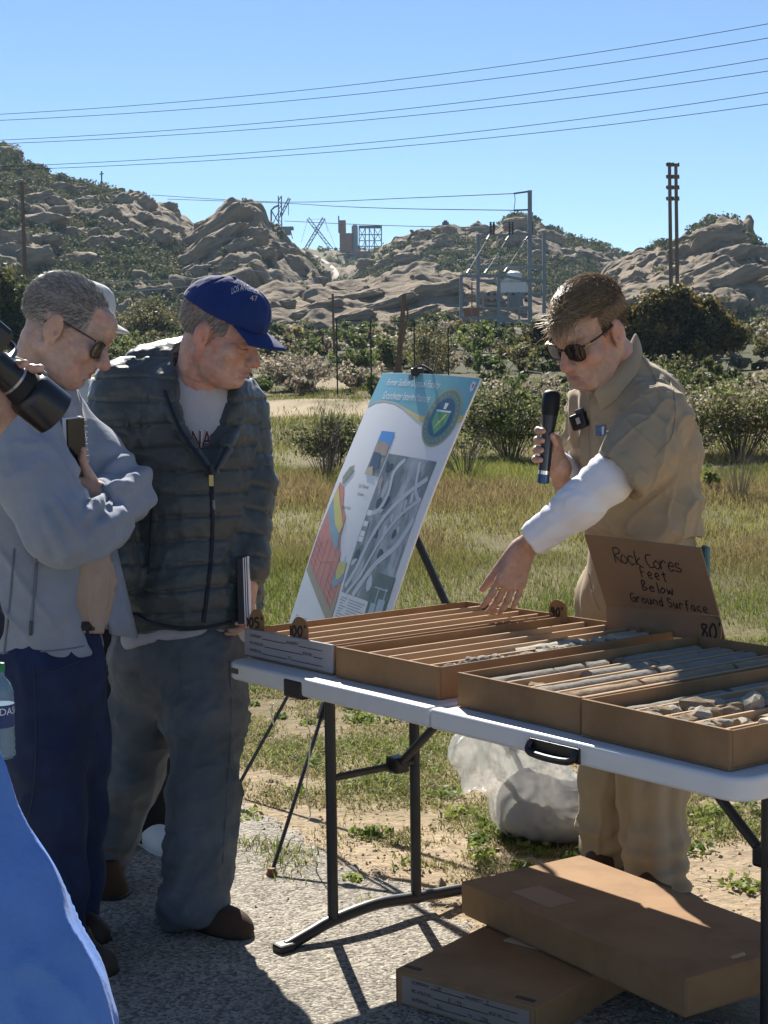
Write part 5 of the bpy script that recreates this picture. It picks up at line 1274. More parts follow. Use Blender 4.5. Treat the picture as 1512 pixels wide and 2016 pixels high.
# ================================================================== LIDDED BOXES UNDER THE TABLE
def lidded(corner, u, v, wl, wv, z0, h, label, textside=None):
    """corner: nearest-left corner at ground; u along the length, v across"""
    B = lambda a, b, z: np.array([corner[0], corner[1], 0]) + u * a + v * b + UP * (z0 + z)
    ax = np.array([u, v, UP])
    t = thing('core_box', label, 'core box', B(wl / 2, wv / 2, 0), 'closed core boxes on the ground')
    MB().box(B(wl / 2, wv / 2, h * .48), (wl - .010, wv - .010, h * .96), ax).build('tray', M_CARD, t, bevel=.003)
    lid = MB().box(B(wl / 2, wv / 2, h * .99), (wl, wv, .006), ax)
    lid.box(B(wl / 2, .0025, h * .53), (wl, .005, h * .90), ax).box(B(wl / 2, wv - .0025, h * .53), (wl, .005, h * .90), ax)
    lid.box(B(.0025, wv / 2, h * .53), (.005, wv - .0104, h * .90), ax).box(B(wl - .0025, wv / 2, h * .53), (.005, wv - .0104, h * .90), ax)
    l = lid.build('lid', M_CARD, t, bevel=.0022)
    return B, l, t
def ground_boxes():
    u = nrm(V3(.443, -.685, 0)); v = np.array([-u[1], u[0], 0]); v = v if v[1] > 0 else -v
    # lower box lies crosswise
    vl = nrm(V3(.294, -.234, 0)); ul = np.array([-vl[1], vl[0], 0]); ul = ul if ul[1] > 0 else -ul
    B, l, t = lidded((.013, 3.585), ul, vl, .84, .40, .002, .088, 'closed brown core box lying on the asphalt beneath the other one')
    MB().box(B(-.0006, .20, .046), (.0012, .36, .066), np.array([ul, vl, UP])).build('printed_panel', mat('printed_card', (.27, .225, .20), rough=.85, var=.06), l)
    form(l, B(-.0016, .05, .066), vl, UP, -ul, .30, [('COR', .22, 0), ('RD', .72, 0), ('RD-94', .36, 1), ('7', .9, 1), ('181', .24, 2), ('204', .66, 2)], .0085, .021)
    MB().box(B(.03, .03, .0905), (.014, .05, .001), np.array([ul, vl, UP])).build('lid_slot', M_INK, l); MB().box(B(.03, .35, .0905), (.014, .05, .001), np.array([ul, vl, UP])).build('lid_slot', M_INK, l)
    mt = mat('torn_tape', (.50, .40, .28), rough=.7); MB().box(B(.36, .17, .0907), (.10, .14, .0012), np.array([ul, vl, UP])).build('worn_label', mt, l)
    c0 = np.array([.190, 3.955])
    B2, l2, t2 = lidded(c0, u, v, .83, .405, .0945, .088, 'closed brown core box stacked crosswise on top of another box')
    MB().box(B2(.22, .10, .0905), (.15, .09, .001), np.array([u, v, UP])).build('worn_label', mat('faded_print', (.33, .22, .14), rough=.8), l2)
    MB().tube([B2(.80, .17, .091), B2(.80, .21, .0915)], .006, 8).build('rolled_edge', M_CARDIN, l2, True)
ground_boxes()

# ================================================================== PLASTIC BAG
def bag():
    c = V3(.50, 4.98, 0)
    F = Field(c + [-.36, -.3, -.03], c + [.36, .32, .52], .007)
    F.ell(c + [.05, 0, .075], (.19, .15, .085), k=.03); F.ell(c + [.13, 0, .10], (.13, .13, .10), k=.05); F.ell(c + [-.02, .0, .14], (.13, .11, .12), k=.05)
    top = W(955, 1500, 4.95)
    F.cap(c + [-.01, 0, .2], top, .10, .055, k=.06)
    F.cap(top, W(925, 1478, 4.95), .05, .055, k=.04); F.cap(W(960, 1470, 4.96), W(930, 1530, 4.93), .045, .035, k=.03); F.cap(W(1000, 1468, 4.97), top, .05, .05, k=.05)
    F.plane_cut(c + [0, 0, .004], (0, 0, -1))
    V, Fq = F.mesh(2); N = vnormals(V, Fq)
    ct = top - [0, 0, .03]; q = V - ct; th = np.arctan2(q[:, 0], q[:, 2] - .35); hh = np.linalg.norm(q, axis=1)
    cr = np.abs(np.sin(th * 21 + 3 * vnoise(V * 9, 3))) ** 1.5 * sstep(.45, .05, hh) * .012
    cr = cr * 1.35 + .008 * (np.minimum(1, np.abs(fbm(V * [15, 15, 11], 3, 8)) * 1.7) - .4) * sstep(0, .04, V[:, 2])
    V = V + N * cr[:, None]
    V[:, 2] = np.maximum(V[:, 2], .004)
    m = bpy.data.materials.new('clear_plastic'); m.use_nodes = True; nt = m.node_tree; b = nt.nodes['Principled BSDF']; out = nt.nodes['Material Output']
    b.inputs['Base Color'].default_value = (.86, .87, .88, 1); b.inputs['Roughness'].default_value = .16; b.inputs['Specular IOR Level'].default_value = .8
    tr = nt.nodes.new('ShaderNodeBsdfTransparent'); tl = nt.nodes.new('ShaderNodeBsdfTranslucent'); tl.inputs['Color'].default_value = (.9, .9, .9, 1)
    m1 = nt.nodes.new('ShaderNodeMixShader'); m1.inputs[0].default_value = .28; nt.links.new(b.outputs[0], m1.inputs[1]); nt.links.new(tl.outputs[0], m1.inputs[2])
    m2 = nt.nodes.new('ShaderNodeMixShader'); m2.inputs[0].default_value = .60; nt.links.new(m1.outputs[0], m2.inputs[1]); nt.links.new(tr.outputs[0], m2.inputs[2]); nt.links.new(m2.outputs[0], out.inputs['Surface'])
    t = thing('plastic_bag', 'clear white plastic bag filled with dark soil on the dirt behind the table', 'bag', c)
    np_mesh('film', V, Fq, m, t, True)
    F = Field(c + [-.34, -.28, -.02], c + [.34, .28, .3], .009)
    F.ell(c + [.05, 0, .07], (.182, .142, .085), k=.03); F.ell(c + [.13, 0, .085], (.12, .12, .095), k=.05); F.ell(c + [-.03, 0, .11], (.115, .10, .115), k=.05); F.plane_cut(c + [0, 0, .010], (0, 0, -1))
    V, Fq = F.mesh(1); V += vnormals(V, Fq) * (.008 * fbm(V * 22, 4, 2))[:, None]; V[:, 2] = np.maximum(V[:, 2], .008)
    np_mesh('soil', V, Fq, mat('bagged_soil', (.05, .045, .042), rough=.95, var=.3, vscale=30, bump=.6, bscale=60), t, True)
bag()
# ================================================================== PEOPLE
def axes(fwd_xy, pitch=0.0, roll=0.0):
    """columns: person's right, forward (face), up"""
    f = nrm([fwd_xy[0], fwd_xy[1], 0]); r = np.array([f[1], -f[0], 0]); p = math.radians(pitch)
    f2 = f * math.cos(p) - UP * math.sin(p); u2 = np.cross(r, f2)
    if roll:
        a = math.radians(roll); r, u2 = r * math.cos(a) - u2 * math.sin(a), r * math.sin(a) + u2 * math.cos(a)
    return np.stack([r, f2, u2], 1)
M_SKIN = mat('skin', attr=True, rough=.46, var=.13, vscale=70, bump=.22, bscale=420, spec=.4, sss=.10, bump2=.30, b2scale=95)
class Head:
    def __init__(s, c, R, sc=1.0): s.c = np.asarray(c, float); s.R = R; s.s = sc
    def P(s, x, y, z): return s.c + s.s * (s.R @ np.array([x, y, z], float))
    def L(s, V): return (V - s.c) @ s.R / s.s
    def build(s, neck_to, neck_r=.058, nose=1.0, jaw=1.0, jowl=0.0, chin=1.0, h=.0025, lines=1.0):
        e = .17 * s.s
        lo = np.minimum(s.c - e, np.asarray(neck_to) - .09); hi = np.maximum(s.c + e, np.asarray(neck_to) + .09)
        F = Field(lo, hi, h); k = s.s; P = s.P; R = s.R
        def el(x, y, z, rx, ry, rz, kk=.02, sub=False): F.ell(P(x, y, z), (rx * k, ry * k, rz * k), R, kk, sub)
        def cp(a, b, ra, rb=None, kk=.015, sub=False): F.cap(P(*a), P(*b), ra * k, (ra if rb is None else rb) * k, kk, sub=sub)
        F.cap(P(0, -.030, -.05), neck_to, neck_r * 1.0, neck_r * 1.14, .03)
        el(0, -.014, .036, .076, .098, .086); el(0, .034, -.032, .062, .060, .080, .03)
        el(0, .060, -.096, .033 * jaw, .032, .026 * chin, .028)
        for sx in (-1, 1):
            cp((sx * .058 * jaw, -.006, -.055), (sx * .026, .062, -.098), .021, .02, .026)
            el(sx * .043, .060, -.030, .026, .026, .026, .022)
            if jowl: el(sx * .042, .035, -.082, .026 * jowl, .035, .030, .025)
            cp((sx * .034, .068, .024), (sx * .004, .081, .018), .015, .013, .016)
        cp((0, .078, .045), (0, .075, .03), .03, .03, .03)
        for sx in (-1, 1): el(sx * .031, .104, -.003, .0185, .015, .0135, .012, True)
        for sx in (-1, 1): el(sx * .031, .078, -.004, .0150, .0135, .0125, .004); cp((sx * .018, .089, -.0125), (sx * .045, .083, -.012), .0035, .003, .007)
        cp((0, .086, .012), (0, .108 * (.6 + .4 * nose), -.034), .0095, .0130, .012); el(0, .111 * (.6 + .4 * nose), -.039, .0135, .0125, .0115, .010)
        for sx in (-1, 1): el(sx * .0125, .100, -.043, .0090, .0115, .0085, .007); el(sx * .0075, .103, -.053, .0045, .006, .004, .004, True)
        el(0, .082, -.066, .028, .018, .022, .016)
        cp((-.018, .094, -.0640), (.018, .094, -.0640), .0060, .006, .008); cp((-.014, .093, -.0775), (.014, .093, -.0775), .0068, .0068, .008)
        cp((-.024, .1005, -.0712), (.024, .0985, -.0712), .0030, .0030, .004, True); el(0, .095, -.089, .022, .008, .006, .008, True)
        for sx in (-1, 1):
            cp((sx * .022, .096, -.050), (sx * .034, .083, -.074), .0012, .0012, .010, True)
            F.ell(P(sx * .079, -.010, -.008), (.010 * k, .021 * k, .034 * k), R, .008); F.ell(P(sx * .077, -.004, -.036), (.008 * k, .011 * k, .012 * k), R, .006)
            F.ell(P(sx * .0905, -.006, -.006), (.007 * k, .012 * k, .021 * k), R, .005, True); F.ell(P(sx * .088, .000, -.014), (.009 * k, .005 * k, .008 * k), R, .004, True)
        V, Fq = F.mesh(1); return s.detail(V, Fq, lines, int(neck_r * 1000)), Fq
    def detail(s, V, F, lines=1.0, seed=0):
        N = vnormals(V, F); l = s.L(V); x, y, z = l[:, 0], l[:, 1], l[:, 2]; ax = np.abs(x); face = sstep(.0, .03, y)
        d = .00045 * fbm(l * 260, 2, seed) + .0009 * fbm(l * 70, 3, seed + 3)
        d = d - lines * face * (.0011 * np.exp(-((np.sin((z - .04) * 420 + 2 * vnoise(l * 30, seed)) - 1) / .35) ** 2) * sstep(.028, .04, z) * sstep(.085, .07, z))
        d = d - lines * .0014 * np.exp(-((z + .020 + 5 * (ax - .03) ** 2) / .0022) ** 2) * (y > .06) * (ax < .05) * (ax > .014)
        d = d - lines * .0012 * np.exp(-(np.sin((z + .5 * (ax - .05)) * 700) - 1) ** 2 / .15) * np.exp(-((ax - .056) / .008) ** 2) * np.exp(-(z / .014) ** 2) * (y > .03)
        d = d - lines * .0016 * np.exp(-(np.sin(z * 230 + 3 * vnoise(l * 18, seed + 5)) - 1) ** 2 / .12) * sstep(-.10, -.125, z)
        return V + N * (d * s.s)[:, None]
    def color(s, V, base=(.50, .31, .235), lip=(.40, .18, .15), brow=(.30, .26, .22), ruddy=.5, stubble=0.0, scalp=None, lid_line=True):
        l = s.L(V); x, y, z = l[:, 0], l[:, 1], l[:, 2]; ax = np.abs(x)
        c = np.tile(np.array(base), (len(V), 1)); mott = fbm(V * 38, 3, 4)[:, None]
        c = c * (1 + .15 * mott); bl = sstep(.15, .6, fbm(V * 19, 3, 14))[:, None]; c = c * (1 + bl * np.array([.06, -.10, -.12]))
        red = np.exp(-((ax - .045) / .022) ** 2 - ((z + .028) / .026) ** 2) * (y > .02) + np.exp(-(x / .016) ** 2 - ((z + .038) / .016) ** 2) * (y > .09) + (ax > .080) * .8 + .5 * sstep(-.10, -.16, z)
        c = c * (1 + ruddy * np.clip(red, 0, 1)[:, None] * np.array([.10, -.20, -.24]))
        m = (np.exp(-(x / .021) ** 4 - ((z + .0705) / .0105) ** 4) * (y > .085))[:, None]; c = c * (1 - m) + np.array(lip) * m
        m = (np.exp(-((ax - .033) / .019) ** 4 - ((z - .0205 - .10 * (ax - .03)) / .0050) ** 4) * (y > .06))[:, None] * .75; c = c * (1 - m) + np.array(brow) * m
        if lid_line: m = (np.exp(-((ax - .031) / .0135) ** 4 - ((z + .0095 + 6 * (ax - .031) ** 2) / .0024) ** 4) * (y > .06))[:, None] * .85; c = c * (1 - m) + np.array([.06, .04, .035]) * m
        if stubble: m = (sstep(-.035, -.06, z) * (y > -.01) * sstep(-.15, -.11, z) * stubble)[:, None]; c = c * (1 - m) + np.array([.33, .25, .22]) * m
        if scalp is not None: m = (np.array([float(scalp[1](*q)) for q in l]) * .85 * sstep(-.045, -.01, z))[:, None]; c = c * (1 - m) + np.array(scalp[0]) * m
        return np.clip(c, .01, .9)
def hand(F, wrist, f, n, side, curls, sc=1.0, spread=.10, thumb=(.55, .75, .35), thumb_curl=.3, fore=None, flen=1.0):
    """f: towards the fingers, n: where the palm faces, side: +1/-1 puts the thumb on +-(f x n)"""
    f = nrm(f); n = nrm(np.asarray(n) - f * np.dot(f, n)); t = np.cross(f, n) * side; w = np.asarray(wrist, float); s = sc
    kn = [(.029, .088), (.0095, .093), (-.0100, .089), (-.0285, .079)]; ln = [.074, .082, .076, .060]; rd = [.0092, .0095, .0090, .0078]
    for i in range(4):
        b = w + (t * kn[i][0] * .62 + f * .012) * s; k = w + (t * kn[i][0] + f * kn[i][1] - n * .004) * s
        F.cap(b, k, .0145 * s, .0118 * s, .012)
        d0 = nrm(f + t * spread * (1.5 - i)); a = 0.0; p = k; c = curls[i]
        for j, frac in enumerate((.46, .30, .24)):
            a += c[j]; d = d0 * math.cos(a) + n * math.sin(a); q = p + d * ln[i] * frac * s * flen
            F.cap(p, q, rd[i] * (.95 - .07 * j) * s, rd[i] * (.90 - .08 * j) * s, .0035); F.ell(p - n * .0012 * s, [rd[i] * (1.10 - .08 * j) * s] * 3, None, .004); p = q
    b = w + (f * .022 + t * .022 + n * .006) * s; d = nrm(f * thumb[0] + t * thumb[1] + n * thumb[2]); p = b; a = 0
    for j, (l, r0, r1) in enumerate(((.046, .0155, .0125), (.034, .0118, .0105), (.028, .0104, .0085))):
        if j: a += thumb_curl
        dd = nrm(d * math.cos(a) + nrm(f + n * .6) * math.sin(a)); q = p + dd * l * s; F.cap(p, q, r0 * s, r1 * s, .008 if j == 0 else .004); p = q
    if fore is not None: F.cap(w, fore, .027 * s, .035 * s, .02, w=n, fs=1.25); F.cap(w, w + f * .03 * s, .026 * s, .026 * s, .015, w=n, fs=1.3)
    return F
def hand_mesh(wrist, fore, *a, h=.0021, **k):
    w = np.asarray(wrist, float); lo = np.minimum(w, fore) - .06; hi = np.maximum(w, fore) + .06
    f = nrm(a[0]); tip = w + f * .2 * k.get('sc', 1); lo = np.minimum(lo, np.minimum(w, tip) - .10); hi = np.maximum(hi, np.maximum(w, tip) + .10)
    F = Field(lo, hi, h); hand(F, w, *a, fore=fore, **k); return F.mesh(1)
def skin_col(V, base=(.50, .31, .235)):
    return np.clip(np.tile(np.array(base), (len(V), 1)) * (1 + .10 * fbm(V * 55, 3, 8))[:, None], .02, .9)
def core_body(chains, h=.009):
    """slim unseen trunk and limbs inside the clothes, so that head, hands and shoes belong to one figure"""
    pts = np.concatenate([np.array(c[0]) for c in chains]); F = Field(pts.min(0) - .16, pts.max(0) + .16, h)
    for p, r in chains: F.chain(p, r, .03)
    V, Fq = F.mesh(1); return V, Fq, skin_col(V)
def cloth(V, F, scale, amp, seed, ridged=True):
    N = vnormals(V, F); q = V * np.array(scale)
    d = fbm(q, 3, seed)
    if ridged: d = 1 - np.abs(d) * 1.6
    return V + N * (amp * d)[:, None]
def creases(V, N, d, fa, fc, amp, seed, power=4.0):
    d = nrm(d); a = nrm(np.cross(d, (.3, .8, .1))); b = np.cross(d, a)
    q = np.stack([V @ d * fa, V @ a * fc, V @ b * fc], 1); q = q + .35 * np.stack([vnoise(V * 6, seed + 1), vnoise(V * 6, seed + 2), vnoise(V * 6, seed + 3)], 1)
    n = fbm(q, 2, seed, .4); return V + N * (amp * ((1 - np.minimum(1, np.abs(n) * 1.25)) ** power - .15))[:, None]
def mesh_cloth(F, name, m, parent, scale=(7, 7, 18), amp=.006, seed=1, col=None, post=None, ridged=True):
    V, Fq = F.mesh(1); V = cloth(V, Fq, scale, amp, seed, ridged)
    V = relax(V, Fq, .35)
    if post is not None: V = post(V, Fq)
    o = np_mesh(name, V, Fq, m, parent, True, col=None if col is None else col(V)); return o, V, Fq, Surf(V, Fq)
def strands(name, head, m, parent, keep, direc, length, n, seed, wid=.0016, surf_r=((.0, -.014, .036), (.077, .099, .087)), lift=.25, cols=None, curl=0.0, base_off=.001):
    """short hairs rooted on the skull"""
    r = np.random.default_rng(seed); u = r.normal(0, 1, (n * 3, 3)); u /= np.linalg.norm(u, axis=1)[:, None]
    c, rad = np.array(surf_r[0]), np.array(surf_r[1]); p = c + u * (rad + base_off)
    k = np.array([keep(*q) for q in p]); p = p[k][:n]; u = u[k][:n]; nn = u / rad; nn /= np.linalg.norm(nn, axis=1)[:, None]
    d = np.array([direc(*q) for q in p]) + r.normal(0, .22, p.shape); d -= nn * (d * nn).sum(1)[:, None]; d /= (np.linalg.norm(d, axis=1)[:, None] + 1e-6)
    L = np.array([length(*q) for q in p])[:, None] * r.uniform(.6, 1.25, (len(p), 1))
    lf = lift * r.uniform(.3, 1.6, (len(p), 1)); ph = r.uniform(0, 6.28, (len(p), 1)); side = np.cross(nn, d)
    pts = [p]
    for j in (1, 2, 3):
        t = j / 3; pts.append(p + (d * t + nn * lf * (t - .35 * t * t) + side * curl * np.sin(ph + t * 4) * t) * L)
    pts = np.stack(pts, 1); W_ = wid * np.array([1, 1, .8, .25])
    V = np.stack([pts - side[:, None] * W_[None, :, None], pts + side[:, None] * W_[None, :, None], pts + nn[:, None] * W_[None, :, None] * 1.2], 2)     # (n,4,3,3)
    n_ = len(p); idx = np.arange(n_ * 12).reshape(n_, 4, 3); Fs = []
    for j in range(3):
        for a, b in ((0, 1), (1, 2), (2, 0)): Fs.append(np.stack([idx[:, j, a], idx[:, j, b], idx[:, j + 1, b], idx[:, j + 1, a]], -1))
    Fq = np.concatenate(Fs); V = V.reshape(-1, 3); Vw = head.c + head.s * (V @ head.R.T)
    col = None
    if cols is not None: cc = np.array([cols(q, r) for q in p]); col = np.repeat(cc, 12, 0)
    return np_mesh(name, Vw, Fq, m, parent, True, col=col)
M_HAIR = mat('hair', attr=True, rough=.42, var=0, spec=.6, trans=.4)
def px_text(surf, s, x0, y0, x1, y1, h, m, name, parent, arc=0.0, off=.0015, slant=0.0):
    v, f = text2d(s, 1.0, 1.0); pts = []
    for a, b in v:
        x = x0 + (x1 - x0) * a + slant * b; y = y0 + (y1 - y0) * a - h * b - arc * math.sin(math.pi * a); p, n = surf.px(x, y, off)
        pts.append(p)
    f = [q for q in f if all(pts[i] is not None for i in q)]; pts = [V3(0, 0, -1) if p is None else p for p in pts]
    used = sorted({i for q in f for i in q}); rm = {i: k for k, i in enumerate(used)}; pts = [pts[i] for i in used]; f = [tuple(rm[i] for i in q) for q in f]
    if not f: return None
    return MB().add(pts, f).build(name, m, parent)
def px_patch(surf, name, poly, m, parent, off=.002, sub=6):
    """a flat patch laid on a surface over a small pixel quad (tl, tr, br, bl)"""
    tl, tr, br, bl = [np.array(p, float) for p in poly]; vs, fs = [], []
    for j in range(sub + 1):
        for i in range(sub + 1):
            a, b = i / sub, j / sub; q = (tl * (1 - a) + tr * a) * (1 - b) + (bl * (1 - a) + br * a) * b; p, n = surf.px(q[0], q[1], off)
            if p is None: return None
            vs.append(p)
    k = sub + 1
    for j in range(sub):
        for i in range(sub): fs.append((j * k + i, j * k + i + 1, (j + 1) * k + i + 1, (j + 1) * k + i))
    return MB().add(vs, fs).build(name, m, parent, 'all')
def shoe(name, heel, toe, m, parent, wid=.047, hgt=.085, sole=None, z0=.0):
    heel = np.array([heel[0], heel[1], z0]); toe = np.array([toe[0], toe[1], z0]); d = nrm(toe - heel); L = np.linalg.norm(toe - heel); s = np.cross(UP, d)
    F = Field(np.minimum(heel, toe) - .09 + [0, 0, .02], np.maximum(heel, toe) + .09 + UP * .12, .005)
    F.cap(heel + d * .045 + UP * .035, toe - d * .06 + UP * .030, .042, wid, .02, w=UP, fs=1.15); F.cap(toe - d * .08 + UP * .028, toe - d * .038 + UP * .022, wid, .036, .02, w=UP, fs=1.35)
    F.cap(heel + d * .05 + UP * .04, heel + d * .065 + UP * (hgt + .02), .045, .047, .03); F.cap(heel + d * .08 + UP * .06, toe - d * .09 + UP * .035, .045, .036, .03)
    F.plane_cut(heel + UP * .012, -UP, .003); F.plane_cut(heel + UP * (hgt + .035), UP, .004)
    V, Fq = F.mesh(1); o = np_mesh(name, V, Fq, m, parent, True)
    so = MB(); lp = []
    for a in np.linspace(0, 2 * math.pi, 26)[:-1]:
        t = .5 + .5 * math.cos(a); w = (.040 + .012 * sstep(.35, .75, t)) * abs(math.sin(a)) ** .55 * (1 if math.sin(a) > 0 else -1); lp.append(heel + d * (L * (t * 1.0)) + s * w + UP * .002)
    so.prism(lp, UP * .017).build('sole', sole or M_BPL, o, bevel=.003)
    return o
def lens_set(head, parent, col, wl=.054, hl=.040, thick_frame=.0032, zc=-.003, yc=.1005, metal=None, wrap=.30, temple_z=.010, droop=.0, rim=True):
    M_L = mat('sunglass_lens', (.008, .008, .010), rough=.06, var=0, spec=.9); M_F = mat('glasses_frame', col, rough=.3, var=0, spec=.5)
    g = []
    fr = MB()
    for sx in (-1, 1):
        vs, fs = [], []; n = 24; ring = []
        for j in range(3):
            for i in range(n):
                a = 2 * math.pi * i / n; q = (0, .6, 1)[j]
                ca, sa = math.cos(a), math.sin(a); ex = np.sign(ca) * abs(ca) ** .7 * wl * .5 * q; ez = np.sign(sa) * abs(sa) ** .8 * hl * .5 * q * (1 - .12 * (ex * sx < 0)) 
                x = sx * .0335 + ex; y = yc - wrap * (abs(x) ** 2) / .06 * .5; p = head.P(x, y, zc + ez - droop * abs(x)); vs.append(p)
                if j == 2: ring.append(p)
        for j in range(2):
            for i in range(n): fs.append((j * n + i, j * n + (i + 1) % n, (j + 1) * n + (i + 1) % n, (j + 1) * n + i))
        MB().add(vs, fs).build('lens', M_L, parent, 'all')
        if rim: fr.tube(ring + [ring[0]], thick_frame * .62, 6)
        hx = .0335 + wl * .5; y0 = yc - wrap * hx ** 2 / .06 * .5
        fr.tube(smooth_poly([head.P(sx * (hx - .002), y0, temple_z - droop * hx), head.P(sx * (hx + .006), y0 - .012, temple_z), head.P(sx * .0795, .03, temple_z + .004), head.P(sx * .080, -.015, temple_z + .006), head.P(sx * .079, -.035, temple_z - .014)], 5), thick_frame * .72, 6)
        if metal: MB().tube([head.P(sx * (hx + .003), y0 - .004, temple_z), head.P(sx * (hx + .008), y0 - .018, temple_z)], thick_frame * .9, 6).build('hinge', metal, parent, True)
    fr.tube(smooth_poly([head.P(-.009, yc, zc + .006), head.P(0, yc + .004, zc + .009), head.P(.009, yc, zc + .006)], 4), thick_frame * .8, 6)
    fr.build('glasses_frame', M_F, parent, True)
def cap_hat(head, parent, m, brim_m, brim_len=.072, brim_w=.082, sx=1.0, rise=.0, brim_droop=.020, tilt=0.0, button=True, name='cap'):
    e = .15 * head.s; F = Field(head.c - e, head.c + e, .0032)
    F.ell(head.P(0, -.006, .036), (.087 * head.s * sx, .117 * head.s, .104 * head.s), head.R, .01); F.ell(head.P(0, .062, .075), (.055 * head.s, .046 * head.s, .052 * head.s), head.R, .03)
    F.ell(head.P(0, -.006, .026), (.082 * head.s * sx, .112 * head.s, .094 * head.s), head.R, .003, True)
    F.plane_cut(head.P(0, .09, .036 + tilt), head.R @ nrm(V3(0, -.10, -1)), .002)
    V, Fq = F.mesh(1); l = head.L(V); th = np.arctan2(l[:, 0], l[:, 1] + .01); N = vnormals(V, Fq)
    d = np.abs(((th / (math.pi / 3) + .5) % 1) - .5) * (math.pi / 3) * np.hypot(l[:, 0], l[:, 1]); V = V - N * (.0016 * np.exp(-(d / .003) ** 2))[:, None] + N * (.0012 * fbm(V * 40, 3, 3))[:, None]
    o = np_mesh(name, V, Fq, m, parent, True)
    vs, fs = [], []; nu, nv = 18, 7
    for lay in (0, 1):
        for j in range(nv):
            for i in range(nu):
                a = lerp(-.95, .95, i / (nu - 1)); q = j / (nv - 1)
                bx = .085 * math.sin(a) * sx; by = .113 * math.cos(a) - .008
                oy = by + q * brim_len * math.cos(a * .75) ** .8; ox = bx + q * .012 * math.sin(a)
                z = .037 + tilt - .10 * (by - .09) - brim_droop * q ** 1.3 - 1.9 * ox ** 2 * q - lay * .003
                vs.append(head.P(ox, oy, z))
    k = nu * nv
    for j in range(nv - 1):
        for i in range(nu - 1):
            fs.append((j * nu + i, j * nu + i + 1, (j + 1) * nu + i + 1, (j + 1) * nu + i)); fs.append((k + j * nu + i, k + (j + 1) * nu + i, k + (j + 1) * nu + i + 1, k + j * nu + i + 1))
    rim = [j * nu for j in range(nv)] + [(nv - 1) * nu + i for i in range(1, nu)] + [j * nu + nu - 1 for j in range(nv - 2, -1, -1)]
    for a, b in zip(rim[:-1], rim[1:]): fs.append((a, b, b + k, a + k))
    MB().add(vs, fs).build('brim', brim_m, o, 'all')
    if button: MB().lathe(head.P(0, -.010, .1385), [(.008, 0), (.008, .003), (.004, .006)], 10, head.R.T).build('button', m, o, True)
    return o, V, Fq
def grey_cols(lo, hi, warm=0.0):
    def f(p, r): t = r.random(); c = lo + (hi - lo) * t ** 1.4; return np.array([c * (1 + warm), c, c * (1 - warm)])
    return f

M_CUFF = mat('ribbed_cuff', (.20, .24, .31), rough=.9, var=.1, vscale=50)

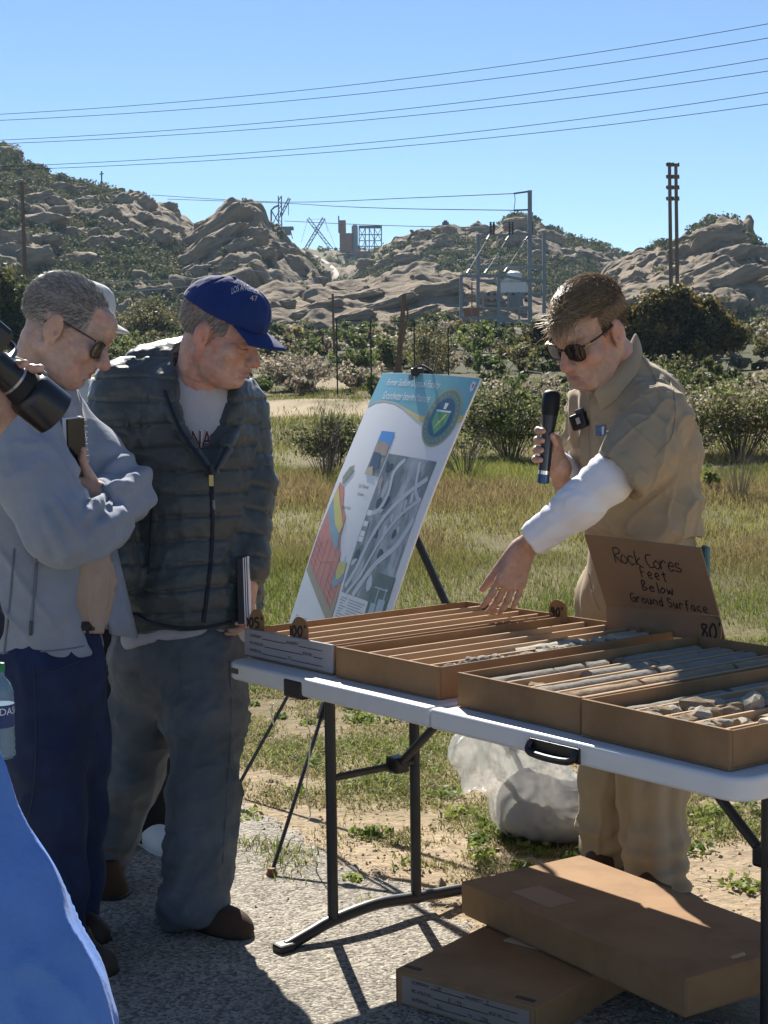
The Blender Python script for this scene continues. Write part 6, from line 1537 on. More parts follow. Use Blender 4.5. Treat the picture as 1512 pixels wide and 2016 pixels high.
# ------------------------------------------------------------------ man with the blue cap
def man_blue_cap():
    t = thing('person', 'man in a blue cap and dark green puffer jacket looking down at the core boxes', 'person', [-.52, 4.3, 0])
    hd = Head(W(434, 655, 4.34), axes((.945, -.33), 22, 3), 1.13)
    neck = W(392, 780, 4.42)
    Vh, Fh = hd.build(neck, .067, nose=1.05, jaw=1.12, jowl=1.05, chin=1.0)
    parts = [(Vh, Fh, hd.color(Vh, (.48, .30, .23), ruddy=.55, brow=(.36, .29, .24)))]
    wr = W(490, 1150, 4.36)
    Vx, Fx = hand_mesh(wr, W(492, 1085, 4.38), W(486, 1230, 4.34) - wr, V3(-.9, -.3, 0), 1, [(.5, .5, .4)] * 4, h=.003); parts.append((Vx, Fx, skin_col(Vx)))
    parts.append(core_body([([neck, W(372, 1000, 4.5), W(350, 1260, 4.45)], [.08, .11, .11]), ([W(250, 770, 4.42), W(465, 800, 4.54)], [.05, .05]), ([W(470, 810, 4.53), W(494, 955, 4.5), W(490, 1110, 4.38)], [.045, .04, .032]),
        ([W(250, 780, 4.42), W(205, 960, 4.32), W(235, 1120, 4.26)], [.045, .04, .03]), ([W(400, 1290, 4.42), W(402, 1560, 4.24), W(385, 1800, 4.13)], [.08, .05, .04]), ([W(305, 1290, 4.5), W(250, 1520, 4.5), W(185, 1740, 4.5)], [.08, .05, .04])]))
    V, Fq, c = join_np(parts); np_mesh('body', V, Fq, M_SKIN, t, True, col=c)
    strands('hair', hd, M_HAIR, t, lambda x, y, z: z < .055 and z > -.045 and y < .045 and (z > -.012 or abs(x) < .07) and not (abs(x) > .06 and -.03 < y < .02 and z < .02), lambda x, y, z: (0, -.5, -1), lambda x, y, z: .016, 2400, 3, .0011, lift=.18, cols=grey_cols(.30, .62, .03))
    M_CAP = mat('blue_cap_cotton', (.009, .028, .135), rough=.9, var=.14, vscale=22, bump=.3, bscale=300, sheen=.15); M_BR = mat('blue_brim_cotton', (.009, .027, .13), rough=.75, var=.1, vscale=22)
    o, V, Fq = cap_hat(hd, t, M_CAP, M_BR, brim_len=.072, brim_droop=.016, tilt=.002)
    sf = Surf(V, Fq); wt = mat('white_thread', (.62, .60, .62), rough=.8, var=.1)
    px_text(sf, 'LOS ANGELES', 456, 580, 508, 581, 13, wt, 'cap_lettering', o, arc=8)
    px_text(sf, '47', 492, 592, 507, 593, 10, mat('tan_thread', (.5, .42, .3), rough=.8), 'cap_lettering', o)
    # grey sweatshirt
    M_TEE = mat('grey_sweatshirt', (.40, .41, .46), rough=.95, var=.07, vscale=30, bump=.3, bscale=260)
    wf = V3(.48, -.88, 0)
    F = Field([-1.0, 4.05, .68], [.02, 4.85, 1.62], .0065)
    F.chain([W(385, 830, 4.47), W(372, 1000, 4.48), W(372, 1150, 4.46), W(362, 1215, 4.45), W(362, 1250, 4.45)], [.160, .170, .170, .175, .185], .05, w=wf, fs=1.15); F.cap(W(280, 785, 4.47), W(470, 805, 4.54), .06, .06, .05)
    F.cap(W(392, 775, 4.42), W(398, 735, 4.40), .085, .074, .03)
    F.cap(W(398, 742, 4.40), W(402, 700, 4.38), .066, .066, .004, sub=True)
    F.plane_cut(W(375, 1262, 4.32), V3(.10, -.42, -1), .006)
    o, V, Fq, sft = mesh_cloth(F, 'sweatshirt', M_TEE, t, (9, 9, 14), .004, 5)
    # trousers
    M_JEAN = mat('dark_grey_denim', (.085, .10, .115), rough=.85, var=.22, vscale=9, bump=.35, bscale=240, col2=(.12, .135, .15), c2scale=6)
    F = Field([-1.02, 3.9, .02], [-.1, 4.85, 1.0], .0075)
    F.cap(W(350, 1230, 4.45), W(352, 1290, 4.45), .172, .180, .04, w=V3(.5, -.87, 0), fs=1.1)
    F.chain([W(404, 1300, 4.40), W(405, 1420, 4.33), W(402, 1560, 4.24), W(396, 1680, 4.18), W(384, 1775, 4.14)], [.118, .108, .092, .085, .088], .05)
    F.chain([W(300, 1300, 4.48), W(285, 1420, 4.5), W(252, 1530, 4.5), W(215, 1640, 4.5), W(185, 1735, 4.5)], [.118, .102, .088, .080, .084], .05)
    F.cap(W(372, 1782, 4.13), W(392, 1795, 4.13), .082, .080, .02)
    F.plane_cut(W(390, 1812, 4.13), V3(0, 0, -1), .004)
    def fold(V, Fq):
        N = vnormals(V, Fq); a = sstep(.36, .08, V[:, 2]) * .006 * np.sin(V[:, 2] * 105 + 5 * vnoise(V * 8, 4)) + .005 * np.exp(-((V[:, 2] - .5) / .07) ** 2) * np.sin(V[:, 2] * 95 + 6 * vnoise(V * 7, 6)); V = V + N * (a * .6)[:, None]; V = creases(V, N, V3(.5, 0, .85), 1.6, 9, .010, 5); return creases(V, N, V3(.95, .1, .25), 2.5, 14, .005, 6)
    o, V, Fq, sfj = mesh_cloth(F, 'trousers', M_JEAN, t, (7, 7, 9), .006, 9, post=fold)
    seam(sfj, 'side_seam', [(452, 1300), (455, 1420), (447, 1560), (438, 1700)], .0016, M_JEAN, o); seam(sfj, 'fly_seam', [(352, 1285), (355, 1330), (345, 1390)], .0022, M_JEAN, o)
    # puffer jacket
    M_PUFF = mat('dark_green_nylon', (.050, .062, .065), rough=.42, var=.10, vscale=14, bump=.22, bscale=60, spec=.4, sheen=.2, bump2=.25, b2scale=22)
    M_TRIM = mat('navy_trim', (.012, .016, .030), rough=.6, var=.05)
    F = Field([-1.08, 4.0, .62], [.03, 4.95, 1.66], .0050)
    F.chain([W(380, 815, 4.47), W(368, 1000, 4.48), W(364, 1170, 4.45), W(355, 1228, 4.45)], [.190, .212, .218, .200], .05, w=wf, fs=1.12)
    F.cap(W(245, 768, 4.45), W(455, 798, 4.55), .086, .080, .06)
    F.cap(W(300, 735, 4.50), W(370, 720, 4.50), .085, .080, .05)
    armL = [W(474, 812, 4.54), W(496, 955, 4.49), W(492, 1120, 4.37)]; armR = [W(238, 780, 4.43), W(196, 960, 4.32), W(230, 1130, 4.25)]
    F.chain(armL, [.080, .068, .055], .03); F.chain(armR, [.088, .078, .06], .03)
    F.plane_cut(W(355, 1240, 4.32), V3(.05, -.12, -1), .008)
    # open neck
    F.cap(W(415, 690, 4.36), W(408, 790, 4.285), .100, .092, .010, sub=True); F.cap(W(408, 790, 4.285), W(404, 825, 4.28), .092, .082, .010, sub=True); F.cap(W(404, 825, 4.28), W(412, 885, 4.275), .080, .055, .008, sub=True); F.cap(W(412, 885, 4.275), W(420, 940, 4.28), .055, .012, .008, sub=True); F.cap(W(400, 735, 4.41), W(404, 650, 4.36), .082, .10, .01, sub=True)
    for pts in ([W(312, 700, 4.46), W(322, 765, 4.34), W(352, 840, 4.27), W(411, 925, 4.235)], [W(312, 700, 4.46), W(335, 685, 4.54), W(420, 700, 4.58)]): F.chain(pts, [.022, .022, .018, .009][:len(pts)], .012)
    F.chain([W(488, 755, 4.54), W(474, 815, 4.42), W(448, 880, 4.30), W(424, 930, 4.235)], [.022, .018, .015, .009], .012)
    def quilt(V, Fq):
        N = vnormals(V, Fq); wv = V[:, 2] + .012 * fbm(V * 4, 2, 2) + .05 * (V[:, 0] + .5) * .3
        for arm in (armL, armR):
            for a, b in zip(arm[:-1], arm[1:]):
                ba = b - a; tt = ((V - a) @ ba) / (ba @ ba); d = np.linalg.norm(V - a - np.clip(tt, 0, 1)[:, None] * ba, axis=1)
                wv = np.where((d < .086) & (V[:, 2] < 1.40), np.linalg.norm(ba) * tt * .95 + (0 if a is arm[0] else 10.0), wv)
        f = (wv / .066) % 1.0; g = np.minimum(f, 1 - f) * .066
        disp = -.0060 * np.exp(-(g / .0042) ** 2) + .0014 * np.sin(math.pi * f) + .0030 * np.exp(-(g / .018) ** 2) * fbm(V * [45, 45, 10], 2, 4)
        return V + N * disp[:, None]
    o, V, Fq, sf = mesh_cloth(F, 'puffer_jacket', M_PUFF, t, (10, 10, 16), .004, 3, post=quilt)
    seam(sf, 'zipper', [(413, 922), (417, 980), (418, 1040), (415, 1100), (408, 1165), (400, 1225)], .006, M_TRIM, o)
    seam(sf, 'zip_pull', [(419, 985), (420, 1002)], .0045, M_STEEL, o, .004); seam(sf, 'front_binding', [(324, 770), (353, 842), (410, 922)], .0055, M_TRIM, o); seam(sf, 'front_binding', [(447, 880), (424, 926)], .0045, M_TRIM, o)
    seam(sf, 'pocket_seam', [(300, 1000), (296, 1060), (292, 1130)], .003, M_TRIM, o); seam(sf, 'hem_binding', [(262, 1208), (310, 1228), (360, 1236), (410, 1234), (455, 1224)], .005, M_TRIM, o)
    MAR = mat('maroon_print', (.10, .012, .025), rough=.8, var=.1); WHT = mat('white_trim_print', (.62, .62, .64), rough=.8, var=.05)
    for s, x0, x1 in (('N', 378, 395), ('A', 397, 416)):
        px_text(sft, s, x0 - 1.5, 882.5, x1 + 1.5, 882.5, 37, WHT, 'chest_letter_outline', sft and t, off=.004); px_text(sft, s, x0, 880, x1, 880, 32, MAR, 'chest_letter', t, off=.0055)
    lan = MB().tube([W(413, 915, 4.2), W(417, 945, 4.2), W(420, 972, 4.2)], .004, 6).build('lanyard', M_TRIM, t, True); MB().box(W(416, 946, 4.195), (.012, .006, .03)).build('badge_clip', mat('brass', (.5, .36, .12), metal=.8, rough=.35), t)
    shoe('shoe', G(330, 1806), G(492, 1854), mat('brown_suede', (.065, .036, .022), rough=.9, var=.2, vscale=30, bump=.3, bscale=200), t, wid=.050, hgt=.08)
    shoe('shoe', G(165, 1762), G(250, 1772), mat('brown_suede_dark', (.06, .033, .02), rough=.9, var=.2), t, wid=.050, hgt=.08)
    # papers tucked under the arm
    p = thing('folder', 'black folder with white papers held under the arm of the man in the blue cap', 'folder', W(487, 1160, 4.34))
    q = [W(480, 1098, 4.30), W(493, 1100, 4.42), W(497, 1224, 4.40), W(484, 1228, 4.28)]; nn = nrm(np.cross(q[1] - q[0], q[3] - q[0])); nn = nn * (1 if nn[0] > 0 else -1)
    MB().prism([x - nn * .022 for x in q], nn * .018).build('cover', M_BPL, p, bevel=.002)
    for k in range(3): MB().prism([x + nn * (-.003 + .006 * k) + UP * (.002 * k) for x in q], nn * .003).build('paper', mat('white_paper', (.75, .75, .78), rough=.7, var=.03), p)
man_blue_cap()

# ------------------------------------------------------------------ grey haired man with crossed arms
def man_grey():
    t = thing('person', 'grey haired man in sunglasses and pale blue fleece jacket with folded arms', 'person', [-.83, 4.0, 0])
    hd = Head(W(129, 646, 3.98), axes((.985, .02), 27, 0), 1.12)
    def keep(x, y, z):
        if z < -.068: return False
        if abs(x) > .058 and -.035 < y < .018 and z < .026: return False
        if y > .055 and z < .075: return False
        if y > .018 and z < .012 - (y - .018) * .2: return False
        return z > -.062 if y < -.02 else z > .0
    neck = W(62, 770, 4.02)
    Vh, Fh = hd.build(neck, .062, nose=1.12, jaw=.98, jowl=.8, chin=.95)
    parts = [(Vh, Fh, hd.color(Vh, (.47, .315, .245), ruddy=.4, stubble=.14, lid_line=False, scalp=((.24, .225, .215), keep)))]
    w1 = W(200, 976, 3.93)
    Vx, Fx = hand_mesh(w1, W(228, 985, 4.0), nrm(W(160, 968, 3.93) - w1), V3(.05, .98, .1), -1, [(.2, .3, .3)] * 4, thumb=(.62, .75, -.05), thumb_curl=-.35); parts.append((Vx, Fx, skin_col(Vx)))
    parts.append(core_body([([neck, W(70, 1000, 4.03), W(95, 1280, 4.03)], [.07, .10, .10]), ([W(40, 800, 3.92), W(100, 820, 4.16)], [.05, .05]), ([W(38, 810, 3.92), W(112, 1045, 3.82), W(215, 1045, 3.9)], [.05, .045, .03]), ([W(110, 830, 4.18), W(255, 975, 4.10), w1], [.045, .04, .028]),
        ([W(75, 1320, 3.96), W(98, 1570, 3.95), W(108, 1840, 3.94)], [.07, .05, .04]), ([W(130, 1320, 4.06), W(150, 1570, 4.1), W(150, 1800, 4.12)], [.07, .05, .04])]))
    V, Fq, c = join_np(parts); np_mesh('body', V, Fq, M_SKIN, t, True, col=c)
    strands('hair', hd, M_HAIR, t, keep, lambda x, y, z: (.3 * np.sign(x), -1, -.55 if z < .06 else .1), lambda x, y, z: (.019 if z > .0 else .011) * (.8 if z > .10 and y > 0 else 1), 8000, 5, .0009, lift=.32, curl=.16, base_off=-.003, cols=grey_cols(.20, .74, .015))
    lens_set(hd, t, (.012, .012, .014), wl=.060, hl=.041, thick_frame=.0030, zc=-.010, yc=.101, wrap=.42, temple_z=.008, droop=.05)
    M_FL = mat('pale_blue_fleece', (.26, .30, .37), rough=.98, var=.10, vscale=16, bump=.4, bscale=230, sheen=.12, detail=7, bump2=.25, b2scale=28); M_FLD = mat('fleece_seam', (.15, .18, .24), rough=.95, var=.05)
    F = Field([-1.4, 3.62, .66], [-.52, 4.45, 1.60], .0062)
    F.chain([W(50, 830, 4.04), W(62, 1000, 4.04), W(84, 1150, 4.03), W(92, 1300, 4.03)], [.150, .165, .160, .150], .05)
    F.cap(W(35, 800, 3.94), W(95, 815, 4.17), .085, .075, .06); F.cap(W(60, 775, 4.02), W(76, 750, 4.02), .082, .076, .03)
    nearA = [W(34, 825, 3.90), W(70, 945, 3.83), W(118, 1038, 3.80)]
    F.chain(nearA, [.100, .094, .090], .035); F.chain([W(118, 1038, 3.80), W(175, 1040, 3.84), W(218, 1032, 3.92)], [.090, .078, .056], .03)
    F.chain([W(110, 825, 4.17), W(190, 900, 4.15), W(252, 962, 4.10)], [.078, .072, .068], .03); F.chain([W(252, 962, 4.10), W(232, 985, 4.02), W(212, 978, 3.95)], [.066, .056, .047], .025)
    F.plane_cut(W(95, 1292, 4.0), V3(.05, 0, -1), .006)
    F.cap(W(66, 745, 4.02), W(80, 700, 4.0), .066, .075, .01, sub=True)
    F.ell(W(205, 1180, 4.0), (.065, .16, .14), k=.02, sub=True)
    def folds(V, Fq):
        N = vnormals(V, Fq); pp = proj(V); X, Y = pp[:, 0], pp[:, 1]
        m = sstep(150, 175, X) * sstep(880, 905, Y) * sstep(1060, 1030, Y)
        a = m * .009 * np.sin((X * .5 + Y * .5) * .16 + 3 * vnoise(V * 9, 3))
        m2 = sstep(60, 120, X) * sstep(215, 170, X) * sstep(960, 1000, Y) * sstep(1110, 1080, Y); a = a + m2 * .006 * np.sin((X - Y * .6) * .13 + 3 * vnoise(V * 8, 5))
        m3 = sstep(640, 700, Y) * sstep(960, 900, Y) * sstep(160, 80, X); a = a + m3 * .005 * np.sin((X * .8 + Y * .35) * .09 + 2.5 * vnoise(V * 6, 9))
        V = V + N * a[:, None]; return lerp(V, creases(V, N, V3(.55, 0, -.83), 2.0, 10, .010, 13), sstep(.80, .92, V[:, 2])[:, None])
    o, V, Fq, sf = mesh_cloth(F, 'fleece_jacket', M_FL, t, (7, 7, 9), .003, 12, post=folds)
    seam(sf, 'pocket_zip', [(72, 1100), (68, 1160), (62, 1225)], .004, M_FLD, o); seam(sf, 'zip_pull', [(62, 1222), (61, 1250)], .005, M_STEELD, o, .003); seam(sf, 'side_seam', [(28, 1080), (20, 1180), (8, 1290)], .003, M_FLD, o); seam(sf, 'hem_seam', [(0, 1286), (60, 1284), (130, 1278), (165, 1272)], .0022, M_FLD, o)
    seam(sf, 'cuff', [(207, 958), (216, 975), (214, 1000)], .010, M_CUFF, o, .002)
    # open front flap of the jacket hanging beside the belt
    fl = MB(); vs = []
    rows = [(150, 1090, 205, 1085, 4.02, 4.05), (165, 1150, 218, 1140, 4.0, 4.06), (180, 1210, 232, 1200, 3.98, 4.08), (196, 1262, 248, 1268, 3.96, 4.10)]
    for x0, y0, x1, y1, a, b in rows:
        for i in range(5): f = i / 4; vs.append(W(lerp(x0, x1, f), lerp(y0, y1, f), lerp(a, b, f) + .012 * math.sin(f * 6)))
    fp = MB().add([v + V3(.012, .10, 0) for v in vs], [(j * 5 + i, j * 5 + i + 1, j * 5 + i + 6, j * 5 + i + 5) for j in range(3) for i in range(4)]).build('jacket_flap', M_FL, t, 'all'); sm = fp.modifiers.new('thick', 'SOLIDIFY'); sm.thickness = .006
    F = Field([-1.1, 3.8, .80], [-.58, 4.3, 1.15], .0065)
    F.chain([W(98, 1060, 4.04), W(108, 1150, 4.04), W(112, 1225, 4.04)], [.135, .140, .125], .04); F.plane_cut(W(110, 1240, 4.04), -UP, .004)
    mesh_cloth(F, 'tan_shirt', mat('tan_shirt_cotton', (.42, .325, .26), rough=.9, var=.08, vscale=20, bump=.3, bscale=240), t, (9, 9, 6), .004, 4, post=lambda V, Fq: creases(V, vnormals(V, Fq), V3(.25, 0, -1), 2, 16, .013, 21))
    F = Field([-1.3, 3.6, .02], [-.55, 4.4, 1.02], .0075)
    F.cap(W(92, 1230, 4.03), W(95, 1320, 4.02), .132, .140, .04)
    F.chain([W(72, 1330, 3.96), W(90, 1480, 3.95), W(104, 1600, 3.95), W(110, 1740, 3.94), W(112, 1840, 3.94)], [.108, .095, .083, .074, .072], .05)
    F.chain([W(128, 1330, 4.06), W(148, 1480, 4.09), W(152, 1600, 4.10), W(148, 1720, 4.12), W(146, 1800, 4.12)], [.102, .088, .076, .070, .070], .05)
    F.plane_cut(W(110, 1860, 3.94), -UP, .004)
    o, V, Fq, sj = mesh_cloth(F, 'jeans', mat('navy_denim', (.012, .022, .065), rough=.85, var=.25, vscale=10, bump=.35, bscale=260, col2=(.02, .035, .09), c2scale=4), t, (7, 7, 8), .005, 8, post=lambda V, Fq: creases(V, vnormals(V, Fq), V3(.2, 0, 1), 1.4, 9, .011, 5))
    seam(sj, 'side_seam', [(66, 1310), (70, 1420), (68, 1540), (50, 1640)], .0018, mat('denim_seam', (.03, .04, .08), rough=.8), o); seam(sj, 'pocket_edge', [(68, 1315), (100, 1322), (130, 1312), (160, 1300)], .002, mat('denim_thread', (.03, .04, .07), rough=.8, var=0), o)
    MB().tube(smooth_poly([sj.near(W(x, 1232, 3.95), .004)[0] for x in (60, 100, 140, 170, 195, 215)], 4), .013, 6).build('belt', M_BPL, t, True)
    ms = mat('dark_brown_leather', (.045, .026, .018), rough=.6, var=.25, vscale=20, bump=.3, bscale=120)
    shoe('shoe', G(95, 1838), G(212, 1862), ms, t, wid=.05, hgt=.075); shoe('shoe', G(100, 1905), G(228, 1925), ms, t, wid=.05, hgt=.075)
    # notebook clasped against the chest
    b = thing('notebook', 'black spiral notebook clasped against the chest of the grey haired man', 'notebook', W(150, 890, 3.9))
    q = [W(133, 826, 3.86), W(166, 822, 3.94), W(172, 960, 3.97), W(138, 968, 3.89)]; nn = nrm(np.cross(q[1] - q[0], q[3] - q[0])); nn = nn * (1 if nn[1] < 0 else -1)
    MB().prism(q, -nn * .004).build('cover', mat('notebook_black', (.012, .013, .016), rough=.25, var=.05, spec=.6), b); MB().prism([x - nn * .005 + UP * .003 for x in q], -nn * .010).build('pages', mat('page_white', (.78, .78, .80), rough=.8, var=.02), b)
    MB().prism([q[0] - UP * .17 - nn * .0 + nn * .0006, q[1] - UP * .17 + nn * .0006, q[1] - UP * .155 + nn * .0006, q[0] - UP * .155 + nn * .0006], nn * .0008).build('sticker', mat('sticker_grey', (.4, .42, .42), rough=.5), b)
    for k in range(11):
        c = lerp(q[1], q[2], k / 12 + .04); MB().tube([c + (nrm(q[1] - q[0]) * math.cos(a) + nn * math.sin(a)) * .006 for a in np.linspace(0, 2 * math.pi, 9)], .0013, 5).build('coil', M_STEEL, b, True)
man_grey()

# ------------------------------------------------------------------ the speaker in khaki
def man_khaki():
    t = thing('person', 'man in sunglasses and khaki polo leaning over the boxes with a microphone', 'person', [.76, 4.5, 0])
    hd = Head(W(1161, 652, 4.40), axes((-.78, -.62), 29, -3), 1.19)
    neck = W(1232, 742, 4.50)
    Vh, Fh = hd.build(neck, .062, nose=1.0, jaw=1.02, chin=1.05, jowl=.55)
    parts = [(Vh, Fh, hd.color(Vh, (.46, .29, .215), ruddy=.4, brow=(.22, .15, .10), stubble=.22, lid_line=False))]
    # reaching hand, fingers pointing down at the core
    w1 = W(1028, 1082, 4.34)
    Vx, Fx = hand_mesh(w1, W(1085, 1040, 4.27), nrm(V3(-.36, .0, -.93)), nrm(V3(-.30, .94, .12)), -1, [(.16, .22, .16), (.20, .26, .2), (.12, .24, .2), (.05, .2, .15)], sc=1.2, spread=.06, thumb=(.93, .16, .34), thumb_curl=.05)
    parts.append((Vx, Fx, skin_col(Vx, (.46, .285, .22))))
    # hand round the microphone
    mic0, mic1 = W(1087, 768, 4.42), W(1069, 952, 4.42); md = nrm(mic1 - mic0); grip = lerp(mic0, mic1, .60)
    w2 = W(1098, 918, 4.50)
    sideL = nrm(np.cross(md, V3(0, 1, 0)))
    F = Field(grip - .15, grip + .21, .0023)
    F.cap(w2, W(1112, 952, 4.56), .029, .034, .02); F.cap(w2, W(1082, 876, 4.475), .032, .034, .02, w=V3(.2, 1, 0), fs=1.1); F.cap(W(1086, 868, 4.475), W(1080, 905, 4.47), .024, .026, .015)
    fw_ = -1
    for k in range(4):
        c = lerp(mic0, mic1, .44 + .095 * k); rr = .0205 + .002; x = np.cross(md, V3(0, -1, 0)); x = nrm(x); y = nrm(np.cross(x, md)); y = y if y[1] < 0 else -y; x = x if x[0] < 0 else -x
        ring = [c + (-y) * .034 + x * .0]
        for a, q in ((70, 1.30), (25, 1.36), (-18, 1.30), (-55, 1.12)): ring.append(c + (x * math.cos(math.radians(a)) + (-y) * math.sin(math.radians(a))) * (.0175 + .0095 * q) + md * .002 * k)
        ring[0] = c + (-y) * .036 - x * .004
        F.chain(ring, [.0125, .0115, .0108, .0100, .0088], .0035); F.cap(ring[0], W(1080, 885, 4.475), .012, .014, .012)
    th = [W(1086, 888, 4.46), W(1094, 872, 4.425), W(1088, 858, 4.395)]; F.chain(th, [.0135, .0115, .0095], .006)
    Vx, Fx = F.mesh(1); parts.append((Vx, Fx, skin_col(Vx, (.46, .285, .22))))
    parts.append(core_body([([neck, W(1240, 880, 4.5), W(1262, 1100, 4.53)], [.07, .11, .11]), ([W(1165, 800, 4.62), W(1290, 815, 4.36)], [.05, .05]), ([W(1290, 820, 4.34), W(1215, 935, 4.24), W(1085, 1040, 4.27), w1], [.045, .042, .034, .028]), ([W(1165, 810, 4.62), W(1135, 955, 4.62), w2], [.045, .04, .030]), ([w2, W(1083, 876, 4.475)], [.03, .026]),
        ([W(1292, 1150, 4.46), W(1285, 1500, 4.46), W(1292, 1740, 4.40)], [.075, .05, .04]), ([W(1205, 1150, 4.6), W(1198, 1500, 4.62), W(1190, 1700, 4.64)], [.075, .05, .04])]))
    V, Fq, c = join_np(parts); np_mesh('body', V, Fq, M_SKIN, t, True, col=c)
    def keep(x, y, z):
        if abs(x) > .058 and -.035 < y < .016 and z < .024: return False
        if y > .030 and z < .066 + .15 * max(0, .055 - abs(x)): return False
        if y > .014 and z < .006: return False
        return z > (-.052 if y < -.03 else -.004)
    def hcol(p, r):
        g = r.random(); tip = sstep(.045, .085, p[1]); b = np.array([.35, .26, .165]) * (.6 + .9 * g) * (1 - tip) + np.array([.70, .56, .36]) * tip * (.7 + .5 * g); return b if p[2] > .03 else np.array([.15, .11, .075]) * (.7 + .7 * g)
    strands('hair', hd, M_HAIR, t, keep, lambda x, y, z: (-.12, 1.0, .25) if z > .055 else (0, -.45, -1), lambda x, y, z: (.026 + .048 * sstep(.03, .08, y)) if z > .055 else .011, 9500, 7, .0011, lift=.30, cols=hcol, curl=.10)
    lens_set(hd, t, (.010, .010, .011), wl=.052, hl=.043, thick_frame=.0046, zc=-.004, yc=.1025, wrap=.30, temple_z=.010, metal=mat('gold_hinge', (.55, .40, .15), metal=.9, rough=.3, var=0))
    M_POLO = mat('khaki_polo', (.345, .275, .185), rough=.9, var=.06, vscale=20, bump=.3, bscale=330, sheen=.1)
    F = Field([.30, 3.98, .92], [1.15, 4.95, 1.64], .0052)
    F.chain([W(1238, 800, 4.50), W(1255, 900, 4.50), W(1265, 1010, 4.52), W(1270, 1062, 4.53)], [.142, .152, .158, .164], .05)
    F.cap(W(1172, 800, 4.62), W(1285, 815, 4.38), .078, .090, .05); F.cap(W(1285, 796, 4.48), W(1316, 890, 4.52), .072, .082, .06)
    F.cap(W(1226, 755, 4.49), W(1224, 730, 4.48), .080, .070, .03)
    F.chain([W(1292, 830, 4.33), W(1262, 885, 4.27), W(1222, 938, 4.22)], [.098, .092, .086], .045)
    F.chain([W(1168, 815, 4.63), W(1150, 905, 4.62)], [.080, .070], .03)
    F.cap(W(1210, 718, 4.46), W(1190, 670, 4.42), .064, .080, .008, sub=True)
    # end of the short sleeve
    sdir = nrm(W(1085, 1040, 4.26) - W(1262, 885, 4.27)); F.cap(W(1222, 938, 4.22) + sdir * .055, W(1222, 938, 4.22) + sdir * .16, .10, .10, .010, sub=True); F.cap(W(1222, 938, 4.22) + sdir * .02, W(1222, 938, 4.22) + sdir * .07, .072, .072, .006, sub=True)
    F.plane_cut(W(1300, 1064, 4.4), V3(.02, 0.02, -1), .006)
    def folds(V, Fq):
        N = vnormals(V, Fq); pp = proj(V); X, Y = pp[:, 0], pp[:, 1]
        a = .007 * np.sin((X * .55 + Y * .8) * .075 + 3 * vnoise(V * 5, 3)) * sstep(930, 980, Y) + .006 * np.exp(-(((X - 1240) * .5 + (Y - 960) * .85) / 26) ** 2) * 1.2
        a = a + .006 * sstep(1175, 1140, X) * np.sin(X * .28 + 2 * vnoise(V * 5, 8)) + .0045 * np.sin((X * .35 - Y * .7) * .10 + 3 * vnoise(V * 6, 2)) * sstep(1240, 1290, X) * sstep(900, 780, Y)
        V = V + N * a[:, None]; V = creases(V, N, V3(-.62, 0, -.78), 2.2, 13, .009, 3, 6.0); return creases(V, N, V3(.75, .1, -.6), 2.0, 15, .006, 9, 6.0)
    o, V, Fq, sf = mesh_cloth(F, 'polo_shirt', M_POLO, t, (7, 7, 8), .003, 15, post=folds)
    inn = [W(1250, 652, 4.52), W(1240, 676, 4.455), W(1218, 712, 4.405), W(1190, 748, 4.372), W(1166, 772, 4.355)]; out = [(1272, 692), (1266, 724), (1240, 762), (1212, 795), (1184, 812)]
    vs = []
    for a, (x, y) in zip(inn, out):
        p, n = sf.px(x, y, .007); p = a + V3(.02, 0, -.05) if p is None else p
        for f in np.linspace(0, 1, 5): vs.append(lerp(a, p, f) + V3(.1, -1, .35) * .010 * math.sin(math.pi * f))
    cm = MB().add(vs, [(j * 5 + i, j * 5 + i + 1, j * 5 + i + 6, j * 5 + i + 5) for j in range(4) for i in range(4)]).build('collar', M_POLO, o, 'all'); s2 = cm.modifiers.new('thick', 'SOLIDIFY'); s2.thickness = .005; s2.offset = 0; s3_ = cm.modifiers.new('sub', 'SUBSURF'); s3_.levels = 1; s3_.render_levels = 2
    seam(sf, 'placket', [(1162, 775), (1158, 830), (1160, 890), (1164, 930)], .004, M_POLO, o)
    seam(sf, 'shoulder_seam', [(1262, 700), (1290, 745), (1300, 790)], .0016, M_POLO, o); seam(sf, 'armhole_seam', [(1318, 745), (1330, 800), (1322, 860), (1290, 900)], .0018, M_POLO, o); seam(sf, 'sleeve_hem', [(1172, 893), (1205, 905), (1240, 940), (1248, 968)], .0022, M_POLO, o)
    px_patch(sf, 'chest_logo', [(1173, 838), (1194, 836), (1193, 857), (1174, 859)], mat('logo_blue', (.10, .16, .28), rough=.8, var=.3, vscale=120), o); px_patch(sf, 'chest_logo', [(1186, 840), (1191, 839), (1190, 855), (1186, 856)], mat('logo_pale', (.6, .65, .7), rough=.8), o, .003)
    # white long sleeves under the polo
    M_WH = mat('white_jersey', (.80, .81, .85), rough=.85, var=.03, vscale=20, bump=.25, bscale=300)
    F = Field([.25, 4.0, .88], [.80, 4.55, 1.42], .005)
    F.chain([W(1245, 905, 4.25), W(1200, 943, 4.24), W(1140, 995, 4.25), W(1052, 1062, 4.285)], [.062, .062, .056, .046], .03); F.plane_cut(W(1046, 1066, 4.285), nrm(W(1000, 1105, 4.3) - W(1140, 1000, 4.25)), .004)
    def sl(V, Fq):
        N = vnormals(V, Fq); a0, b0 = W(1245, 910, 4.24), W(1050, 1062, 4.285); ax_ = nrm(b0 - a0); tt = (V - a0) @ ax_
        return V + N * (.0030 * np.abs(np.sin(tt * 95 + 3 * vnoise(V * 12, 3))) ** .7 * sstep(.35, .9, .75 * N[:, 2] - .65 * N[:, 0]))[:, None] + (creases(V, N, ax_ + V3(0, 0, .25), 3.0, 15, .005, 8, 5.0) - V)
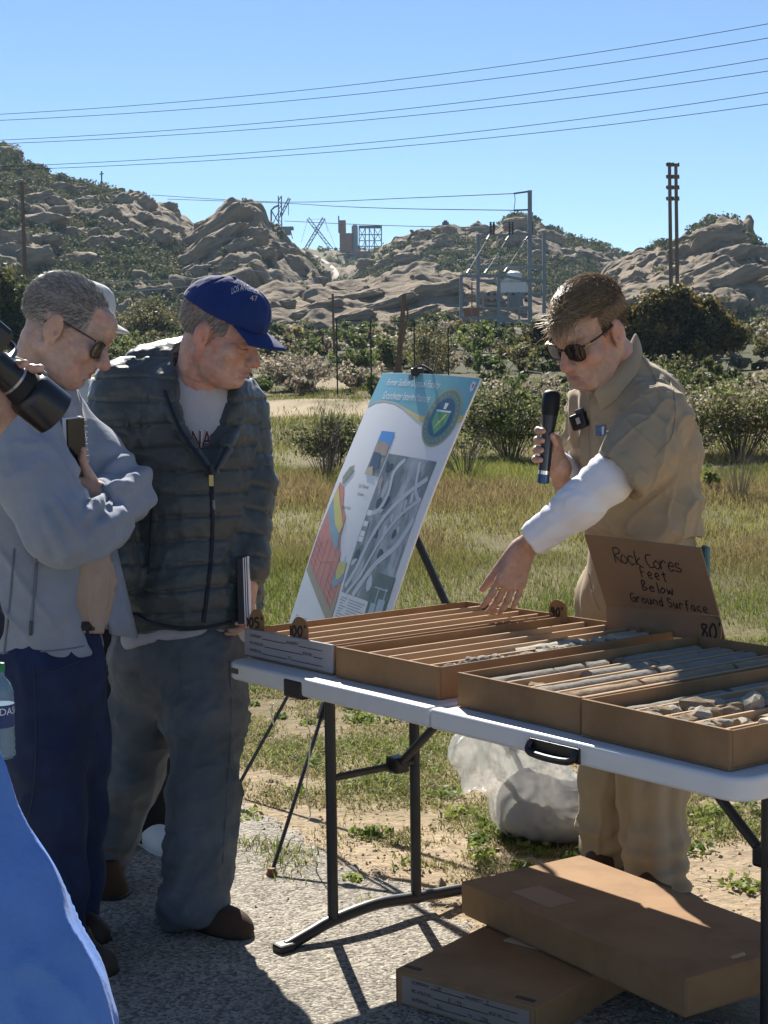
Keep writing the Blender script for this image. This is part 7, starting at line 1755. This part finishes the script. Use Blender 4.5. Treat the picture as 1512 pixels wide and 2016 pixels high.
    o2, V2, F2, s2_ = mesh_cloth(F, 'white_sleeve', M_WH, t, (10, 10, 10), .003, 5, post=sl)
    F = Field([.38, 4.35, 1.08], [.72, 4.85, 1.45], .0055); F.chain([W(1150, 890, 4.62), W(1132, 950, 4.62), W(1098, 915, 4.52)], [.058, .052, .040], .02); mesh_cloth(F, 'white_sleeve', M_WH, t, (10, 10, 14), .004, 7)
    # trousers
    M_KH = mat('khaki_twill', (.34, .275, .185), rough=.9, var=.08, vscale=12, bump=.3, bscale=280)
    F = Field([.25, 4.1, .02], [1.2, 5.0, 1.06], .0075)
    F.cap(W(1262, 1075, 4.53), W(1258, 1160, 4.53), .155, .160, .04)
    F.chain([W(1300, 1180, 4.46), W(1296, 1380, 4.46), W(1284, 1540, 4.45), W(1290, 1660, 4.43), W(1296, 1735, 4.40)], [.108, .098, .088, .084, .086], .05)
    F.chain([W(1208, 1180, 4.60), W(1206, 1380, 4.62), W(1206, 1540, 4.64), W(1205, 1640, 4.65), W(1205, 1695, 4.66)], [.105, .096, .086, .080, .080], .05)
    F.plane_cut(W(1296, 1752, 4.40), V3(0, .1, -1), .004)
    def tf(V, Fq):
        N = vnormals(V, Fq); return V + N * (.008 * np.sin(np.arctan2(V[:, 0] - .77, V[:, 1] - 4.5) * 13 + 3 * vnoise(V * 3, 3)) * sstep(.75, .5, V[:, 2]) + sstep(.25, .05, V[:, 2]) * .008 * np.sin(V[:, 2] * 90 + 5 * vnoise(V * 8, 2)))[:, None] + (creases(V, N, V3(.15, 0, 1), 1.2, 9, .010, 5) - V)
    o3, V3_, F3, s3 = mesh_cloth(F, 'trousers', M_KH, t, (8, 8, 3), .007, 6, post=tf)
    seam(s3, 'pocket_seam', [(1160, 1130), (1166, 1165), (1180, 1200)], .002, M_KH, o3)
    MB().tube(smooth_poly([s3.near(W(x, 1112, 4.4), .003)[0] for x in (1150, 1190, 1250, 1310, 1360)], 4), .016, 6).build('belt', M_BPL, t, True)
    MB().box(W(1389, 1108, 4.46), (.018, .06, .10)).build('teal_pouch', mat('teal_cloth', (.12, .24, .26), rough=.8), t, bevel=.008)
    ms = mat('brown_boot', (.07, .038, .022), rough=.7, var=.2); shoe('shoe', G(1320, 1740), G(1262, 1792), ms, t, wid=.05, hgt=.08); shoe('shoe', G(1215, 1690), G(1168, 1728), ms, t, wid=.05, hgt=.08)
    k3 = W(984, 1160, 4.27); rd = nrm(V3(-.15, .1, -1)); MB().tube([k3 + .0105 * (nrm(np.cross(rd, V3(0, 1, 0))) * math.cos(a) + nrm(np.cross(rd, np.cross(rd, V3(0, 1, 0)))) * math.sin(a)) for a in np.linspace(0, 2 * math.pi, 15)], .0018, 6).build('ring', mat('gold_ring', (.6, .45, .2), metal=.95, rough=.25, var=0), t, True)
    # clip-on transmitter at the placket
    c = thing('clip_microphone', 'small black wireless transmitter clipped to the khaki shirt front', 'microphone', W(1145, 828, 4.33))
    p, n = sf.px(1146, 828, .016); p = W(1146, 828, 4.36) if p is None else p; R = np.stack([nrm(np.cross(UP, -n)) if n is not None else V3(1, 0, 0), n if n is not None else V3(0, -1, 0), UP])
    a = math.radians(-20); Rx = np.stack([R[0] * math.cos(a) + R[2] * math.sin(a), R[1], -R[0] * math.sin(a) + R[2] * math.cos(a)])
    MB().box(p, (.052, .024, .046), Rx).build('case', M_BPL, c, bevel=.006); MB().box(p + n * .0135 - Rx[0] * .004, (.012, .003, .018), Rx).build('mark', mat('grey_mark', (.4, .4, .42), rough=.5), c); MB().box(p + Rx[2] * .027 - Rx[0] * .01, (.024, .016, .012), Rx).build('clip', M_STEELD, c, bevel=.003)
    # microphone
    m = thing('microphone', 'handheld wireless microphone with black head held by the man in khaki', 'microphone', lerp(mic0, mic1, .5))
    x = nrm(np.cross(md, V3(0, 1, 0))); y = np.cross(md, x); A = np.array([x, y, md]); L = np.linalg.norm(mic1 - mic0)
    MB().lathe(mic0, [(.010, 0), (.019, .003), (.0255, .012), (.0265, .05), (.024, .066), (.022, .074)], 20, A).build('grille', mat('mic_grille', (.018, .018, .02), rough=.5, bump=.9, bscale=500, metal=.4), m, True)
    MB().lathe(mic0, [(.0235, .072), (.022, .08), (.0185, .12), (.0172, .20), (.0172, L * .86)], 20, A).build('barrel', mat('mic_barrel', (.06, .07, .09), rough=.28, metal=.7, var=.05), m, True)
    MB().lathe(mic0, [(.0182, L * .86), (.0182, L * .90)], 20, A).build('silver_band', mat('chrome', (.7, .7, .72), metal=1, rough=.2, var=0), m, True)
    MB().lathe(mic0, [(.0174, L * .90), (.0174, L * .99), (.014, L)], 20, A).build('end_cap', mat('mic_end', (.05, .10, .20), rough=.3, metal=.5), m, True)
man_khaki()

# ------------------------------------------------------------------ person half hidden behind the grey haired man
def hidden_person():
    t = thing('person', 'person in a pale cap and black trousers hidden behind the grey haired man', 'person', [-.85, 5.1, 0])
    hd = Head(W(146, 634, 5.05), axes((.95, .1), 14, 0), 1.06); neck = W(118, 745, 5.08)
    Vh, Fh = hd.build(neck, .058, h=.004)
    parts = [(Vh, Fh, hd.color(Vh))]
    parts.append(core_body([([neck, W(130, 950, 5.1), W(180, 1250, 5.1)], [.07, .11, .11]), ([W(100, 790, 4.95), W(150, 790, 5.25)], [.05, .05]), ([W(240, 1300, 5.05), W(285, 1480, 5.0), W(300, 1660, 4.98)], [.08, .05, .04]), ([W(170, 1300, 5.15), W(185, 1480, 5.15), W(180, 1650, 5.15)], [.08, .05, .04])], .012))
    V, Fq, c = join_np(parts); np_mesh('body', V, Fq, M_SKIN, t, True, col=c)
    M_C = mat('pale_grey_cap', (.55, .55, .54), rough=.9, var=.06); cap_hat(hd, t, M_C, M_C, brim_len=.070, brim_droop=.022, tilt=-.006)
    strands('hair', hd, M_HAIR, t, lambda x, y, z: z < .05 and z > -.08 and y < .05 and not (y > .02 and z < -.03), lambda x, y, z: (0, .1, -1), lambda x, y, z: .05, 1500, 9, .002, cols=lambda p, r: np.array([.45, .34, .18]) * (.6 + .7 * r.random()))
    F = Field([-1.5, 4.7, .6], [-.55, 5.5, 1.6], .010); F.chain([W(128, 820, 5.1), W(140, 1000, 5.1), W(170, 1250, 5.1)], [.16, .18, .17], .05); F.cap(W(100, 800, 4.97), W(150, 795, 5.25), .085, .085, .05)
    F.chain([W(105, 810, 4.95), W(120, 980, 4.9), W(190, 1080, 4.9)], [.08, .07, .05], .03); F.plane_cut(W(170, 1270, 5.1), -UP, .006); mesh_cloth(F, 'pale_shirt', mat('pale_shirt', (.6, .6, .58), rough=.9), t, amp=.006)
    F = Field([-1.4, 4.6, .02], [-.4, 5.5, 1.0], .009); F.cap(W(200, 1260, 5.08), W(215, 1320, 5.06), .16, .16, .04)
    F.chain([W(250, 1330, 5.03), W(285, 1480, 5.0), W(303, 1635, 4.97)], [.11, .092, .088], .05); F.chain([W(175, 1330, 5.15), W(186, 1480, 5.15), W(182, 1640, 5.15)], [.11, .085, .08], .05); F.plane_cut(W(300, 1655, 4.97), V3(0, .05, -1), .004)
    mesh_cloth(F, 'black_trousers', mat('black_cotton', (.008, .008, .012), rough=.9, var=.1), t, amp=.006, seed=22)
    ms = mat('white_canvas', (.65, .65, .64), rough=.8, var=.08); shoe('shoe', G(272, 1655), G(352, 1692), ms, t, sole=ms); shoe('shoe', G(140, 1660), G(198, 1672), ms, t, sole=ms)
    # low grey bar near the ground behind them
    tag(MB().tube(smooth_poly([W(130, 1536, 5.6), W(200, 1534, 5.55), W(262, 1532, 5.5), W(300, 1534, 5.5)], 4), .014, 8).tube([W(140, 1536, 5.6), W(140, 1600, 5.6)], .012, 8).tube([W(296, 1534, 5.5), W(300, 1612, 5.5)], .012, 8).build('low_rail', M_STEEL, None, True), 'low grey metal bar seen between the legs of the men', 'rail')
hidden_person()

# ------------------------------------------------------------------ photographer at the left edge
def photographer():
    t = thing('person', 'photographer at the left edge of whom hat brim and lens hand show', 'person', [-1.15, 2.75, 0])
    hd = Head(W(-175, 690, 2.82), axes((.99, .05), 12, 0), 1.05); neck = W(-232, 850, 2.84)
    Vh, Fh = hd.build(neck, .06, h=.005)
    parts = [(Vh, Fh, hd.color(Vh))]
    wr = W(-52, 862, 2.70)
    l0, l1 = W(0, 726, 2.68), W(124, 829, 2.75); ld = nrm(l1 - l0)
    Vx, Fx = hand_mesh(wr, W(-110, 980, 2.72), nrm(V3(.62, .18, .76)), nrm(V3(.05, -.30, .62) + ld * .55), -1, [(.20, .45, .35), (.22, .48, .35), (.25, .5, .35), (.3, .5, .35)], sc=1.05, h=.0024, thumb=(.75, .62, .2), thumb_curl=.25)
    parts.append((Vx, Fx, skin_col(Vx, (.50, .32, .25))))
    parts.append(core_body([([neck, W(-240, 1150, 2.85), W(-230, 1500, 2.85)], [.07, .11, .11]), ([W(-260, 920, 2.66), W(-220, 920, 3.02)], [.05, .05]), ([W(-260, 930, 2.66), W(-190, 1130, 2.66), wr], [.05, .045, .03]), ([W(-220, 930, 3.02), W(-120, 1150, 3.0), W(-60, 1250, 2.96)], [.05, .045, .03]), ([W(-250, 1600, 2.8), W(-250, 1950, 2.8), W(-250, 2300, 2.8)], [.09, .06, .04]), ([W(-210, 1600, 2.95), W(-210, 1950, 2.95), W(-210, 2300, 2.95)], [.09, .06, .04])], .012))
    V, Fq, c = join_np(parts); np_mesh('body', V, Fq, M_SKIN, t, True, col=c)
    M_H = mat('beige_hat', (.55, .49, .37), rough=.9, var=.06); cap_hat(hd, t, M_H, M_H, brim_len=.085, brim_droop=.012, tilt=.0, name='hat')
    M_V = mat('dark_navy_vest', (.012, .016, .030), rough=.85, var=.15)
    F = Field([-1.5, 2.45, .4], [-.62, 3.2, 1.5], .010); F.chain([W(-238, 960, 2.85), W(-235, 1150, 2.85), W(-215, 1480, 2.85)], [.16, .175, .175], .05); F.cap(W(-258, 915, 2.68), W(-222, 915, 3.0), .085, .085, .05); F.cap(W(-120, 1150, 2.9), W(-70, 1240, 2.88), .075, .07, .06); F.plane_cut(W(-215, 1560, 2.85), -UP, .006)
    F.chain([W(-222, 930, 3.02), W(-120, 1150, 3.0), W(-75, 1230, 2.96)], [.075, .07, .055], .03); F.chain([W(-260, 930, 2.66), W(-190, 1130, 2.66), W(-105, 985, 2.70)], [.075, .065, .05], .03)
    mesh_cloth(F, 'navy_vest', M_V, t, amp=.006)
    F = Field([-1.5, 2.4, .0], [-.7, 3.3, .82], .012); F.cap(W(-225, 1550, 2.86), W(-225, 1620, 2.86), .17, .17, .04); F.chain([W(-255, 1650, 2.78), W(-252, 1950, 2.78), W(-250, 2330, 2.78)], [.11, .09, .08], .05); F.chain([W(-205, 1650, 2.95), W(-206, 1950, 2.95), W(-208, 2250, 2.95)], [.11, .09, .08], .05); F.plane_cut([0, 0, .05], -UP)
    mesh_cloth(F, 'trousers', mat('dark_trousers', (.03, .03, .035), rough=.9), t, amp=.006)
    b = W(-252, 2330, 2.78); shoe('shoe', [b[0] - .08, b[1]], [b[0] + .19, b[1] - .02], M_BPL, t); b = W(-208, 2250, 2.95); shoe('shoe', [b[0] - .08, b[1]], [b[0] + .19, b[1] - .02], M_BPL, t)
    st = MB().tube(smooth_poly([W(-60, 640, 2.8), W(-5, 652, 2.8), W(10, 668, 2.8), W(26, 690, 2.79), W(12, 715, 2.74)], 5), .008, 6)
    c = thing('camera', 'black camera with a long lens held in at the left edge', 'camera', l0)
    x = nrm(np.cross(ld, UP)); y = np.cross(x, ld); A = np.array([x, y, ld]); s = 2.40 / FPX
    M_LN = mat('lens_black', (.012, .012, .013), rough=.33, var=.08, vscale=30, spec=.5)
    MB().lathe(l0, [(34 * s, -.03), (35 * s, 0), (36 * s, 38 * s)], 32, A).build('lens_barrel', M_LN, c, True); MB().lathe(l0, [(37.5 * s, 38 * s), (37.5 * s, 44 * s)], 32, A).build('silver_ring', mat('lens_ring', (.35, .35, .36), metal=.8, rough=.3), c, True)
    MB().lathe(l0, [(36 * s, 44 * s), (40 * s, 60 * s), (41 * s, 72 * s)], 32, A).build('zoom_ring', mat('rubber_ring', (.012, .012, .012), rough=.7, bump=.8, bscale=300), c, True)
    n = 32; hp = [(41, 72), (50, 78), (54, 90), (55, 160), (51, 160), (48, 100), (30, 96)]
    MB().lathe(l0, [(a * s, b * s) for a, b in hp], 32, A).build('lens_hood', M_LN, c, True); MB().lathe(l0, [(41 * s, 98 * s), (30 * s, 102 * s), (8 * s, 104 * s)], 24, A).build('front_glass', mat('lens_glass', (.01, .01, .02), rough=.03, spec=1.0, var=0), c, True)
    MB().box(l0 - ld * .065, (.13, .10, .07), A).build('camera_body', M_LN, c, bevel=.012); st.build('strap', M_BPL, c, True)
    MB().lathe(l0 + ld * 84 * s + y * 53 * s, [(.010, -.003), (.010, .004), (.006, .006)], 12, np.array([x, ld, y])).build('release_knob', M_STEEL, c, True)
    # water bottle at the hip
    Yb = 2.86; s = Yb / FPX; b = W(4, 1492, Yb); tp = W(4, 1322, Yb); hgt = np.linalg.norm(tp - b)
    w = thing('water_bottle', 'clear water bottle with a blue label and green cap at the left edge', 'bottle', b)
    m = bpy.data.materials.new('bottle_plastic'); m.use_nodes = True; nt = m.node_tree; bs = nt.nodes['Principled BSDF']; bs.inputs['Base Color'].default_value = (.35, .50, .58, 1); bs.inputs['Roughness'].default_value = .08; bs.inputs['Specular IOR Level'].default_value = .8
    tr = nt.nodes.new('ShaderNodeBsdfTransparent'); tr.inputs['Color'].default_value = (.7, .85, .9, 1); ms_ = nt.nodes.new('ShaderNodeMixShader'); ms_.inputs[0].default_value = .6; nt.links.new(bs.outputs[0], ms_.inputs[1]); nt.links.new(tr.outputs[0], ms_.inputs[2]); nt.links.new(ms_.outputs[0], nt.nodes['Material Output'].inputs['Surface'])
    R_ = 27 * s; prof = [(R_ * .8, 0), (R_, .006)] + [(R_ * (1 if i % 2 else .95), .006 + .006 * i) for i in range(1, 9)] + [(R_, hgt * .36), (R_, hgt * .64)] + [(R_ * (.97 if i % 2 else 1), hgt * (.64 + .03 * i)) for i in range(1, 5)] + [(R_ * .75, hgt * .87), (R_ * .36, hgt * .95), (R_ * .36, hgt)]
    MB().lathe(b, prof, 24).build('shell', m, w, True)
    MB().lathe(b, [(R_ * 1.012, hgt * .37), (R_ * 1.012, hgt * .63)], 24).build('label_band', mat('bottle_label', (.02, .05, .17), rough=.4, var=.1), w, True)
    MB().lathe(b, [(R_ * .42, hgt), (R_ * .42, hgt + .014), (R_ * .38, hgt + .016)], 16).build('bottle_cap', mat('green_cap', (.02, .22, .08), rough=.4, var=.02), w, True)
    mb = MB(); vv, f = text2d('DASANI', 66 * s, 14 * s); 
    for k in (0,): mb.add([b + V3(math.sin(a_ / R_ + .20) * R_ * 1.03, -math.cos(a_ / R_ + .20) * R_ * 1.03, hgt * .52 + c_) for a_, c_ in vv], f)
    mb.build('label_lettering', mat('label_white', (.75, .78, .8), rough=.4, var=0), w)
photographer()

# ------------------------------------------------------------------ close bystander, only the blue sleeve in view
def blue_sleeve():
    Y = 1.55
    t = thing('person', 'close bystander in a bright blue fleece whose elbow fills the lower left corner', 'person', [-.75, 1.6, 0])
    hd = Head(W(-598, 810, 1.62), axes((.8, .6), 10, 0), 1.0); neck = W(-598, 1050, 1.62)
    Vh, Fh = hd.build(neck, .055, h=.006)
    parts = [(Vh, Fh, hd.color(Vh)), core_body([([neck, W(-558, 1550, 1.62), W(-518, 2150, 1.62)], [.07, .10, .11]), ([W(-598, 1230, 1.62), W(-338, 1230, 1.58)], [.05, .045]), ([W(-338, 1230, 1.58), W(-188, 1550, Y), W(42, 2010, Y)], [.045, .04, .035]),
        ([W(42, 2010, Y), W(-238, 2250, 1.5)], [.035, .03]), ([W(-558, 2250, 1.6), W(-558, 3350, 1.6)], [.08, .05]), ([W(-418, 2250, 1.65), W(-418, 3350, 1.65)], [.08, .05])], .012)]
    V, Fq, c = join_np(parts); np_mesh('body', V, Fq, M_SKIN, t, True, col=c)
    F = Field([-1.1, 1.2, .35], [-.15, 2.0, 1.35], .006)
    F.chain([W(-558, 1400, 1.64), W(-538, 1750, 1.64), W(-508, 2200, 1.64)], [.15, .16, .16], .05); F.cap(W(-578, 1280, 1.64), W(-358, 1280, 1.58), .08, .08, .05)
    F.chain([W(-338, 1300, 1.58), W(-203, 1550, Y), W(-88, 1790, Y), W(22, 1985, Y), W(32, 2040, Y - .01)], [.085, .090, .089, .083, .080], .04); F.chain([W(32, 2035, Y - .01), W(-98, 2170, 1.50), W(-298, 2280, 1.50)], [.080, .075, .055], .03)
    F.plane_cut(W(-508, 2350, 1.62), -UP)
    def folds(V, Fq):
        N = vnormals(V, Fq); pp = proj(V); return creases(V, N, V3(.45, 0, -.9), 2.5, 9, .014, 4, 3.0)
    mesh_cloth(F, 'blue_fleece', mat('bright_blue_fleece', (.10, .22, .56), rough=.98, var=.08, vscale=14, bump=.4, bscale=260, sheen=.08, spec=.1, bump2=.3, b2scale=30), t, (6, 6, 6), .007, 31, post=folds)
    F = Field([-1.0, 1.3, .03], [-.4, 1.95, .72], .012); F.cap(W(-508, 2350, 1.62), W(-508, 2450, 1.62), .15, .15, .05); F.chain([W(-568, 2500, 1.6), W(-563, 3350, 1.6)], [.10, .08], .05); F.chain([W(-428, 2500, 1.66), W(-428, 3350, 1.66)], [.10, .08], .05); F.plane_cut([0, 0, .06], -UP)
    mesh_cloth(F, 'trousers', mat('grey_trousers', (.08, .08, .09), rough=.9), t, amp=.005)
    for q in (W(-563, 3350, 1.6), W(-428, 3350, 1.66)): shoe('shoe', [q[0] - .06, q[1] - .04], [q[0] + .13, q[1] + .15], M_BPL, t)
blue_sleeve()
# ================================================================== HAZE
def haze():
    m = bpy.data.materials.new('haze_air'); m.use_nodes = True; nt = m.node_tree; nt.nodes.clear()
    o = nt.nodes.new('ShaderNodeOutputMaterial'); v = nt.nodes.new('ShaderNodeVolumePrincipled')
    v.inputs['Density'].default_value = HAZE_DENSITY; v.inputs['Color'].default_value = (.50, .74, 1.0, 1); v.inputs['Anisotropy'].default_value = .2
    nt.links.new(v.outputs[0], o.inputs['Volume'])
    tag(MB().box((0, 540, 40.4), (2600, 1360, 83.2)).build('haze', m, None), kind='stuff')
HAZE_DENSITY = .00013
haze()
print('script time', round(time.time() - T0, 1))
